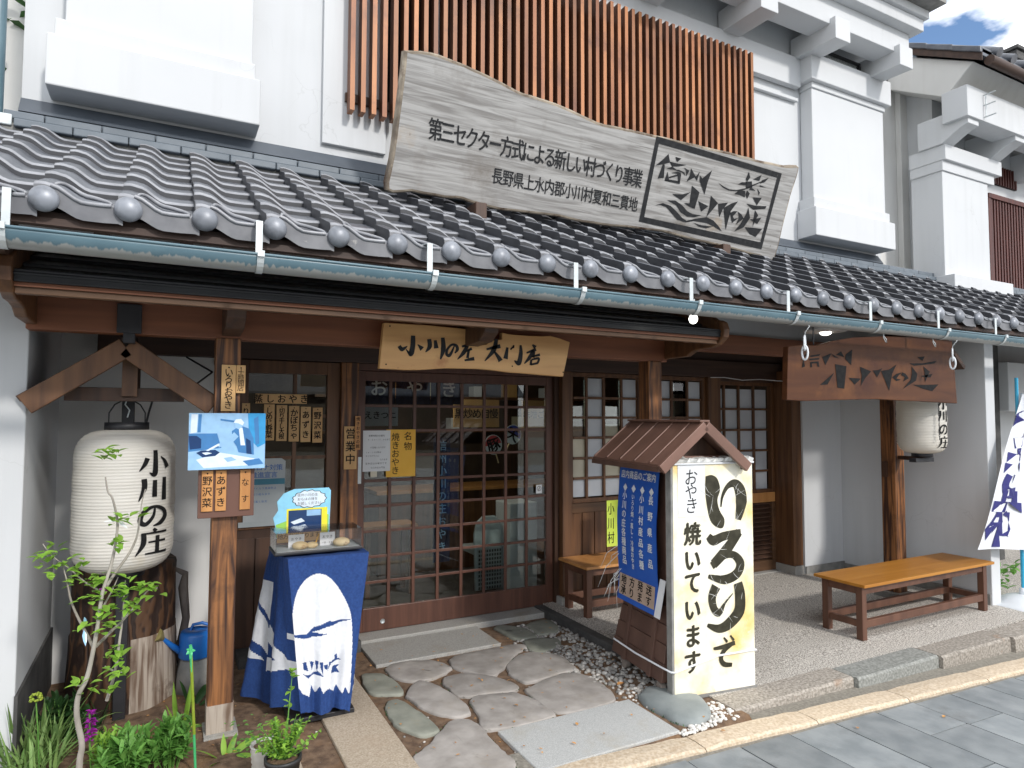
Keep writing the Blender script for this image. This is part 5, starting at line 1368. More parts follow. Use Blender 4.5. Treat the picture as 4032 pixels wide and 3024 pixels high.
mbk = MB(); mbk.v = [(1.47+p[0], 4.890-p[2], 0.10+p[1]) for p in g.v]; mbk.f = g.f; mbk.m = g.m; mbk.sm = g.sm
mbk.build('door_lock', 'galv', door)

# ---- frosted lattice windows right of the door
def pane_window(x0, x1, z0, z1, vx, hz, panes, label=None):
    """vx, hz: inner bar lines incl. both edges; panes[col][row from top] -> material"""
    w = framed('lattice_window', x0, x1, z0, z1, 4.842, 0.036, 0.05)
    g = MB()
    for x in vx[1:-1]:
        g.box(x-0.011, x+0.011, 4.850, 4.872, z0+0.036, z1-0.036)
    g.build('upright_lattice', 'wood_frame', w, bevel=0.002)
    g = MB()
    for z in hz[1:-1]:
        for a, b in zip(vx[:-1], vx[1:]):
            g.box(a+0.0112, b-0.0112, 4.852, 4.871, z-0.011, z+0.011)
    g.build('cross_lattice', 'wood_frame', w, bevel=0.002)
    for c, colm in enumerate(panes):
        for r, pm in enumerate(colm):
            if pm:
                MB().box(vx[c]+0.008, vx[c+1]-0.008, 4.877, 4.882, hz[r+1]+0.008, hz[r]-0.008).build('pane', pm, w)
    return w
F, C_, G_ = 'frost', 'cream_glass', 'glass'
hz = [1.992, 1.808, 1.633, 1.454, 1.274, 1.098, 0.925]
pane_window(3.110, 3.905, 0.885, 2.032, [3.146, 3.298, 3.487, 3.683, 3.870], hz, [[G_, G_, G_, C_, C_, F], [F]*6, [G_, G_, G_, C_, C_, F], [F]*6])
pane_window(4.02, 4.70, 0.885, 2.032, [4.056, 4.282, 4.478, 4.664], hz, [[F]*6, [G_]*6, [F]*6])
MB().box(3.512, 3.667, 4.884, 4.888, 1.467, 1.575).build('window_paper', 'cream_glass', shop)
MB().box(3.907, 4.018, 4.80, 4.93, 0.08, 2.034).build('wall_post', 'wood_dark', shop, bevel=0.004)
MB().box(4.702, 4.862, 4.80, 4.93, 0.08, 2.034).build('wall_post', 'wood_frame', shop, bevel=0.004)
g = MB().box(3.11, 4.70, 4.86, 4.93, 0.09, 0.885)
g.build('wall_panel', 'wood_frame', shop)
g = MB()
for i in range(12):
    g.box(3.115+0.131*i, 3.115+0.131*i+0.124, 4.848, 4.859, 0.10, 0.80)
g.build('panel_board', 'wood_frame', shop, bevel=0.003)
MB().box(3.11, 4.70, 4.838, 4.859, 0.80, 0.882).build('panel_rail', 'wood_framex', shop, bevel=0.003)
MB().box(3.11, 4.70, 4.78, 4.95, -0.1, 0.088).build('wall_sill_stone', 'dkgrey', shop)
# second door: frosted lattice above, louvres below
vx = [4.895, 4.965, 5.168, 5.380, 5.590]; hz2 = [1.935, 1.722, 1.510, 1.297, 1.085, 0.875]
d2 = pane_window(4.864, 5.66, 0.86, 2.0, vx, hz2, [[F]*5]*4)
d2.name = 'second_lattice_door'
MB().box(4.864, 5.66, 4.842, 4.89, 0.76, 0.859).build('lock_rail', 'wood_tagd', d2, bevel=0.003)
g = MB()
g.box(4.864, 4.91, 4.842, 4.89, 0.06, 0.759); g.box(5.614, 5.66, 4.842, 4.89, 0.06, 0.759); g.box(4.911, 5.613, 4.843, 4.889, 0.06, 0.16)
g.build('door_stile', 'wood_framex', d2, bevel=0.003)
g = MB()
for i in range(13):
    z = 0.185+0.046*i
    g.hexa([(4.911, 4.850, z), (5.613, 4.850, z), (5.613, 4.880, z+0.02), (4.911, 4.880, z+0.02)], [(4.911, 4.850, z+0.012), (5.613, 4.850, z+0.012), (5.613, 4.880, z+0.034), (4.911, 4.880, z+0.034)])
g.build('louvres', 'wood_dark', d2)
MB().box(4.864, 5.66, 4.885, 4.93, 0.06, 0.76).build('louvre_backing', 'wood_dark', d2)
MB().box(4.864, 5.70, 4.78, 4.95, -0.1, 0.058).build('door_sill_stone', 'granite', shop)
MB().box(4.864, 5.66, 4.84, 4.90, 2.0, 2.034).build('door_head', 'wood_dark', shop)
MB().box(5.662, 5.80, 4.62, 4.93, 0.13, 2.12).build('corner_post', 'wood_frame', shop, bevel=0.004, loc=(5.73, 4.7, 0))
MB().box(5.655, 5.79, 4.60, 4.93, -0.05, 0.13).build('footing_stone', 'granite', shop, bevel=0.006)
# thin cable along the lintel
MB().tube([(4.72, 4.79, 2.03), (4.9, 4.785, 2.035), (5.15, 4.785, 2.015), (5.4, 4.785, 2.03), (5.7, 4.6, 2.0), (5.85, 4.5, 2.03)], 0.004, 6).build('cable', 'paper', shop)

# ---- plastered alcove on the right and the end wall
g = MB()
g.box(5.80, 6.40, 4.60, 4.75, -0.2, 3.0)
g.build('alcove_wall', 'plaster', shop)
g = MB()
g.box(6.402, 6.545, 3.18, 9.0, -0.3, 2.42)
g.build('right_wing_wall', 'plaster', shop, bevel=0.006)
g = MB()
g.box(5.80, 6.40, 4.585, 4.598, -0.05, 0.12); g.box(6.388, 6.400, 3.19, 4.585, -0.1, 0.10)
g.build('skirting', 'mortar', shop)
# floor pad of the right hand post
g = MB().hexa([(5.74, 3.56, -0.05), (6.06, 3.56, -0.05), (6.06, 3.88, -0.05), (5.74, 3.88, -0.05)], [(5.78, 3.60, 0.06), (6.02, 3.60, 0.06), (6.02, 3.84, 0.06), (5.78, 3.84, 0.06)])
g.build('footing_stone', 'mortar', shop)
# ---- dim shop room behind the glass
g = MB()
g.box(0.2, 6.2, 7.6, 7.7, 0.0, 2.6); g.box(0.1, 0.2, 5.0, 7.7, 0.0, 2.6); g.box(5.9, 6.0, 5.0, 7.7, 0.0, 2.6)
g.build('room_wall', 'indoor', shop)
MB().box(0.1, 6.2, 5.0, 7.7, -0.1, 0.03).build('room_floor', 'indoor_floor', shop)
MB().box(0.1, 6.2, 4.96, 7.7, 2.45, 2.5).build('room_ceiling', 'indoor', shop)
g = MB()
g.box(7.205, 7.3, 4.7, 4.9, 2.5, 6.4)

# ================================================================== SIGNS
# ---- the big weathered board leaning on the pent roof
BO, BU, BV = Vector((1.242, 4.15, 3.12)), Vector((1, 0, 0)), Vector((0, -0.370, 0.929)).normalized()
BN = BU.cross(BV)
sb = thing('roof_sign', 'huge weathered grey wooden board leaning on the pent roof, carved with black letters', 'sign', tuple(BO+BU*1.8))
g = MB()
bp, _ = smooth_line(DATA['board']+[DATA['board'][0]], [1]*(len(DATA['board'])+1), 3)
bp = bp[:-1]
bp = [(x+0.006*mnoise.noise(Vector((x*9, y*9, 1))), y+0.006*mnoise.noise(Vector((x*9, y*9, 4)))) for x, y in bp]
# rounded waney edge: face slightly smaller than the body
cxm = sum(p[0] for p in bp)/len(bp); cym = sum(p[1] for p in bp)/len(bp)
k = len(bp)
a = sum(bp[i][0]*bp[(i+1) % k][1]-bp[(i+1) % k][0]*bp[i][1] for i in range(k))
if a < 0:
    bp = bp[::-1]
def inset(poly, d):
    out = []
    k = len(poly)
    for i in range(k):
        ax, ay = poly[i-1]; bx, by = poly[i]; cx, cy = poly[(i+1) % k]
        dx, dy = cx-ax, cy-ay; q = math.hypot(dx, dy) or 1
        out.append((bx-dy/q*d, by+dx/q*d))
    return out
rings = [(bp, -0.075), (bp, -0.012), (inset(bp, 0.008), -0.003), (inset(bp, 0.020), 0.0)]
vs = []
for pl, dd in rings:
    vs += [BO+BU*x+BV*y+BN*dd for x, y in pl]
fs = [(r*k+i, r*k+(i+1) % k, (r+1)*k+(i+1) % k, (r+1)*k+i) for r in range(3) for i in range(k)]
g.add(vs, fs, 1)
n0 = len(g.v)
g.f.append(tuple(3*k+i for i in range(k))); g.m.append(0); g.sm.append(False)
g.f.append(tuple(range(k-1, -1, -1))); g.m.append(1); g.sm.append(False)
g.build('board', ['wood_grey', 'wood_greyedge'], sb)
fr_o, fr_i = DATA['board_frame']
g = MB()
for i in range(4):
    j = (i+1) % 4
    a0, a1, b0, b1 = fr_o[i], fr_o[j], fr_i[i], fr_i[j]
    g.add([BO+BU*p[0]+BV*p[1]+BN*0.003 for p in (a0, a1, b1, b0)], [(0, 1, 2, 3)] if i is None else [(3, 2, 1, 0)])
fr = g.build('carved_frame', 'carved', sb)
fr.data.flip_normals() if False else None
g = MB()
for p in DATA['board_logo']:
    g.poly(p, BO, BU, BV, 0.003)
g.build('carved_emblem', 'carved', sb)
g = MB()
(t1a, t1b, t2a, t2b) = DATA['board_text']
def line_text(g, s, a, b, size, O, U, V, **kw):
    n = len(s)
    dx, dy = (b[0]-a[0])/(n-1), (b[1]-a[1])/(n-1)
    for i, ch in enumerate(s):
        g.text(ch, O, U, V, a[0]+dx*i, a[1]+dy*i, size, **kw)
line_text(g, '第三セクター方式による新しい村づくり事業', t1a, t1b, 0.146, BO, BU, BV, off=0.003, bold=0.018, sx=0.72, shear=-0.10)
line_text(g, '長野県上水内郡小川村夏和三貫地', t2a, t2b, 0.116, BO, BU, BV, off=0.003, bold=0.014, sx=0.78, shear=-0.10)
g.build('carved_lettering', 'carved', sb)
g = MB()
for xx, yy, w in ((1.87, 4.02, 0.085), (4.17, 4.02, 0.085)):
    g = MB()
    g.box(xx-w/2, xx+w/2, yy, yy+0.30, 2.99, 3.11)
    g.build('support_block', 'wood_dark', sb, bevel=0.006)
for xx in (3.05, 4.45):
    MB().bar((xx, 4.16, 3.0), (xx, 4.28, 3.30), 0.04, 0.012).build('steel_strap', 'blacksteel', sb)
for xx, yy in ((1.72, 3.80), (3.62, 3.90)):
    z = 0
MB().tube([(1.62, 3.86, 3.86), (1.62, 4.6, 4.10)], 0.006, 6).build('stay_wire', 'galv', sb)
MB().tube([(4.4, 3.95, 3.70), (4.4, 4.6, 3.98)], 0.006, 6).build('stay_wire', 'galv', sb)

# ---- tan shop sign over the door
SO = Vector((1.06, 3.62, 1.9))
ss = thing('shop_sign', 'light tan wooden signboard with waney edges and grey brush letters over the door', 'sign', tuple(SO))
g = MB()
sp_ = DATA['shop']
g.prism(sp_, SO, FU, FV, -0.04, 0.0)
g.build('board', 'wood_tan', ss, bevel=0.004)
g = MB()
for P, ws in DATA['shop_strokes']:
    g.strip(P, [w*1.3 for w in ws], SO, FU, FV, 0.0025)
g.build('lettering', 'carved', ss)
g = MB()
for q in ((0.05, 0.255), (0.03, 0.035), (1.215, 0.03), (0.84, 0.055)):
    g.poly([(q[0]+0.005*math.cos(t*0.9), q[1]+0.005*math.sin(t*0.9)) for t in range(7)], SO, FU, FV, 0.002)
g.build('nail_holes', 'ink', ss)

# ---- red brown signboard hanging under the eave on the right
RO = Vector((3.70, 3.05, 1.75))
rs = thing('hanging_sign', 'wide reddish brown wooden board with black angular letters hanging under the eave', 'sign', tuple(RO))
MB().prism(DATA['red'], RO, FU, FV, -0.045, 0.0).build('board', 'wood_red', rs, bevel=0.004)
g = MB()
for p in DATA['red_logo']:
    g.poly(p, RO, FU, FV, 0.0025)
g.build('lettering', 'ink', rs)
g = MB()
for xx in (0.3, 1.1, 1.75):
    g = MB().tube([(RO.x+xx, 3.07, 2.15), (RO.x+xx, 3.07, 2.42)], 0.005, 6)
    g.build('hanger_rod', 'blacksteel', rs)

# ---- small wooden tags
def wood_tag(name, label, cat, x0, x1, z0, z1, y, m, text, size, bold=0.03, group=None, ink='ink', cols=None, step=None, th=0.010, sx=0.95, nail=True, horiz=False, cut=None):
    t = thing(name, label, cat, ((x0+x1)/2, y, z0), group)
    MB().box(x0, x1, y-th, y, z0, z1).build('plate', m, t, bevel=0.0015, seg=1)
    g = MB()
    O = Vector((0, y-th, 0))
    n = len(text)
    if horiz:
        st = (x1-x0-size*0.6)/max(1, n-1) if n > 1 else 0
        for i, ch in enumerate(text):
            g.text(ch, O, FU, FV, x0+size*0.30+st*i+0.0, (z0+z1)/2, size, 0.0012, bold=bold, sx=sx)
    else:
        zt = z1-(0.022 if nail else 0.006)
        st = step or (zt-z0-size*0.35)/n
        for i, ch in enumerate(text):
            g.text(ch, O, FU, FV, (x0+x1)/2, zt-st*(i+0.5), size, 0.0012, bold=bold, sx=sx, jit=0.03)
    g.build('lettering', ink, t)
    if nail:
        MB().ball(((x0+x1)/2, y-th-0.001, z1-0.014), 0.004, 0.003, 0.004, 8, 6).build('nail', 'ink', t)
    return t
GRP = 'wooden menu tags'
ty = 4.845
wood_tag('menu_heading', 'horizontal wooden plaque with black letters above the row of five menu tags', 'plaque', 0.533, 0.878, 1.728, 1.795, ty, 'wood_tag', '蒸しおやき', 0.064, horiz=True, nail=False)
tg = [('しめじ野菜', 0.590, 0.661, 'first wooden tag of the row in the left window, half hidden by the photo panel'), ('切り干し大根', 0.673, 0.745, 'second menu tag of the window row, five black characters and one small'), ('かぼちゃ', 0.757, 0.828, 'middle menu tag of the window row with rounded kana letters'),
      ('あずき', 0.838, 0.908, 'fourth menu tag of the window row with three kana letters'), ('野沢菜', 0.921, 0.990, 'last menu tag of the window row, three bold kanji')]
for i, (s, a, b, lab) in enumerate(tg):
    z1 = 1.722-0.005*i; z0 = 1.470-0.005*i
    wood_tag('menu_tag', lab, 'menu tag', a, b, z0, z1, ty, 'wood_tag', s, min(0.058, 0.235/len(s)*1.08), group=GRP)
wood_tag('menu_tag', 'wooden tag peeping out between the left post and the window tags', 'menu tag', 0.448, 0.500, 1.49, 1.728, ty, 'wood_tag', 'りんご', 0.05, group=GRP)
wood_tag('open_sign', 'tan wooden plaque with three large characters on the door post', 'plaque', 1.136, 1.230, 1.254, 1.566, 4.796, 'wood_tag', '営業中', 0.080, bold=0.02, nail=False)
wood_tag('small_plaque', 'thin orange wooden strip with tiny writing at the corner of the door post', 'plaque', 1.213, 1.252, 1.395, 1.642, 4.782, 'wood_tagd', '焼きおやきの館', 0.030, bold=0.02, nail=False)
wood_tag('post_plaque', 'taller of the two plaques on the left post, five flowing kana letters', 'plaque', 0.242, 0.311, 1.665, 1.907, 3.722, 'wood_tag', 'いろりおやき', 0.046, bold=0.012, group='plaques on the left post')
wood_tag('post_plaque', 'shorter of the two plaques on the left post, four small kanji', 'plaque', 0.313, 0.358, 1.760, 1.907, 3.724, 'wood_tag', '十時開店', 0.036, bold=0.01, group='plaques on the left post')
# brown board with three orange tags
bb = thing('menu_board', 'brown square board on the left post below the photo panel', 'board', (0.28, 3.735, 1.12))
MB().box(0.145, 0.412, 3.705, 3.738, 1.118, 1.372).build('panel', 'brown_board', bb, bevel=0.003)
for s, a, b, lab in (('野沢菜', 0.160, 0.213, 'leftmost orange tag on the brown board, three kanji'), ('あずき', 0.225, 0.276, 'middle orange tag on the brown board, three kana'), ('なす', 0.341, 0.392, 'orange tag set apart at the right edge of the brown board')):
    wood_tag('price_tag', lab, 'menu tag', a, b, 1.153, 1.360, 3.704, 'wood_tagd', s, 0.050 if len(s) > 2 else 0.042, bold=0.012, group='orange tags on the brown board')

# ---- photo panel of a cook at the hearth (a flat print)
ph = thing('photo_panel', 'bluish printed photograph of a cook at a hearth, fixed to the left post', 'poster', (0.275, 3.64, 1.37))
PO = Vector((0.094, 3.66, 1.368)); PW, PH = 0.362, 0.286
MB().box(0.094, 0.456, 3.662, 3.672, 1.368, 1.654).build('panel', 'pb_light', ph)
g = MB(); lay = [0]
def pl(pts, mi):
    lay[0] += 0.00025
    g.poly([(x*PW, (1-y)*PH) for x, y in pts], Vector((PO.x, 3.662, PO.z)), FU, FV, 0.0004+lay[0], mi)
# 0 light 1 mid 2 deep 3 white 4 cyan
pl([(0, 0), (1, 0), (1, 1), (0, 1)], 0)
pl([(0.0, 0.36), (0.36, 0.36), (0.42, 0.62), (0.0, 0.68)], 1)
pl([(0.03, 0.02), (0.11, 0.02), (0.10, 0.34), (0.02, 0.36)], 3)
pl([(0.12, 0.02), (0.16, 0.02), (0.15, 0.34), (0.11, 0.34)], 1)
pl([(0.0, 0.40), (0.10, 0.40), (0.16, 0.46), (0.16, 0.62), (0.02, 0.64)], 2)
pl([(0.76, 0.0), (1.0, 0.0), (1.0, 0.55), (0.90, 0.62), (0.78, 0.45)], 4)
pl([(0.84, 0.10), (0.90, 0.05), (0.92, 0.55), (0.87, 0.58)], 1)
pl([(0.40, 0.10), (0.62, 0.14), (0.60, 0.17), (0.40, 0.13)], 1)
# cook: torso, arm, head scarf, towel
pl([(0.55, 0.32), (0.66, 0.22), (0.78, 0.28), (0.84, 0.46), (0.85, 0.76), (0.66, 0.78), (0.62, 0.60), (0.56, 0.48)], 1)
pl([(0.58, 0.34), (0.50, 0.46), (0.36, 0.56), (0.39, 0.61), (0.56, 0.53), (0.64, 0.42)], 0)
pl([(0.64, 0.26), (0.69, 0.26), (0.73, 0.58), (0.67, 0.58)], 3)
pl([(0.58, 0.16), (0.61, 0.13), (0.68, 0.14), (0.69, 0.24), (0.64, 0.29), (0.59, 0.26)], 0)
pl([(0.57, 0.17), (0.60, 0.11), (0.67, 0.10), (0.71, 0.17), (0.69, 0.22), (0.63, 0.18)], 3)
pl([(0.74, 0.45), (0.80, 0.50), (0.82, 0.74), (0.75, 0.74)], 2)
# bench top, pan, buns
pl([(0.0, 0.80), (0.30, 0.62), (0.96, 0.78), (1.0, 0.86), (1.0, 1.0), (0.0, 1.0)], 0)
pl([(0.10, 0.82), (0.40, 0.70), (0.86, 0.82), (0.80, 0.94), (0.20, 0.97)], 3)
pl([(0.10, 0.70), (0.16, 0.66), (0.34, 0.65), (0.40, 0.70), (0.34, 0.76), (0.18, 0.78)], 2)
pl([(0.17, 0.70), (0.24, 0.69), (0.30, 0.71), (0.22, 0.74)], 3)
pl([(0.38, 0.54), (0.40, 0.57), (0.25, 0.67), (0.22, 0.66)], 3)
pl([(0.45, 0.80), (0.55, 0.78), (0.62, 0.84), (0.50, 0.87)], 0)
pl([(0.70, 0.86), (0.92, 0.82), (0.98, 0.92), (0.78, 0.95)], 1)
g.build('print', ['pb_light', 'pb_mid', 'pb_deep', 'pb_white', 'pb_cyan'], ph)

# ---- notices on the door and window
def paper(name, label, cat, x0, x1, z0, z1, y, m, th=0.0015):
    t = thing(name, label, cat, ((x0+x1)/2, y, z0))
    MB().box(x0, x1, y-th, y, z0, z1).build('sheet', m, t)
    return t
t = paper('door_notice', 'white printed notice of opening hours taped to the lattice door', 'notice', 1.302, 1.513, 1.224, 1.532, 4.889, 'paper')
g = MB(); O = Vector((0, 4.8875, 0))
g.text('営業時間のお案内', O, FU, FV, 1.352, 1.493, 0.0165, 0.0004, bold=0.03, step=0.0155)
g.text('9:00〜17:00まで', O, FU, FV, 1.345, 1.463, 0.0150, 0.0004, step=0.0145)
g.text('の営業となります', O, FU, FV, 1.365, 1.404, 0.0150, 0.0004, step=0.0150)
g.text('16:15以降は', O, FU, FV, 1.33, 1.368, 0.0150, 0.0004, step=0.0150)
g.text('テイクアウトに', O, FU, FV, 1.33, 1.340, 0.0150, 0.0004, step=0.0150)
g.text('なります', O, FU, FV, 1.44, 1.312, 0.0150, 0.0004, step=0.0150)
g.text('定休日は水曜日です', O, FU, FV, 1.33, 1.284, 0.0165, 0.0004, bold=0.02, step=0.0185)
g.text('小川の庄大門店', O, FU, FV, 1.37, 1.252, 0.0150, 0.0004, step=0.0160)
g.build('lettering', 'ink', t)
t = paper('door_poster', 'orange yellow handwritten poster taped to the lattice door', 'poster', 1.482, 1.716, 1.176, 1.538, 4.891, 'orange_paper')
g = MB(); O = Vector((0, 4.8895, 0))
g.text('名物', O, FU, FV, 1.655, 1.488, 0.068, 0.0006, bold=0.012, vertical=True, step=0.078, jit=0.08)
g.text('焼きおやき', O, FU, FV, 1.555, 1.482, 0.066, 0.0006, bold=0.012, vertical=True, step=0.064, jit=0.08)
g.build('lettering', 'ink', t)
t = paper('paper_slip', 'small yellowed paper slip below the white door notice', 'notice', 1.362, 1.412, 1.182, 1.226, 4.8895, 'cream_glass')
t = paper('door_sticker', 'small white square sticker with a round mark on the right of the lattice door', 'sticker', 2.800, 2.857, 0.985, 1.058, 4.8895, 'paper')
g = MB()
c_ = (2.829, 1.026)
ring = [(c_[0]+0.019*math.cos(i*0.45), c_[1]+0.019*math.sin(i*0.45)) for i in range(15)]
g.strip(ring, [0.004]*15, Vector((0, 4.888, 0)), FU, FV, 0.0005)
g.strip([(c_[0]-0.004, c_[1]-0.012), (c_[0]+0.004, c_[1]+0.012)], [0.008, 0.005], Vector((0, 4.888, 0)), FU, FV, 0.0006)
g.build('mark', 'ink', t)
# pale notice behind the left post
t = thing('notice_board', 'pale grey clipped notice with teal heading in the left window', 'notice', (0.62, 4.84, 0.9))
g = MB().prism([(0.47, 0.90), (0.735, 0.895), (0.742, 1.325), (0.715, 1.345), (0.47, 1.345)], (0, 4.845, 0), FU, FV, 0, 0.004)
g.build('sheet', 'paper_grey', t)
MB().box(0.47, 0.738, 4.8392, 4.8408, 1.165, 1.205).build('teal_band', 'teal', t)
g = MB(); O = Vector((0, 4.841, 0))
g.text('コロナ対策', O, FU, FV, 0.525, 1.283, 0.046, 0.0006, bold=0.012, step=0.044)
g.text('推進宣言', O, FU, FV, 0.535, 1.233, 0.046, 0.0006, bold=0.012, step=0.044)
g.text('ウイルス感染防止', O, FU, FV, 0.535, 1.14, 0.018, 0.0006, step=0.02)
g.text('取り組みます', O, FU, FV, 0.535, 1.10, 0.018, 0.0006, step=0.02)
g.text('消毒と換気', O, FU, FV, 0.535, 1.05, 0.018, 0.0006, step=0.02)
g.build('lettering', 'txtblue', t)
# long shelf edge / white strip of paper under it
t = paper('paper_strip', 'long pale strip of paper below the teal headed notice', 'notice', 0.44, 0.70, 0.880, 0.915, 4.838, 'paper_grey')

# lime strip beside the blue panel
t = paper('lime_notice', 'lime green paper strip with black letters behind the blue sign panel', 'notice', 3.29, 3.41, 0.55, 0.935, 4.55, 'lime', th=0.002)
g = MB()
g.text('小川村', Vector((0, 4.548, 0)), FU, FV, 3.332, 0.865, 0.105, 0.0006, bold=0.01, vertical=True, step=0.12, sx=0.7)
g.build('lettering', 'ink', t)

# ---- rain chain ends and hooks on the gutter
def chain(x, label, z=2.232):
    t = thing('rain_chain', label, 'chain', (x, 2.835, z))
    MB().tube([(x, 2.835, z+0.01), (x+0.004, 2.80, z-0.01), (x, 2.83, z-0.045), (x, 2.835, z-0.075)], 0.003, 6).build('hook', 'galv', t)
    for i in range(2):
        pts = []
        zc = z-0.115-0.062*i; a = 0.5+1.3*i
        for k in range(17):
            th = 2*math.pi*k/16
            rx, rz = 0.019, 0.046
            ex = rx*math.cos(th); ez = rz*math.sin(th)
            pts.append((x+ex*math.cos(a), 2.835+ex*math.sin(a), zc+ez))
        MB().tube(pts, 0.0065, 8).build('link', 'white_plastic', t)
    return t
chain(3.61, 'pale two link chain hanging from the gutter left of the red brown board')
chain(5.265, 'pale two link chain hanging before the right end of the red brown board')
for x, lab in ((4.43, 'small wire loop hanging from the gutter at the middle of the red brown board'), (5.02, 'bent wire hook hanging from the gutter over the last letter of the red brown board')):
    t = thing('wire_hook', lab, 'hook', (x, 2.835, 2.23))
    MB().tube([(x, 2.835, 2.235), (x-0.003, 2.835, 2.20), (x+0.012, 2.83, 2.17), (x+0.022, 2.83, 2.165), (x+0.020, 2.83, 2.19), (x, 2.835, 2.212)], 0.003, 6).build('wire', 'galv', t)

# ---- round lamp under the eave and the small bulb at the canopy corner
t = thing('eave_lamp', 'flat round white lamp, lit, fixed under the eave over the red brown board', 'lamp', (4.44, 3.3, 2.3))
MB().lathe([(0.0, 0.032), (0.13, 0.03), (0.155, 0.012), (0.15, 0.0), (0.05, -0.006)], (4.44, 3.3, 2.295), 28).build('shade', 'paper', t)
MB().ball((4.44, 3.3, 2.288), 0.042, 0.042, 0.022, 16, 8).build('bulb', 'lampglow', t)
MB().tube([(4.44, 3.3, 2.32), (4.44, 3.3, 2.58)], 0.02, 10).build('stem', 'galv', t)
t = thing('eave_bulb', 'small lit white bulb under the gutter at the right corner of the black canopy', 'lamp', (2.76, 2.93, 2.25))
MB().ball((2.76, 2.935, 2.225), 0.026, 0.026, 0.03, 14, 10).build('bulb', 'lampglow', t)
MB().tube([(2.76, 2.935, 2.25), (2.76, 2.935, 2.40)], 0.012, 8).build('socket', 'galv', t)

# ================================================================== LANTERN STANDS, FURNITURE
# ---- left lantern stand: black post, little gabled roof, bracket to the beam
LX, LY = -0.195, 4.15
ls = thing('lantern_stand', 'black post with a small dark brown gabled roof sheltering the big paper lantern', 'lantern stand', (LX, LY, 0))
MB().box(LX-0.03, LX+0.03, LY+0.03, LY+0.09, -0.05, 2.02).build('post', 'blacksteel', ls, bevel=0.003)
MB().box(LX-0.014, LX+0.055, LY-0.02, LY+0.03, 1.75, 2.0).build('king_post', 'wood_dark', ls, bevel=0.003)
MB().box(-0.233, -0.127, 3.715, 3.742, 2.047, 2.19).build('bracket_plate', 'blacksteel', ls, bevel=0.002)
MB().box(-0.205, -0.155, 3.722, 4.2, 2.00, 2.046).build('bracket_arm', 'blacksteel', ls)
for s in (-1, 1):
    g = MB()
    xa, za = LX, 2.005; xb, zb = LX+s*0.425, 1.705
    for (ya, yb, th, mi) in ((3.815, 4.42, 0.032, 0),):
        nx_, nz_ = (zb-za), -(xb-xa)
        q = math.hypot(nx_, nz_); nx_, nz_ = nx_/q*th*(-s), nz_/q*th*(-s)
        if nz_ < 0: nx_, nz_ = -nx_, -nz_
        g.add([(xa, ya, za), (xb, ya, zb), (xb, yb, zb), (xa, yb, za), (xa+nx_*0, ya, za+th*1.15), (xb+nx_, ya, zb+nz_), (xb+nx_, yb, zb+nz_), (xa, yb, za+th*1.15)],
              [(0, 3, 2, 1), (4, 5, 6, 7), (0, 1, 5, 4), (1, 2, 6, 5), (2, 3, 7, 6), (3, 0, 4, 7)])
    g.build('roof_panel', 'wood_dark', ls)
    g = MB()
    for k in range(12):
        y = 3.845+0.05*k
        g.bar((LX+s*0.02, y, 1.985), (LX+s*0.415, y, 1.705), 0.022, 0.016)
    g.build('roof_batten', 'wood_darkx', ls)
    g = MB()
    g.bar((LX+s*0.0, 3.822, 1.985), (LX+s*0.408, 3.822, 1.690), 0.038, 0.100)
    g.build('barge_board', 'wood_frame', ls, bevel=0.004)
g = MB().box(LX-0.27, LX+0.27, 3.95, 3.99, 1.715, 1.785)
g.build('tie_beam', 'wood_dark', ls, bevel=0.003)
MB().box(LX-0.02, LX+0.05, 3.92, 3.96, 1.74, 1.97).build('strut', 'wood_frame', ls)
MB().box(LX-0.02, LX+0.02, 3.95, 4.17, 1.735, 1.765).build('hook_arm', 'wood_dark', ls)
MB().tube([(LX+0.26, 4.0, 1.74), (LX+0.33, 4.3, 1.82), (LX+0.44, 4.6, 1.92), (0.1, 4.85, 2.03)], 0.006, 6).build('cable', 'blacksteel', ls)
MB().tube([(LX+0.12, 4.2, 1.74), (LX+0.10, 4.2, 1.66), (LX+0.07, 4.2, 1.5)], 0.006, 6).build('cable', 'blacksteel', ls)

def paper_lantern(name, label, cx, cy, z0, z1, R, ang, chars, csize, cw, ringr):
    t = thing(name, label, 'paper lantern', (cx, cy, z0))
    H = z1-z0
    g = MB(); profl = []
    N = 150
    def rad(s):
        # s 0 bottom .. 1 top: barrel with round shoulders
        e = 0.17
        if s < e:
            q = 1-s/e; r = R*(ringr/R+(1-ringr/R)*math.sqrt(max(0, 1-q**2.2)))
        elif s > 1-e:
            q = (s-(1-e))/e; r = R*(ringr/R+(1-ringr/R)*math.sqrt(max(0, 1-q**2.2)))
        else:
            r = R
        return r*(1+0.025*math.sin(math.pi*s))
    for i in range(N+1):
        s = i/N
        rib = 0.0020*math.cos(2*math.pi*s*46+0.6*math.sin(s*17))+0.0012*math.sin(s*41)
        profl.append((rad(s)+rib, H*s))
    g.lathe(profl, (cx, cy, z0), 48)
    g.build('body', 'lantern', t)
    MB().lathe([(ringr-0.006, 0), (ringr+0.008, 0), (ringr+0.008, 0.045), (ringr-0.006, 0.045), (ringr-0.006, 0)], (cx, cy, z1-0.006), 32).build('top_ring', 'blacksteel', t)
    MB().lathe([(0, -0.03), (ringr+0.006, -0.03), (ringr+0.006, 0.012), (ringr-0.006, 0.012)], (cx, cy, z0), 32).build('bottom_ring', 'blacksteel', t)
    def bulge(px, py, off):
        s = max(0.0, min(1.0, (py-z0)/H)); r = rad(s)+0.004+off
        a = ang+px/R
        return Vector((cx+r*math.cos(a), cy+r*math.sin(a), py))
    g = MB()
    for i, (ch, zc, hh) in enumerate(chars):
        brush(g, ch, None, None, None, 0, zc, cw, hh, 0.001, 0, bulge)
    g.build('lettering', 'ink', t)
    return t, rad
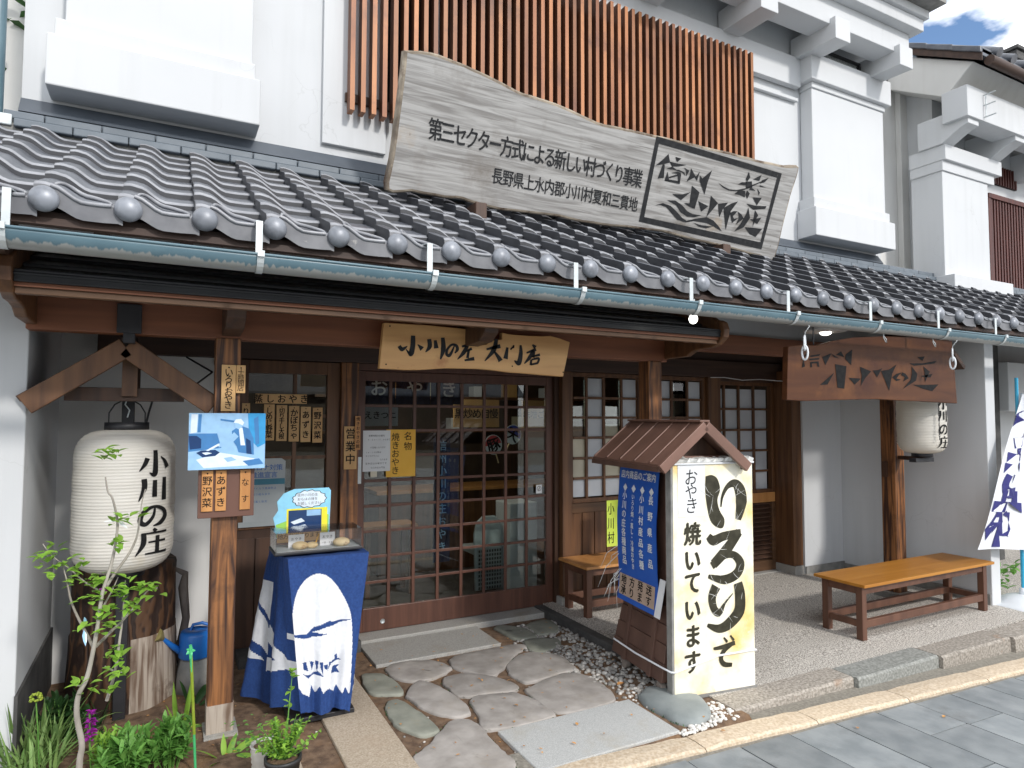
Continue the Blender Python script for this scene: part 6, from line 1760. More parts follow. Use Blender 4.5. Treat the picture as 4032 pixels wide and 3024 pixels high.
t, rad = paper_lantern('big_lantern', 'big white ribbed paper lantern with black characters in the planting corner', LX, 4.12, 0.815, 1.565, 0.235, math.radians(-90+36), [('小', 1.395, 0.138), ('川', 1.258, 0.128), ('の', 1.122, 0.125), ('庄', 0.985, 0.135)], 0.13, 0.175, 0.098)
for s in (-1, 1):
    MB().tube([(LX+s*0.085, 4.12, 1.60), (LX+s*0.085, 4.12, 1.655), (LX+s*0.06, 4.12, 1.70), (LX+s*0.02, 4.12, 1.725), (LX, 4.12, 1.74)], 0.004, 6).build('wire_handle', 'blacksteel', t)
MB().tube([(LX, 4.12, 1.74), (LX-0.012, 4.12, 1.70), (LX+0.01, 4.12, 1.67), (LX+0.0, 4.12, 1.63)], 0.004, 6).build('wire_hook', 'galv', t)

# ---- right lantern on its bracket, with the little dark roof above
rl, _ = paper_lantern('small_lantern', 'white paper lantern hanging behind the red brown board next to the orange post', 5.74, 3.36, 1.335, 1.93, 0.182, math.radians(-90-2), [('小', 1.76, 0.10), ('川', 1.655, 0.10), ('の', 1.545, 0.095), ('庄', 1.435, 0.10)], 0.1, 0.125, 0.075)
g = MB()
links = MB()
for i in range(16):
    z = 1.80-0.022*i
    pts = [(5.655+0.006*math.cos(k*math.pi/4)*(1 if i % 2 else 0.4), 3.165-0.0+0.006*(0.4 if i % 2 else 1)*math.cos(k*math.pi/4), z+0.014*math.sin(k*math.pi/4)) for k in range(9)]
    links.tube(pts, 0.0022, 5)
links.build('pull_chain', 'blacksteel', rl)
ar = thing('lantern_bracket', 'dark wooden arm and small dark roof carrying the right hand paper lantern', 'bracket', (5.9, 3.6, 1.26))
MB().box(5.60, 5.86, 3.33, 3.39, 1.262, 1.296).build('arm', 'blacksteel', ar, bevel=0.003)
MB().bar((5.845, 3.39, 1.279), (5.90, 3.66, 1.279), 0.05, 0.034).build('arm_root', 'wood_dark', ar)
g = MB()
g.prism([(5.42, 2.20), (5.70, 2.40), (6.06, 2.08), (6.04, 2.055), (5.70, 2.34), (5.44, 2.165)], (0, 3.62, 0), FU, FV, 0, 0.46)
g.build('roof_panel', 'wood_dark', ar)
MB().prism([(5.46, 2.09), (5.70, 2.30), (5.99, 2.085), (5.98, 2.06), (5.46, 2.06)], (0, 3.56, 0), FU, FV, 0, 0.03).build('gable_board', 'wood_dark', ar)

# ---- hollow carved stump
st = thing('hollow_stump', 'thick hollow log with carved dark grain and bleached foot behind the lantern', 'log', (-0.195, 4.52, 0))
g = MB(); n = 40
R0 = 0.272
prof_ = [(1.06, -0.05), (1.05, 0.10), (1.02, 0.30), (1.0, 0.40), (0.985, 0.42), (0.985, 0.70), (0.975, 0.765), (0.95, 0.785), (0.72, 0.785), (0.68, 0.76), (0.66, 0.55), (0.0, 0.55)]
vs = []
for s, z in prof_:
    for j in range(n):
        a = 2*math.pi*j/n
        r = R0*s*(1+0.05*mnoise.noise(Vector((math.cos(a)*1.3, math.sin(a)*1.3, 3))))+0.004*math.sin(a*19+4*math.sin(z*14+a*3))*(1 if z > 0.38 else 0.5)
        vs.append((-0.195+r*math.cos(a), 4.52+r*math.sin(a), z))
fs = []; ms = []
for i in range(len(prof_)-1):
    for j in range(n):
        fs.append((i*n+j, i*n+(j+1) % n, (i+1)*n+(j+1) % n, (i+1)*n+j))
g.add(vs, fs, 0, True)
for i in range(3):
    for j in range(n):
        # bleached wood on the right hand foot only, where the bark is gone
        a = 2*math.pi*j/n
        if -1.45 < ((a+math.pi) % (2*math.pi)-math.pi) < 0.6:
            g.m[i*n+j] = 1
g.build('log', ['stump', 'stump_pale'], st)

# driftwood branch beside the stump
b = MB().tube([(0.13, 4.50, 0.0), (0.10, 4.55, 0.22), (0.13, 4.56, 0.40), (0.11, 4.58, 0.58), (0.12, 4.6, 0.66), (0.05, 4.62, 0.70)], [0.020, 0.026, 0.022, 0.028, 0.020, 0.010], 8)
tag(b.build('driftwood', 'hose', loc=(0.13, 4.5, 0)), 'twisted grey piece of driftwood leaning between the log and the watering can', 'driftwood')

# ---- watering can
wc = thing('watering_can', 'blue plastic watering can with an olive rose on a stone behind the left post', 'watering can', (0.175, 4.42, 0.20))
WX, WY, WZ = 0.185, 4.42, 0.205
MB().lathe([(0.0, 0), (0.088, 0), (0.096, 0.01), (0.092, 0.13), (0.085, 0.150), (0.06, 0.158), (0.055, 0.150), (0.0, 0.145)], (WX, WY, WZ), 28).build('body', 'can_blue', wc)
MB().tube([(WX-0.08, WY, WZ+0.035), (WX-0.13, WY-0.04, WZ+0.09), (WX-0.185, WY-0.08, WZ+0.155)], [0.020, 0.016, 0.012], 10).build('spout', 'can_blue', wc)
MB().tube([(WX-0.178, WY-0.077, WZ+0.148), (WX-0.205, WY-0.10, WZ+0.178), (WX-0.213, WY-0.108, WZ+0.186)], [0.012, 0.036, 0.037], 16).build('rose', 'rose', wc)
MB().tube([(WX-0.03, WY, WZ+0.155), (WX-0.02, WY, WZ+0.185), (WX+0.03, WY, WZ+0.19), (WX+0.075, WY, WZ+0.17), (WX+0.10, WY, WZ+0.10), (WX+0.09, WY, WZ+0.04)], 0.010, 8).build('handle', 'can_blue', wc)
tag(MB().lathe([(0.0, 0.0), (0.13, 0.0), (0.12, 0.12), (0.10, 0.20), (0.0, 0.203)], (0.20, 4.44, 0), 9).build('garden_stone', 'mortar', loc=(0.2, 4.44, 0)), 'grey stone block under the blue watering can', 'stone')

# ---- cloth covered sample table
TX0, TX1, TY0, TY1, TZ = 0.56, 1.015, 3.655, 4.05, 0.885
tb = thing('sample_table', 'small stand hidden under a blue and white printed cloth beside the left post', 'table', (0.79, 3.85, 0))
MB().box(TX0+0.02, TX1-0.02, TY0+0.02, TY1-0.02, TZ-0.03, TZ-0.008).build('table_top', 'wood_dark', tb)
for xx in (TX0+0.16, TX1-0.14):
    for yy_ in (TY0+0.10, TY1-0.06):
        MB().box(xx-0.02, xx+0.02, yy_-0.02, yy_+0.02, 0.03, TZ-0.03).build('leg', 'wood_dark', tb)
MB().box(TX0+0.05, TX1-0.06, TY0+0.03, TY1-0.02, 0.0, 0.03).build('base_board', 'blacksteel', tb, bevel=0.004)
def inpoly(x, y, P):
    c = False; j = len(P)-1
    for i in range(len(P)):
        if (P[i][1] > y) != (P[j][1] > y) and x < (P[j][0]-P[i][0])*(y-P[i][1])/(P[j][1]-P[i][1])+P[i][0]:
            c = not c
        j = i
    return c
cw_, cb_ = DATA['cloth_white'], DATA['cloth_blue']
cw_ = smooth_line(cw_[:16], [1]*16, 5)[0]+cw_[16:]
def cloth_sheet(name, P00, P10, P01, P11, nu, nv, wav, colour):
    """P00 top start, P10 top end, P01 bottom start, P11 bottom end"""
    P00, P10, P01, P11 = map(Vector, (P00, P10, P01, P11))
    nrm = (P10-P00).cross(Vector((0, 0, 1))).normalized()
    g = MB(); vs = []
    for j in range(nv+1):
        t = j/nv
        for i in range(nu+1):
            s = i/nu
            p = (P00*(1-s)+P10*s)*(1-t)+(P01*(1-s)+P11*s)*t
            p = p+nrm*(wav(s, t)+0.007*min(1, t*4)*mnoise.noise(Vector((s*5+p.x*3, t*6, 2.5)))+0.003*mnoise.noise(Vector((s*17, t*14, 6))))
            p.z += 0.010*math.sin(s*9+1)*t*t
            vs.append(p)
    fs = []; ms = []
    for j in range(nv):
        for i in range(nu):
            q = (j*(nu+1)+i, (j+1)*(nu+1)+i, (j+1)*(nu+1)+i+1, j*(nu+1)+i+1)
            fs.append(q)
            c = (vs[q[0]]+vs[q[2]])/2
            ms.append(1 if colour(c, (i+0.5)/nu, (j+0.5)/nv) else 0)
    g.add(vs, fs, 0, True); g.m = ms
    return g.build(name, ['cloth_blue', 'cloth_white'], tcl)
tcl = thing('printed_cloth', 'dark blue cloth with a white arch and landscape print draped over the sample stand', 'cloth', (0.79, 3.85, TZ))
def front_col(c, s, t):
    x, z = c.x-0.55, c.z
    if inpoly(x, z, cw_):
        return not any(inpoly(x, z, P) for P in cb_)
    return False
cloth_sheet('front_drop', (TX0+0.02, TY0-0.004, TZ), (TX1, TY0-0.004, TZ-0.004), (0.655, TY0-0.02, 0.075), (0.915, TY0-0.012, 0.045), 110, 190,
            lambda s, t: t*(0.016*math.sin(s*15+0.6)+0.009*math.sin(s*31+2)), front_col)
def side_col(c, s, t):
    # s runs from back (0) to front (1)
    u_ = s*0.40; w_ = t
    a1 = 0.30 < w_ < 0.88 and s < 0.30
    arcs = [(0.62+0.10*s, 0.045), (0.76+0.02*s, 0.05)]
    if s < 0.34 and 0.20 < w_ < 0.74 and not (0.34+0.35*s < w_ < 0.37+0.42*s) and not (0.60+0.25*s < w_ < 0.67+0.25*s):
        return True
    if s >= 0.34:
        if 0.48+0.42*(s-0.34) < w_ < 0.62+0.30*(s-0.34)-0.02 and s < 0.92: return True
        if 0.72-0.05*s < w_ < 0.79-0.10*(s-0.34) and s < 0.95: return True
        if s > 0.80 and 0.50 < w_ < 0.54: return True
    return False
cloth_sheet('side_drop', (TX0-0.02, TY1, TZ-0.02), (TX0+0.02, TY0-0.004, TZ), (0.42, TY1+0.03, 0.05), (0.655, TY0-0.02, 0.075), 80, 130,
            lambda s, t: t*(0.022*math.sin(s*11+1.0)+0.010*math.sin(s*24)), side_col)
cloth_sheet('far_drop', (TX1, TY0-0.004, TZ-0.004), (TX1, TY1, TZ-0.004), (0.915, TY0-0.012, 0.045), (0.95, TY1, 0.05), 40, 60, lambda s, t: t*0.014*math.sin(s*16), lambda c, s, t: (0.66 < t < 0.90 and 0.02 < s < 0.5 and int(t*30) % 2 == 0))
g = MB()
nu = 24; vs = []
for j in range(nu+1):
    for i in range(nu+1):
        s, t_ = i/nu, j/nu
        a = Vector((TX0+0.02, TY0-0.004, TZ)).lerp(Vector((TX1, TY0-0.004, TZ-0.004)), s); b = Vector((TX0-0.02, TY1, TZ-0.02)).lerp(Vector((TX1, TY1, TZ-0.004)), s)
        p = a.lerp(b, t_); p.z += 0.004*math.sin(s*20)*math.sin(math.pi*t_)*math.sin(math.pi*s)
        vs.append(p)
g.add(vs, [(j*(nu+1)+i, j*(nu+1)+i+1, (j+1)*(nu+1)+i+1, (j+1)*(nu+1)+i) for j in range(nu) for i in range(nu)], 0, True)
g.build('top_cover', 'cloth_blue', tcl)
# display case with sample buns
dc = thing('display_case', 'low clear acrylic case with a black tray on the blue cloth', 'display case', (0.76, 3.80, 0.905))
KX0, KX1, KY0, KY1, KZ0, KZ1 = 0.525, 0.985, 3.70, 3.92, 0.906, 1.010
MB().box(KX0-0.006, KX1+0.006, KY0-0.006, KY1+0.006, KZ0-0.012, KZ0+0.004).build('tray', 'blacksteel', dc, bevel=0.004)
MB().box(KX0+0.008, KX1-0.008, KY0+0.008, KY1-0.008, KZ0+0.004, KZ0+0.006).build('tray_liner', 'paper_grey', dc)
g = MB()
g.box(KX0, KX1, KY0, KY0+0.003, KZ0+0.005, KZ1)
g.box(KX0, KX1, KY1-0.003, KY1, KZ0+0.005, KZ1)
g.box(KX0, KX0+0.003, KY0+0.004, KY1-0.004, KZ0+0.005, KZ1)
g.box(KX1-0.003, KX1, KY0+0.004, KY1-0.004, KZ0+0.005, KZ1)
g.box(KX0, KX1, KY0, KY1, KZ1+0.0005, KZ1+0.0035)
g.build('clear_cover', 'acrylic', dc)
for (bx_, by_, s_, lab) in ((0.660, 3.755, 1.15, 'browned bun between the two price cards in the display case'), (0.725, 3.765, 0.9, 'smaller bun half behind the browned bun in the display case'), (0.885, 3.755, 1.25, 'pale round bun at the right of the display case')):
    tag(MB().ball((bx_, by_, KZ0+0.004+0.018*s_), 0.038*s_, 0.034*s_, 0.020*s_, 18, 12).build('bun', 'oyaki', loc=(bx_, by_, KZ0)), lab, 'bun', 'sample buns')
for (cx0, cx1, lab) in ((0.605, 0.690, 'left white price card in the display case'), (0.775, 0.858, 'right white price card in the display case')):
    c = thing('price_card', lab, 'card', (cx0, 3.86, KZ0), 'price cards')
    MB().box(cx0, cx1, 3.80, 3.802, KZ0+0.005, KZ0+0.078).build('card', 'paper', c)
    g = MB(); g.text('おやき', Vector((0, 3.80, 0)), FU, FV, cx0+0.022, KZ0+0.055, 0.018, 0.0006, step=0.020)
    g.text('一個180円', Vector((0, 3.80, 0)), FU, FV, cx0+0.016, KZ0+0.022, 0.011, 0.0006, step=0.012)
    g.build('lettering', 'ink', c)
bs = thing('case_signboard', 'tan paper band with dark letters at the back of the display case', 'notice', (0.7, 3.9, KZ0+0.01))
MB().box(0.56, 0.80, 3.905, 3.908, KZ0+0.02, KZ0+0.085).build('band', 'wood_tag', bs)
g = MB(); g.text('地方発送承ります', Vector((0, 3.905, 0)), FU, FV, 0.578, KZ0+0.054, 0.032, 0.0006, bold=0.015, step=0.029); g.build('lettering', 'ink', bs)
tag(MB().bar((0.745, 3.79, KZ0+0.012), (0.775, 3.83, KZ0+0.065), 0.006, 0.004).build('tongs', 'orange_paper', loc=(0.75, 3.8, KZ0)), 'small yellow tongs standing among the sample buns', 'tongs')
# cut-out board behind the case (the drawn mascot on it is left out)
cb = thing('display_board', 'light blue cut out board with a speech cloud and a picture behind the display case', 'sign board', (0.70, 3.97, 0.985))
CBO = Vector((0, 3.962, 0))
MB().prism([(0.555, 0.94), (0.86, 0.94), (0.868, 1.20), (0.855, 1.218), (0.66, 1.218), (0.60, 1.195), (0.565, 1.15), (0.572, 1.10), (0.545, 1.06), (0.560, 1.0)], CBO, FU, FV, -0.006, 0.0).build('board', 'toon_sky', cb)
g = MB()
g.poly([(0.56, 0.945), (0.855, 0.945), (0.857, 1.06), (0.80, 1.08), (0.66, 1.05), (0.56, 1.02)], CBO, FU, FV, 0.0005, 0)
g.poly([(0.618, 0.955), (0.848, 0.955), (0.848, 1.105), (0.618, 1.105)], CBO, FU, FV, 0.0010, 1)
g.poly([(0.628, 0.963), (0.815, 0.963), (0.815, 1.096), (0.628, 1.096)], CBO, FU, FV, 0.0015, 2)
g.poly([(0.64, 1.03), (0.70, 1.05), (0.72, 1.03), (0.66, 1.015)], CBO, FU, FV, 0.0020, 3)
g.poly([(0.66, 1.00), (0.72, 1.012), (0.74, 0.995), (0.68, 0.985)], CBO, FU, FV, 0.0020, 3)
g.poly([(0.73, 1.06), (0.81, 1.06), (0.81, 1.094), (0.73, 1.094)], CBO, FU, FV, 0.0022, 4)
g.poly([(0.63, 0.965), (0.70, 0.965), (0.69, 0.98), (0.64, 0.985)], CBO, FU, FV, 0.0021, 4)
cl = [(0.745+0.092*math.cos(t*2*math.pi/40)*(1+0.05*math.cos(t*2*math.pi/40*13)), 1.158+0.047*math.sin(t*2*math.pi/40)*(1+0.08*math.cos(t*2*math.pi/40*13))) for t in range(40)]
g.poly([(x+(x-0.745)*0.05, y+(y-1.158)*0.08) for x, y in cl], CBO, FU, FV, 0.0010, 5)
g.poly(cl, CBO, FU, FV, 0.0014, 3)
g.build('print', ['toon_green', 'toon_yellow', 'pb_deep', 'pb_white', 'pb_light', 'ink'], cb)
g = MB()
for i, s in enumerate(('信州小川の庄', 'おらほの味を', 'お試しください')):
    g.text(s, CBO, FU, FV, 0.685, 1.182-0.024*i, 0.019, 0.0018, bold=0.01, step=0.0195)
g.build('lettering', 'ink', cb)

# ---- lantern-shaped sign stand (roofed box with panels)
AO = Vector((2.633, 2.985, 0.0)); ux, uy = DATA['andon_u'][0], DATA['andon_u'][1]
AU = Vector((ux, uy, 0)); AN = Vector((uy, -ux, 0))      # outward, towards the street
AB = -AN                                               # towards the shop
def ap(a, b, z):
    return AO+AU*a+AB*b+Vector((0, 0, z))
an = thing('sign_stand', 'brown roofed sign box standing at the edge of the pebbles', 'sign stand', tuple(ap(0.28, 0.35, 0)))
def aquad(g, a0, a1, b0, b1, z0, z1, a0t=None, a1t=None, b0t=None, b1t=None):
    a0t = a0 if a0t is None else a0t; a1t = a1 if a1t is None else a1t; b0t = b0 if b0t is None else b0t; b1t = b1 if b1t is None else b1t
    g.hexa([ap(a0, b0, z0), ap(a1, b0, z0), ap(a1, b1, z0), ap(a0, b1, z0)], [ap(a0t, b0t, z1), ap(a1t, b0t, z1), ap(a1t, b1t, z1), ap(a0t, b1t, z1)])
    return g
g = MB(); aquad(g, 0.06, 0.50, 0.10, 0.60, 0.10, 1.36); g.build('cabinet', 'brown_paint', an, bevel=0.004)
# flared skirt with boards
for i in range(4):
    z0 = 0.07+0.108*i; z1 = z0+0.106
    fl = lambda z: 0.075*max(0, (0.50-z)/0.43)
    g = MB(); aquad(g, 0.045-fl(z0), 0.515+fl(z0)*0.2, 0.09, 0.615+fl(z0), z0, z1, 0.045-fl(z1)-0.004, 0.515+fl(z1)*0.2, 0.09, 0.615+fl(z1))
    g.build('skirt_board', 'brown_paint', an, bevel=0.004)
g = MB()
for b in (0.20, 0.50):
    g = MB(); g.hexa([ap(-0.045, b, 0.07), ap(-0.025, b, 0.07), ap(-0.025, b+0.04, 0.07), ap(-0.045, b+0.04, 0.07)], [ap(0.030, b, 0.50), ap(0.05, b, 0.50), ap(0.05, b+0.04, 0.50), ap(0.030, b+0.04, 0.50)])
    g.build('skirt_batten', 'brown_paint', an, bevel=0.002)
g = MB(); aquad(g, 0.03, 0.06, 0.08, 0.13, 0.45, 1.36); g.build('corner_post', 'brown_paint', an, bevel=0.003)
g = MB(); aquad(g, 0.03, 0.06, 0.56, 0.61, 0.45, 1.36); g.build('corner_post', 'brown_paint', an, bevel=0.003)
for b in (0.14, 0.55):
    c = ap(0.0, b, 0.03)
    g = MB(); pts = [c-AU*0.016, c+AU*0.016]
    g.tube(pts, 0.032, 16); g.build('caster', 'hose', an)
# roof
ra, rz, ez = 0.192, 1.617, 1.365
b0r, b1r = -0.045, 0.78
for s, ae in ((-1, -0.115), (1, 0.50)):
    g = MB()
    g.hexa([ap(ra, b0r, rz-0.022), ap(ae, b0r, ez-0.022), ap(ae, b1r, ez-0.022), ap(ra, b1r, rz-0.022)], [ap(ra, b0r, rz), ap(ae, b0r, ez), ap(ae, b1r, ez), ap(ra, b1r, rz)])
    g.build('roof_panel', 'brown_roof', an)
    for k in range(5):
        b = b0r+0.11+0.175*k
        if b > b1r-0.01: b = b1r-0.01
        g = MB(); d = ap(ae, b, ez+0.006); q = ap(ra, b, rz+0.006)
        g.bar(q, d, 0.014, 0.009); g.build('roof_seam', 'brown_roof', an, bevel=0.004)
    g = MB(); g.bar(ap(ra, b0r-0.012, rz-0.028), ap(ae, b0r-0.012, ez-0.028), 0.026, 0.060); g.build('barge_board', 'brown_roof', an, bevel=0.003)
    g = MB(); g.bar(ap(ae, b0r, ez-0.028), ap(ae, b1r, ez-0.028), 0.022, 0.030); g.build('eave_strip', 'brown_paint', an)
g = MB(); aquad(g, ra-0.035, ra+0.035, b0r-0.01, b1r, rz-0.008, rz+0.006); g.build('ridge_cap', 'brown_roof', an, bevel=0.003)
g = MB(); g.add([ap(-0.06, 0.09, 1.375), ap(0.445, 0.09, 1.375), ap(ra, 0.09, 1.585), ap(-0.06, 0.58, 1.375), ap(0.445, 0.58, 1.375), ap(ra, 0.58, 1.585)], [(0, 1, 2), (5, 4, 3), (0, 3, 4, 1), (1, 4, 5, 2), (2, 5, 3, 0)]); g.build('gable_infill', 'wood_dark', an)
g = MB(); aquad(g, -0.06, 0.45, 0.04, 0.075, 1.375, 1.405); g.build('gable_tie', 'brown_roof', an, bevel=0.003)
# yellow panel
yp = thing('yellow_sign', 'tall yellowed sign panel wrapped in clear film with huge olive black letters', 'sign', tuple(AO))
g = MB(); g.prism([(0.0, 0.012), (0.578, 0.012), (0.578, 1.362), (0.0, 1.375)], AO, AU, Z3, -0.052, 0.0); g.build('panel', 'banner_yellow', yp, bevel=0.004)
g = MB(); g.prism([(-0.014, 0.005), (0.0, 0.005), (0.0, 1.37), (-0.014, 1.37)], AO, AU, Z3, -0.055, -0.001); g.build('panel_edge', 'mortar', yp)
g = MB(); g.prism([(-0.014, -0.008), (0.59, -0.008), (0.59, 0.012), (-0.014, 0.012)], AO, AU, Z3, -0.055, -0.002); g.build('bottom_edge', 'mortar', yp)
g = MB()
for p in DATA['andon_big']:
    pp_, _ = smooth_line(p+[p[0]], [1]*(len(p)+1), 4)
    g.poly(pp_[:-1], AO, AU, Z3, 0.002)
ns = len(DATA['andon_strokes'])
for i, (P, ws) in enumerate(DATA['andon_strokes']):
    dot = i >= ns-2
    g.strip([(x, y+(0.012 if dot else 0)) for x, y in P], [w*(1.28 if i < ns-4 else 1.0) for w in ws], AO, AU, Z3, 0.002+0.0002*i)
g.build('large_lettering', 'gold_ink', yp)
g = MB()
cc = DATA['andon_cols']
for ch, q in zip('焼いています', cc[:6]):
    g.text(ch, AO, AU, Z3, q[0], q[1], 0.142, 0.002, bold=0.05, sx=0.86)
g.build('small_lettering', 'gold_ink', yp)
g = MB(); g.poly(DATA['andon_paper'], AO, AU, Z3, 0.0022); pp0 = g.build('pasted_paper', 'paper', yp)
g = MB()
for ch, q, s in zip('おやき', cc[6:], (0.105, 0.10, 0.105)):
    g.text(ch, AO, AU, Z3, q[0], q[1], s, 0.0035, bold=0.0, sx=0.9, shear=0.12)
g.build('pasted_lettering', 'carved', pp0)
# glints on the creases of the clear film, painted as pale strips
g = MB(); rr = random.Random(9)
for i in range(70):
    a, z = rr.uniform(0.22, 0.56), rr.uniform(0.28, 1.22)
    th = rr.gauss(1.2, 0.8); ln = rr.uniform(0.03, 0.12)
    p = [(a, z), (a+math.cos(th)*ln*0.5+rr.uniform(-0.008, 0.008), z+math.sin(th)*ln*0.5), (min(0.573, a+math.cos(th)*ln), z+math.sin(th)*ln)]
    g.strip(p, [0.0008, rr.uniform(0.0012, 0.003), 0.0006], AO, AU, Z3, 0.0045)
g.build('film_crease_glints', 'poly_wrap', yp)
# crumpled film along the top and cords
g = MB(); n = 26
vs = []
for i in range(n+1):
    t_ = i/n; a = -0.02+0.60*t_
    z = 1.37
    vs.append(ap(a, -0.005, z)); vs.append(ap(a, -0.012+0.012*math.sin(i*2.3), z+0.022+0.018*mnoise.noise(Vector((i*0.7, 2, 0))))); vs.append(ap(a, 0.05+0.012*math.sin(i*1.7), z+0.030+0.022*mnoise.noise(Vector((i*0.9, 5, 0)))))
g.add(vs, [(3*i+k, 3*i+3+k, 3*i+4+k, 3*i+1+k) for i in range(n) for k in range(2)])
g.build('film_edge', 'poly_wrap', yp)
def cord(z, zb, nm):
    pts = [ap(0.585, 0.0, z-0.01), ap(0.582, -0.006, z-0.008), ap(0.3, -0.007, z-0.01), ap(0.0, -0.007, zb), ap(-0.02, 0.0, zb), ap(-0.03-0.0, 0.05, zb+0.002), ap(0.02-(0.07 if zb < 0.5 else 0), 0.35, zb+0.0), ap(0.02-(0.07 if zb < 0.5 else 0.0), 0.62, zb+0.005)]
    MB().tube(pts, 0.006, 8).build(nm, 'white_paint', yp)
cord(1.372, 1.362, 'cord'); cord(0.235, 0.165, 'cord')
# blue panel on the side
bl = thing('blue_sign', 'blue vinyl panel with white and black lettering on the side of the sign box', 'sign', tuple(ap(0.0, 0.35, 0.43)))
BLO = ap(0.018, 0.63, 0.0); BLU = -AB; BLV = Vector((0, 0, 1))      # u runs from the shop towards the street
BLO = BLO
g = MB()
nn = 20
vs = []
def blp(s, z, off=0.0):
    # the panel bulges out a little below the middle
    b = 0.032*math.sin(math.pi*min(1, max(0, (1.34-z)/0.92)))**1.0+0.035*max(0, (0.62-z)/0.2)
    return BLO+BLU*s-AU*(b+off)+Vector((0, 0, z))
Wb = 0.47
for j in range(nn+1):
    z = 1.340-0.905*j/nn
    for i in range(7):
        vs.append(blp(Wb*i/6, z+0.0, 0.0015*math.sin(i*2+j)))
g.add(vs, [(j*7+i, (j+1)*7+i, (j+1)*7+i+1, j*7+i+1) for j in range(nn) for i in range(6)], 0, True)
back = [tuple(Vector(p)+AU*0.004) for p in vs]
g.add(back, [(j*7+i+1, (j+1)*7+i+1, (j+1)*7+i, j*7+i) for j in range(nn) for i in range(6)], 0, True)
g.build('panel', 'banner_blue', bl)
bulge = lambda px, py, off: blp(px, py, off+0.003)
g = MB()
for i, ch in enumerate('店内商品のご案内'):
    g.text(ch, BLO, BLU, BLV, 0.052+0.0525*i, 1.262, 0.055, 0.0005, bold=0.03, sx=0.92, bulge=bulge)
colsx = [0.405, 0.300, 0.195, 0.090]
colt = ['長 野 県 産 品', '小川村産品各種', 'いろり焼・蒸し・冷凍おやき', '小川の庄各種商品']
for cx_, s in zip(colsx, colt):
    zt = 1.175
    g.add([bulge(cx_+a, zt+b, 0.0005) for a, b in ((0, 0.026), (-0.026, 0), (0, -0.026), (0.026, 0))], [(0, 1, 2, 3)])
    s2 = s.replace(' ', '')
    span = 0.482
    st_ = span/len(s2)
    for i, ch in enumerate(s2):
        g.text(ch, BLO, BLU, BLV, cx_, zt-0.052-st_*i, min(0.058, st_*1.02), 0.0005, bold=0.03, sx=0.95, bulge=bulge)
g.build('white_lettering', 'white_paint', bl)
g = MB()
for j in range(6):
    za, zb = 0.605-0.135*j/6, 0.605-0.135*(j+1)/6
    g.add([bulge(0.02, za, 0), bulge(0.445, za, 0), bulge(0.445, zb, 0), bulge(0.02, zb, 0)], [(0, 3, 2, 1)])
tp = g.build('tan_label', 'tan_paper', bl)
g = MB()
for r, s in enumerate(('地方発送', '承ります')):
    for i, ch in enumerate(s):
        g.text(ch, BLO, BLU, BLV, 0.080+0.100*i, 0.572-0.066*r, 0.066, 0.0012, bold=0.03, bulge=bulge)
g.build('black_lettering', 'ink', tp)
# white card sticking out behind the blue panel
t = thing('white_card', 'white card peeping out below the blue panel', 'card', tuple(ap(-0.01, 0.12, 0.45)))
g = MB(); g.hexa([ap(-0.035, 0.10, 0.44), ap(-0.031, 0.10, 0.44), ap(-0.031, 0.16, 0.44), ap(-0.035, 0.16, 0.44)], [ap(0.012, 0.10, 0.66), ap(0.016, 0.10, 0.66), ap(0.016, 0.16, 0.66), ap(0.012, 0.16, 0.66)])
g.build('card', 'paper', t)
# shredded tinsel (plastic strands) hanging behind the stand
g = MB(); rr = random.Random(5)
for i in range(12):
    p0 = ap(0.01, 0.60+rr.uniform(0, 0.03), 0.72+rr.uniform(-0.16, 0.10))
    d = Vector((rr.uniform(-0.16, -0.03), rr.uniform(-0.02, 0.06), rr.uniform(-0.24, -0.08)))
    g.tube([p0, p0+d*0.5+Vector((-0.03, 0, 0.02)), p0+d], [0.0025, 0.002, 0.0008], 4)
tag(g.build('tinsel', 'poly_wrap', loc=tuple(ap(0, 0.62, 0.8))), 'silvery plastic strands hanging off the back edge of the blue panel', 'tinsel')

# ---- benches
def bench(label, loc, L_, D_, H_, top='bench_top', group='benches'):
    t = thing('bench', label, 'bench', loc, None)
    x, y, z = loc
    MB().box(x, x+L_, y, y+D_, z+H_-0.022, z+H_).build('seat', top, t, bevel=0.003)
    lw = 0.052
    for ax in (x+0.035, x+L_-0.035-lw):
        for ay in (y+0.045, y+D_-0.045-lw):
            MB().box(ax, ax+lw, ay, ay+lw, z, z+H_-0.023).build('leg', 'bench_leg', t, bevel=0.003)
    for ay in (y+0.052, y+D_-0.045-lw+0.008):
        MB().box(x+0.035+lw, x+L_-0.035-lw, ay, ay+0.034, z+H_-0.085, z+H_-0.023).build('apron', 'bench_leg', t, bevel=0.002)
        MB().box(x+0.035+lw, x+L_-0.035-lw, ay, ay+0.034, z+0.085, z+0.140).build('stretcher', 'bench_leg', t, bevel=0.002)
    for ax in (x+0.043, x+L_-0.035-lw+0.009):
        MB().box(ax, ax+0.034, y+0.045+lw, y+D_-0.045-lw, z+H_-0.085, z+H_-0.023).build('end_rail', 'bench_leg', t, bevel=0.002)
        MB().box(ax, ax+0.034, y+0.045+lw, y+D_-0.045-lw, z+0.09, z+0.135).build('end_stretcher', 'bench_leg', t, bevel=0.002)
    return t
bench('long bench with an orange wooden seat on the aggregate floor under the red brown board', (4.505, 3.075, 0.006), 1.735, 0.425, 0.415)
bench('bench half hidden behind the sign box, against the wall by the door', (2.955, 4.36, 0.03), 1.15, 0.42, 0.42, top='wood_tagd')

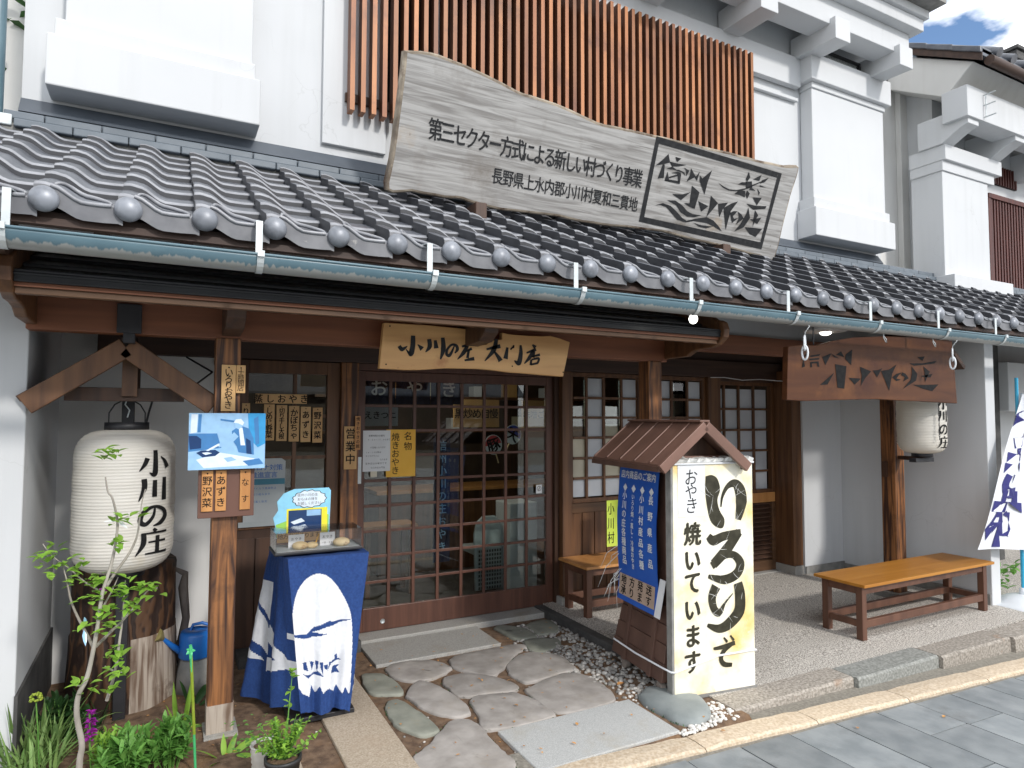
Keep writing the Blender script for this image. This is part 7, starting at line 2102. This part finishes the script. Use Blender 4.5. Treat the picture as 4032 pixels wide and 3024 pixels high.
# ---- banner with white weighted foot
fb = thing('flag_base', 'white plastic water weighted flag foot at the right end of the step', 'flag base', (6.72, 3.1, -0.1))
FX, FY, FZ = 6.72, 3.10, -0.095
MB().lathe([(0.0, 0), (0.235, 0.0), (0.262, 0.02), (0.262, 0.085), (0.240, 0.105), (0.19, 0.11), (0.175, 0.13), (0.11, 0.165), (0.06, 0.18), (0.0, 0.18)], (FX, FY, FZ), 32).build('tank', 'white_plastic', fb)
MB().lathe([(0.0, 0.0), (0.032, 0), (0.030, 0.055), (0.02, 0.065), (0.0, 0.065)], (FX+0.02, FY, FZ+0.17), 16).build('collar', 'white_plastic', fb)
MB().tube([(FX+0.02, FY, FZ+0.2), (FX+0.03, FY, 2.0)], 0.014, 10).build('pole', 'cyan_pole', fb)
fl = thing('banner', 'white shop banner with large dark blue characters blowing at the right edge', 'banner', (6.5, 3.05, 0.6))
nb = 40
vs = []; 
def banner_pt(s, t_):
    # s 0 free edge (left) .. 1 pole side, t 0 top .. 1 bottom; the lower part swings out to the left
    xl = 6.74-0.84*t_**1.15; xr = 6.80-0.02*t_
    x_ = xl+(xr-xl)*s
    return Vector((x_, 3.05+0.022*math.sin(s*7+t_*5), 1.86-1.36*t_+0.06*(1-s)*t_-0.02*s))
for j in range(nb+1):
    for i in range(13):
        vs.append(banner_pt(i/12, j/nb))
g = MB()
g.add(vs, [(j*13+i, (j+1)*13+i, (j+1)*13+i+1, j*13+i+1) for j in range(nb) for i in range(12)], 0, True)
g.build('cloth', 'cloth_white', fl)
def bw(px, py, off):
    p = banner_pt(px, py); return p+Vector((-0.06, -1, 0)).normalized()*(off+0.004)
g = MB()
for ch, tc_, sz in (('つ', 0.22, 0.34), ('き', 0.52, 0.34), ('村', 0.81, 0.34)):
    vs_, fs_ = glyph(ch, 0.06)
    g.add([bw(0.40+(a-0.5)*(0.95-0.25*tc_), tc_-(b-0.38)*sz, 0.001) for a, b in vs_], fs_)
g.build('lettering', 'navy_ink', fl)

# ================================================================== PLANTS IN THE BED
rp = random.Random(21)
def rdir(el_lo, el_hi):
    a = rp.uniform(0, 2*math.pi); e = math.radians(rp.uniform(el_lo, el_hi))
    return Vector((math.cos(a)*math.cos(e), math.sin(a)*math.cos(e), math.sin(e)))
# young tree with bare grey stems
tr = thing('young_tree', 'thin young tree with bare grey stems and small bright leaves in the bed', 'tree', (-0.36, 3.15, 0))
g = MB()
for i, pts in enumerate(DATA['sapling']):
    r0 = 0.0125 if i == 0 else (0.007 if i in (1, 2, 3, 5) else 0.0045)
    k = len(pts)
    pts = [Vector(p) for p in pts]
    rs = [max(0.0018, r0*(1-0.78*j/(k-1))) for j in range(k)]
    # smooth
    sx_, rr_ = smooth_line([(p.x, p.z) for p in pts], rs, 4) if k > 2 else ([(p.x, p.z) for p in pts], rs)
    yy_ = pts[0].y
    g.tube([(a, yy_+0.012*math.sin(j*0.35+i), b) for j, (a, b) in enumerate(sx_)], list(rr_), 7)
g.build('stems', 'bark', tr)
g = MB()
for p in DATA['sap_leaves']+DATA['sap_top']:
    for _ in range(3):
        d = rdir(-15, 50)
        q = Vector(p)+Vector((rp.uniform(-0.012, 0.012), rp.uniform(-0.05, 0.05), rp.uniform(-0.012, 0.012)))
        g.leaf(q, d, (0, 0, 1), rp.uniform(0.034, 0.058), rp.uniform(0.020, 0.032), 0.2, segs=4)
g.build('leaves', 'leaf', tr)
MB().tube([Vector(DATA['sapling'][0][8])+Vector((0.012*math.cos(k), 0.012*math.sin(k), 0.003*k)) for k in range(8)], 0.003, 5).build('pink_tie', 'petal', tr)
b0 = Vector(DATA['sapling'][1][1])
g = MB(); g.leaf(b0, (0.2, -0.5, -1), (0, 1, 0), 0.06, 0.016, 0.1); g.leaf(b0+Vector((0.006, 0, 0.02)), (-0.1, -0.5, 1), (0, 1, 0), 0.04, 0.012, 0.0)
g.build('blue_tie', 'pb_light', tr)
g = MB(); w0 = Vector(DATA['sapling'][0][11])
g.leaf(w0, (0.8, -0.2, -0.6), (0, 1, 0), 0.05, 0.014, 0.1); g.leaf(w0, (-1, -0.2, 0.0), (0, 1, 0), 0.05, 0.010, 0.0)
g.build('white_tie', 'paper', tr)

def blades(name, label, cx, cy, rx, ry, n, lmin, lmax, w, m, el=(55, 88), droop=0.5, cat='plant', seed=1):
    rs = random.Random(seed); g = MB()
    for i in range(n):
        x, y = cx+rs.uniform(-rx, rx), cy+rs.uniform(-ry, ry)
        a = rs.uniform(0, 6.28); e = math.radians(rs.uniform(*el))
        ln = rs.uniform(lmin, lmax)
        d = Vector((math.cos(a)*math.cos(e), math.sin(a)*math.cos(e), math.sin(e)))
        g.leaf((x, y, -0.02), d, (math.sin(a), -math.cos(a), 0.2) if False else (0, 0, 1), ln, w*rs.uniform(0.7, 1.2), droop*rs.uniform(0.2, 1.3), segs=6)
    return tag(g.build(name, m, loc=(cx, cy, 0)), label, cat)
blades('grass_clump', 'tall clump of arching grey green grass blades at the left wall', -0.50, 3.72, 0.10, 0.22, 170, 0.24, 0.48, 0.013, 'leaf_blade', (50, 85), 0.55, seed=2)
blades('grass_clump', 'low dark grass tuft in front of the hollow log', -0.40, 4.12, 0.15, 0.14, 110, 0.10, 0.26, 0.012, 'leaf_dark', (35, 80), 0.5, seed=3)
# allium head
t = thing('allium', 'small pale yellow flower head on a thin stem at the left wall', 'flower', (-0.58, 3.35, 0))
MB().tube([(-0.46, 3.60, 0), (-0.47, 3.6, 0.2), (-0.485, 3.6, 0.38)], 0.003, 5).build('stem', 'leaf_mid', t)
g = MB()
for i in range(36):
    g.ball(Vector((-0.485, 3.6, 0.39))+rdir(-20, 80)*0.022, 0.006, 0.006, 0.006, 6, 4)
g.build('flower_head', 'leaf_yel', t)
# purple flower
t = thing('purple_flower', 'bright purple flower spike at the foot of the young tree', 'flower', (-0.30, 3.30, 0))
FXp, FYp = -0.275, 3.58
MB().tube([(FXp+0.01, FYp, 0), (FXp, FYp, 0.14), (FXp-0.005, FYp, 0.29)], 0.004, 6).build('stem', 'leaf_mid', t)
g = MB()
for i in range(46):
    z = 0.17+0.13*i/46
    d = rdir(-10, 45); d.z *= 0.6
    g.leaf((FXp, FYp, z), d, (0, 0, 1), rp.uniform(0.022, 0.036), 0.020, 0.2, segs=4)
g.build('petals', 'petal', t)
# lush broadleaf plants: several rosettes, one thing each
def rosette(name, label, cx, cy, h, n, ln, wd, m, spread=0.09, lab2=None, cat='plant', group=None):
    t = thing(name, label, cat, (cx, cy, 0), group)
    g = MB(); s_ = MB()
    for i in range(n):
        a = rp.uniform(0, 6.28); q = rp.uniform(0, spread)
        tx, ty_ = cx+q*math.cos(a), cy+q*math.sin(a)
        hh = h*rp.uniform(0.55, 1.0)
        s_.tube([(cx+0.3*(tx-cx), cy+0.3*(ty_-cy), -0.02), (tx, ty_, hh)], 0.0028, 5)
        k = 7
        for j in range(k*2):
            z = hh*(0.35+0.65*j/(k*2))
            d = rdir(10, 55) if j < k*2-4 else rdir(45, 80)
            f_ = z/hh
            g.leaf((cx+(0.3+0.7*f_)*(tx-cx), cy+(0.3+0.7*f_)*(ty_-cy), z), d, (0, 0, 1), ln*rp.uniform(0.6, 1.1), wd*rp.uniform(0.7, 1.1), 0.25, segs=4)
    s_.build('stems', 'leaf_mid', t); g.build('leaves', m, t)
    return t
rosette('leafy_plant', 'lush bright green leafy plant at the bottom edge, between tree stem and left post', -0.11, 3.50, 0.19, 40, 0.085, 0.026, 'leaf_mid', 0.14, group='leafy plants in the bed')
rosette('leafy_plant', 'leafy green plant just left of the foot of the left post', 0.05, 3.52, 0.22, 34, 0.085, 0.028, 'leaf_mid', 0.11, group='leafy plants in the bed')
rosette('leafy_plant', 'fine green plant beside the purple flower', -0.20, 3.62, 0.18, 24, 0.055, 0.015, 'leaf', 0.10, group='leafy plants in the bed')
rosette('leafy_plant', 'dark leafy plant in the shade under the grass by the left wall', -0.42, 4.05, 0.20, 14, 0.08, 0.030, 'leaf_dark', 0.10, group='leafy plants in the bed')
# strap leaves
def straps(label, cx, cy, specs, m='leaf_mid'):
    t = thing('strap_leaf_plant', label, 'plant', (cx, cy, 0), 'strap leaved plants')
    g = MB()
    for (az, el, ln, w, dr) in specs:
        a, e = math.radians(az), math.radians(el)
        g.leaf((cx+0.01*math.cos(a), cy+0.01*math.sin(a), -0.02), (math.cos(a)*math.cos(e), math.sin(a)*math.cos(e), math.sin(e)), (math.cos(a+0.3), math.sin(a+0.3), 0.2), ln, w, dr, segs=7)
    g.build('leaves', m, t)
    return t
straps('upright broad strap leaves between the log and the green stake', 0.10, 3.93, [(200, 84, 0.30, 0.040, 0.08), (20, 82, 0.29, 0.038, 0.1), (150, 70, 0.22, 0.03, 0.3), (300, 75, 0.20, 0.028, 0.3)], 'leaf')
straps('strap leaves close behind the left post near the watering can', 0.16, 4.18, [(30, 60, 0.30, 0.032, 0.5), (60, 45, 0.32, 0.030, 0.5), (120, 65, 0.28, 0.03, 0.4), (340, 50, 0.24, 0.03, 0.5)], 'leaf_dark')
straps('small orchid like plant with spreading leaves right in front of the left post', 0.285, 3.50, [(165, 45, 0.20, 0.034, 0.35), (20, 40, 0.22, 0.036, 0.35), (95, 70, 0.15, 0.03, 0.2), (330, 35, 0.18, 0.032, 0.4), (230, 35, 0.14, 0.03, 0.3), (50, 60, 0.16, 0.03, 0.25)], 'leaf')
straps('long arching leaves between the leafy plants and the log', -0.03, 3.72, [(160, 40, 0.3, 0.018, 0.5), (20, 45, 0.34, 0.02, 0.5), (60, 55, 0.30, 0.018, 0.4)], 'leaf')
# green stake with a leaf shaped clip
t = thing('plant_stake', 'thin pale green plant stake with a bright green clip on top', 'stake', (0.13, 3.35, 0))
MB().tube([(0.155, 3.40, -0.02), (0.118, 3.30, 0.575)], 0.006, 8).build('rod', 'stake', t)
MB().tube([(0.142, 3.362, 0.20), (0.1185, 3.302, 0.570)], 0.0068, 8).build('pale_sleeve', 'leaf_yel', t)
g = MB()
for a in range(5):
    th = a*1.256
    g.leaf((0.115, 3.295, 0.595), (math.cos(th), -0.3, math.sin(th)), (0, 1, 0), 0.022, 0.013, 0.0, segs=4)
g.tube([(0.117, 3.30, 0.56), (0.115, 3.295, 0.62)], 0.007, 6)
g.build('clip', 'stake', t)

# ---- potted plants
def pot(label, cx, cy, r, h, m, prof_extra=None, kind='flower_pot'):
    t = thing(kind, label, 'flower pot', (cx, cy, 0))
    MB().lathe([(0, 0.0), (r*0.76, 0.0), (r*0.98, h-0.02), (r*1.05, h-0.02), (r*1.05, h), (r*0.94, h), (r*0.90, h-0.02), (0.0, h-0.025)] if prof_extra is None else prof_extra, (cx, cy, 0.004), 28).build('pot', m, t)
    MB().lathe([(0, h-0.012), (r*0.90, h-0.018)], (cx, cy, 0.004), 20).build('soil', 'soil', t)
    return t
PX, PY = 0.482, 3.06
t = pot('black plastic pot with a small bright shrub in front of the blue cloth', PX, PY, 0.075, 0.155, 'black_pot')
g = MB(); s_ = MB()
for i in range(34):
    d = rdir(30, 85); ln = rp.uniform(0.10, 0.21)
    p0 = Vector((PX, PY, 0.14)); p1 = p0+d*ln*0.6; p2 = p0+d*ln+Vector((0, 0, 0.01))
    s_.tube([p0, p1, p2], [0.003, 0.0022, 0.0012], 5)
    for j in range(13):
        f_ = 0.25+0.75*j/13
        q = p0.lerp(p2, f_)
        g.leaf(q, rdir(-10, 60), (0, 0, 1), rp.uniform(0.018, 0.032), rp.uniform(0.012, 0.019), 0.2, segs=3)
s_.build('stems', 'leaf_mid', t); g.build('leaves', 'leaf', t)
# tall sprig
g = MB(); s_ = MB()
pts = [(PX+0.02, PY+0.05, 0.2), (PX+0.035, PY+0.08, 0.34), (PX+0.05, PY+0.10, 0.47)]
s_.tube(pts, [0.0035, 0.003, 0.0015], 5)
for p in [pts[2]]*9+[(PX+0.043, PY+0.09, 0.40)]*4+[pts[1]]*3+[(PX+0.028, PY+0.065, 0.27)]*3:
    g.leaf(Vector(p)+Vector((0, 0, rp.uniform(-0.03, 0.01))), rdir(-10, 60), (0, 0, 1), rp.uniform(0.026, 0.04), 0.024, 0.2, segs=4)
s_.build('sprig', 'leaf_mid', t); g.build('sprig_leaves', 'leaf', t)
# left trailing twigs
g = MB()
for i in range(40):
    g.leaf((PX-0.05+rp.uniform(-0.17, 0.0), PY+0.08+rp.uniform(-0.05, 0.1), 0.20+rp.uniform(-0.03, 0.11)), rdir(-10, 50), (0, 0, 1), rp.uniform(0.02, 0.032), 0.018, 0.2, segs=3)
g.build('outer_leaves', 'leaf_mid', t)
rib = [(0, 0.0)]+[(0.055+0.010*i/11+(0.003 if i % 2 else -0.002), 0.125*i/11) for i in range(12)]+[(0.07, 0.13), (0.058, 0.13), (0.054, 0.115), (0, 0.11)]
pot('pale ribbed pot half hidden behind the black pot', 0.438, 3.27, 0.066, 0.135, 'pale_pot', rib)
# foliage by the flag foot
g = MB()
for i in range(70):
    g.leaf((6.75+rp.uniform(-0.12, 0.4), 3.35+rp.uniform(-0.1, 0.35), rp.uniform(0.02, 0.30)), rdir(0, 70), (0, 0, 1), rp.uniform(0.08, 0.15), rp.uniform(0.04, 0.07), 0.35, segs=4)
tag(g.build('shrub', 'leaf_mid', loc=(6.8, 3.4, 0)), 'glossy green shrub behind the white flag foot', 'shrub')

# ================================================================== NEIGHBOURS
nb_ = thing('neighbour_storehouse', 'white plastered storehouse next door with stepped pillar and dark red lattice window', 'building', (9.0, 4.6, 0))
g = MB(); g.box(8.30, 16, 4.62, 9.5, -0.3, 6.2); g.build('wall', 'plaster', nb_)
g = MB(); g.box(7.21, 8.30, 5.0, 9.5, -0.3, 7.0); g.build('link_wall', 'plaster_cream', nb_)
g = MB(); g.box(8.16, 8.32, 4.93, 4.998, 2.9, 5.9); g.build('corner_strip', 'plaster_cream', nb_, bevel=0.004)
g = MB(); g.box(8.02, 9.28, 4.30, 4.75, 3.03, 3.16); g.box(8.03, 9.31, 4.27, 4.75, 3.16, 3.31)
g.build('pillar_base', 'plaster', nb_, bevel=0.006)
g = MB(); g.box(8.04, 9.02, 4.38, 4.75, 3.31, 4.56); g.build('pillar', 'plaster', nb_, bevel=0.006)
g = MB(); g.box(8.02, 9.14, 4.36, 4.75, 4.56, 4.68); g.box(8.01, 9.24, 4.32, 4.75, 4.68, 4.86); g.build('pillar_cap', 'plaster', nb_, bevel=0.006)
for i, xx in enumerate((7.98, 9.0, 10.1)):
    g = MB()
    g.prism([(4.62, 4.86), (4.34, 4.86), (4.22, 4.93), (4.12, 4.98), (4.05, 5.0), (4.05, 5.20), (4.62, 5.20)], (xx, 0, 0), (0, 1, 0), (0, 0, 1), 0, 0.22)
    g.build('eave_bracket', 'plaster', nb_, bevel=0.006)
g = MB(); g.box(7.92, 15, 4.02, 4.30, 5.06, 5.42); g.build('eave_beam', 'plaster', nb_, bevel=0.006)
g = MB()
g.prism([(4.95, 5.78), (4.27, 5.38), (4.05, 5.58), (3.96, 5.66), (4.95, 6.22)], (7.95, 0, 0), (0, 1, 0), (0, 0, 1), 0, 7.5)
g.build('boxed_eave', 'plaster_cream', nb_, bevel=0.008)
g = MB(); g.hexa([(7.90, 3.84, 5.66), (15.5, 3.84, 5.66), (15.5, 5.3, 6.50), (7.90, 5.3, 6.50)], [(7.90, 3.84, 5.735), (15.5, 3.84, 5.735), (15.5, 5.3, 6.575), (7.90, 5.3, 6.575)])
g.build('roof', 'tile', nb_)
g = MB()
g.hexa([(7.885, 3.84, 5.60), (7.90, 3.84, 5.60), (7.90, 5.3, 6.44), (7.885, 5.3, 6.44)], [(7.885, 3.84, 5.70), (7.90, 3.84, 5.70), (7.90, 5.3, 6.54), (7.885, 5.3, 6.54)])
g.build('verge_board', 'wood_darkx', nb_)
g = MB()
for k in range(5):
    y = 3.84+0.29*k
    z = 5.735+0.575*(y-3.84)
    g.hexa([(7.86, y, z-0.05), (8.10, y, z-0.05), (8.10, y+0.30, z+0.115), (7.86, y+0.30, z+0.115)], [(7.86, y, z+0.022), (8.10, y, z+0.022), (8.10, y+0.30, z+0.18), (7.86, y+0.30, z+0.18)])
g.build('verge_tile', 'tile', nb_, bevel=0.01)
for k in range(7):
    xx = 8.18+0.30*k
    g = MB(); g.tube([(xx, 3.80, 5.745), (xx, 5.2, 6.53)], 0.055, 12); g.build('roll_tile', 'tile', nb_)
g = MB(); g.tube([(7.95, 3.80, 5.60), (15, 3.80, 5.60)], 0.055, 12); g.build('gutter', 'wood_darkx', nb_)
g = MB(); g.box(7.9, 15.5, 5.2, 5.5, 6.45, 6.60); g.tube([(7.9, 5.3, 6.62), (15.5, 5.3, 6.62)], 0.06, 10); g.build('roof_ridge', 'tile', nb_)
t = nb_
g = MB()
g.box(10.0, 10.16, 4.45, 4.75, 6.05, 6.46); g.box(9.96, 10.22, 4.42, 4.78, 6.46, 6.52); g.box(9.98, 10.2, 4.44, 4.76, 6.52, 6.60); g.box(9.95, 10.23, 4.41, 4.79, 6.60, 6.65)
g.build('ridge_ornament', 'dkgrey', nb_, bevel=0.01)
g = MB(); g.box(9.40, 12.5, 4.605, 4.618, 3.10, 4.50); wn = g.build('window', 'ink', nb_)
for i in range(26):
    xx = 9.44+0.07*i
    MB().box(xx, xx+0.035, 4.55, 4.60, 3.10, 4.50).build('bar', 'red_lattice', wn)
g = MB(); g.box(9.36, 12.5, 4.53, 4.606, 4.50, 4.56); g.box(9.36, 12.5, 4.53, 4.606, 3.04, 3.10); g.box(9.36, 9.42, 4.54, 4.605, 3.10, 4.50); g.build('frame', 'red_lattice', wn)
g = MB(); g.box(9.60, 10.2, 4.60, 4.618, 4.74, 4.99); vn = g.build('vent', 'ink', nb_)
g = MB()
for i in range(9):
    MB().box(9.62+0.065*i, 9.65+0.065*i, 4.58, 4.60, 4.74, 4.99).build('bar', 'red_lattice', vn)
for i, xx in enumerate((8.25, 9.55)):
    g = MB()
    for z in (5.10, 5.24, 5.36):
        g.tube([(xx, 4.02, z), (xx+0.02, 3.90, z+0.01)], 0.008, 5)
    g.tube([(xx, 3.995, 5.10), (xx, 3.995, 5.36)], 0.007, 5)
    g.build('wall_hook', 'galv', nb_)
# ground floor next door
g = MB(); g.box(8.6, 8.75, 4.2, 4.9, -0.2, 2.5); g.build('lower_pillar', 'dkgrey', nb_)
g = MB(); g.box(8.75, 14, 4.1, 4.6, 1.72, 2.3); g.build('shop_canopy', 'plaster', nb_, bevel=0.01)
MB().box(7.0, 8.6, 4.45, 4.6, -0.2, 1.75).build('lower_wall', 'plaster', nb_)
MB().box(7.6, 7.95, 4.42, 4.452, -0.1, 1.62).build('side_door', 'dkgrey', nb_)
MB().tube([(7.78, 4.38, 0.9), (7.78, 4.36, 1.35)], 0.012, 8).build('door_rail', 'galv', nb_)

# building past the left wall
lb = thing('left_house', 'beige rendered house behind the blue grey downpipe at the left edge', 'building', (-2.4, 6.4, 0))
MB().box(-6.0, -0.90, 5.9, 9, 2.6, 9.5).build('wall', 'plaster_cream', lb)
dp = MB().tube([(-0.905, 4.55, 3.34), (-0.905, 4.55, 7.0)], 0.036, 14)
tag(dp.build('downpipe', 'gutter', loc=(-0.905, 4.55, 3.34)), 'blue grey vertical downpipe at the top left edge', 'downpipe')
tag(MB().box(-1.4, -0.82, 4.50, 4.64, 3.27, 3.335).build('pipe_tray', 'galv', loc=(-1.1, 4.5, 3.3), bevel=0.006), 'silver metal tray under the blue grey downpipe', 'flashing')
g = MB()
for i in range(160):
    g.leaf((-1.30+rp.uniform(-0.5, 0.25), 5.6+rp.uniform(-0.3, 0.3), 4.2+rp.uniform(-1.0, 0.9)), rdir(-30, 60), (0, 0, 1), rp.uniform(0.07, 0.14), rp.uniform(0.05, 0.09), 0.2, segs=3)
tag(g.build('ivy', 'leaf_dark', loc=(-1.3, 5.6, 4.2)), 'dark green climbing leaves in the gap beside the blue grey downpipe', 'climber')

# houses across the street (seen only as reflections in the door glass)
op = thing('opposite_house', 'long timber house far across the street, mirrored in the lattice door glass', 'building', (2, -24, 0))
MB().box(-14, 18, -28, -24, -0.6, 3.2).build('wall', 'indoor', op)
g = MB(); g.prism([(-24.9, 3.0), (-22.9, 2.7), (-22.9, 2.82), (-26.0, 5.2), (-28.5, 3.4), (-28.5, 3.0)], (-14, 0, 0), (0, 1, 0), (0, 0, 1), 0, 32); g.build('roof', 'tile', op)
for i in range(8):
    MB().box(-12+3.6*i, -10.2+3.6*i, -23.99, -23.94, 0.2, 2.2).build('window', 'wood_dark', op)

# ================================================================== INSIDE THE SHOP
t = thing('counter', 'dark wooden counter inside the shop behind the lattice door', 'counter', (2.6, 6.6, 0.03))
MB().box(1.9, 4.4, 6.5, 6.9, 0.03, 0.85).build('front', 'wood_frame', t, bevel=0.004)
MB().box(1.86, 4.44, 6.44, 6.94, 0.85, 0.89).build('top', 'wood_tagd', t, bevel=0.004)
t = thing('wall_shelf', 'dark shelf with goods on the back wall inside the shop', 'shelf', (3.6, 7.4, 1.9))
for z in (1.45, 1.85, 2.2):
    MB().box(1.4, 5.4, 7.25, 7.58, z, z+0.03).build('board', 'wood_frame', t)
for i, (x, z, s, m) in enumerate(((2.7, 1.88, 0.16, 'cream_glass'), (3.3, 1.88, 0.13, 'paper'), (3.75, 1.88, 0.18, 'wood_tag'), (4.3, 1.88, 0.13, 'cloth_white'), (2.2, 1.88, 0.15, 'wood_tagd'), (3.0, 1.48, 0.14, 'paper'), (3.9, 1.48, 0.16, 'cream_glass'))):
    tag(MB().box(x, x+s*0.8, 7.28, 7.45, z, z+s).build('goods_box', m, bevel=0.006, loc=(x, 7.3, z)), ['cream coloured', 'white', 'tan', 'pale cloth', 'orange brown', 'small white', 'larger cream'][i]+' box on the shelf deep inside the shop', 'box', 'boxes on the shop shelf')
def inner_sign(label, x0, x1, z0, z1, y, m, s, size, vertical=False, bold=0.02):
    t = thing('indoor_notice', label, 'notice', (x0, y, z0), 'paper notices inside the shop')
    MB().box(x0, x1, y, y+0.006, z0, z1).build('sheet', m, t)
    g = MB(); st_ = (x1-x0)/(len(s)+0.3)
    for i, ch in enumerate(s):
        g.text(ch, Vector((0, y, 0)), FU, FV, x0+st_*(i+0.65), (z0+z1)/2, size, 0.001, bold=bold)
    g.build('lettering', 'ink', t)
inner_sign('tan notice with large black characters hanging inside the door, left of the fans', 2.33, 2.80, 1.54, 1.80, 5.6, 'wood_tag', '黒炒め自慢', 0.10)
inner_sign('tan notice with two lines of letters inside the door, right of the fans', 3.05, 3.55, 1.52, 1.80, 5.6, 'wood_tag', '味噌ごはんの', 0.08)
inner_sign('white notice board seen through the upper left panes of the door', 1.42, 1.72, 1.56, 1.74, 5.35, 'paper_grey', 'えきつニ', 0.07)
# fans
def fan(label, x, z, m, ch, rot):
    t = thing('paper_fan', label, 'fan', (x, 5.05, z), 'round paper fans inside the door')
    g = MB()
    ca, sa = math.cos(rot), math.sin(rot)
    u_, v_ = Vector((ca, 0, sa)), Vector((-sa, 0, ca))
    O = Vector((x, 5.05, z))
    P = [(0.082*math.cos(k*2*math.pi/28), 0.086*math.sin(k*2*math.pi/28)) for k in range(28)]
    g.prism(P, O, u_, v_, -0.003, 0.0); g.build('disc', 'paper', t)
    g = MB(); P2 = [(0.076*math.cos(k*math.pi/14-0.1), 0.08*math.sin(k*math.pi/14-0.1)) for k in range(15)]
    g.poly(P2, O, u_, v_, 0.0008); g.build('coloured_half', m, t)
    g = MB(); g.text(ch, O, u_, v_, 0, 0.0, 0.125, 0.0016, bold=0.05); g.build('lettering', 'ink', t)
    MB().bar(O-v_*0.082, O-v_*0.165, 0.012, 0.006).build('handle', 'bamboo', t)
fan('red and white round fan hanging inside the lattice door', 2.472, 1.40, 'red_fan', '豚', 0.30)
fan('blue and white round fan hanging inside the lattice door', 2.660, 1.485, 'blue_fan', '天', -0.45)
# lit round lamp just inside the door
t = thing('indoor_lamp', 'lit white round lamp inside the shop at the upper left of the door', 'lamp', (1.40, 5.6, 1.78))
MB().ball((1.40, 5.62, 1.80), 0.035, 0.035, 0.03, 14, 10).build('bulb', 'lampglow', t)
MB().tube([(1.40, 5.62, 1.83), (1.40, 5.62, 2.45)], 0.006, 6).build('cord', 'blacksteel', t)
_ld = bpy.data.lights.new('indoor_fill_light', 'POINT'); _ld.energy = 22; _ld.color = (1.0, 0.93, 0.8); _ld.shadow_soft_size = 0.06
_lo = bpy.data.objects.new('indoor_fill_light', _ld); COL.objects.link(_lo); _lo.location = (1.95, 5.55, 2.2)  # fill light set apart from the bulb, added to brighten the room
# noren
t = thing('noren_curtain', 'dark navy half curtain with white letters across the inside of the door top', 'curtain', (1.9, 5.12, 1.78))
for i in range(3):
    g = MB(); n = 14; vs = []
    x0 = 1.33+0.30*i
    for j in range(2):
        for k in range(n+1):
            vs.append((x0+0.295*k/n, 5.12+0.012*math.sin(k*1.4+i), 1.98-0.24*j))
    g.add(vs, [(k, n+1+k, n+2+k, k+1) for k in range(n)], 0, True)
    p = g.build('panel', 'noren', t)
    g = MB(); g.text('おやき'[i], Vector((0, 5.10, 0)), FU, FV, x0+0.15, 1.87, 0.15, 0.0, bold=0.02); g.build('lettering', 'white_paint', p)
# pale chair back and white box seen low through the door
t = thing('lattice_chair', 'pale chair with woven lower back just inside the lattice door', 'chair', (2.62, 5.35, 0.03))
g = MB(); P = [(-0.13, 0.05), (0.13, 0.05), (0.145, 0.55), (0.12, 0.66), (0.06, 0.71), (-0.06, 0.71), (-0.12, 0.66), (-0.145, 0.55)]
g.prism(P, (2.60, 5.40, 0.03), FU, FV, -0.03, 0.0); g.build('back', 'paper_grey', t, bevel=0.01)
g = MB()
for i in range(9):
    for j in range(10):
        g.box(2.485+0.026*i, 2.500+0.026*i, 5.366, 5.3695, 0.10+0.036*j, 0.122+0.036*j)
g.build('woven_panel', 'black_pot', t)
MB().box(2.46, 2.74, 5.41, 5.75, 0.40, 0.44).build('seat', 'paper_grey', t)
tag(MB().box(2.74, 3.02, 5.25, 5.55, 0.03, 0.86).build('white_cabinet', 'white_plastic', bevel=0.01, loc=(2.85, 5.4, 0.03)), 'plain white cabinet low behind the right panes of the door', 'cabinet')
t = thing('indoor_stool', 'small wooden stool inside the shop behind the left door panes', 'stool', (1.75, 5.9, 0.03))
MB().box(1.55, 2.05, 5.75, 6.05, 0.62, 0.66).build('seat', 'wood_tagd', t)
for xx in (1.58, 1.98):
    for yy_ in (5.78, 6.0):
        MB().box(xx, xx+0.04, yy_, yy_+0.04, 0.03, 0.62).build('leg', 'bench_leg', t)
t = thing('banner_reflection', 'dark blue banner with pale writing standing in for a reflection in the door glass', 'banner', (2.2, 5.5, 0.3))
MB().box(2.10, 2.26, 5.5, 5.505, 0.35, 1.45).build('cloth', 'noren', t)  # added behind the glass to imitate a banner mirrored in it
g = MB(); g.text('信州小川の庄おやき', Vector((0, 5.5, 0)), FU, FV, 2.18, 1.38, 0.095, 0.001, vertical=True, step=0.112, bold=0.02); g.build('lettering', 'pb_light', t)
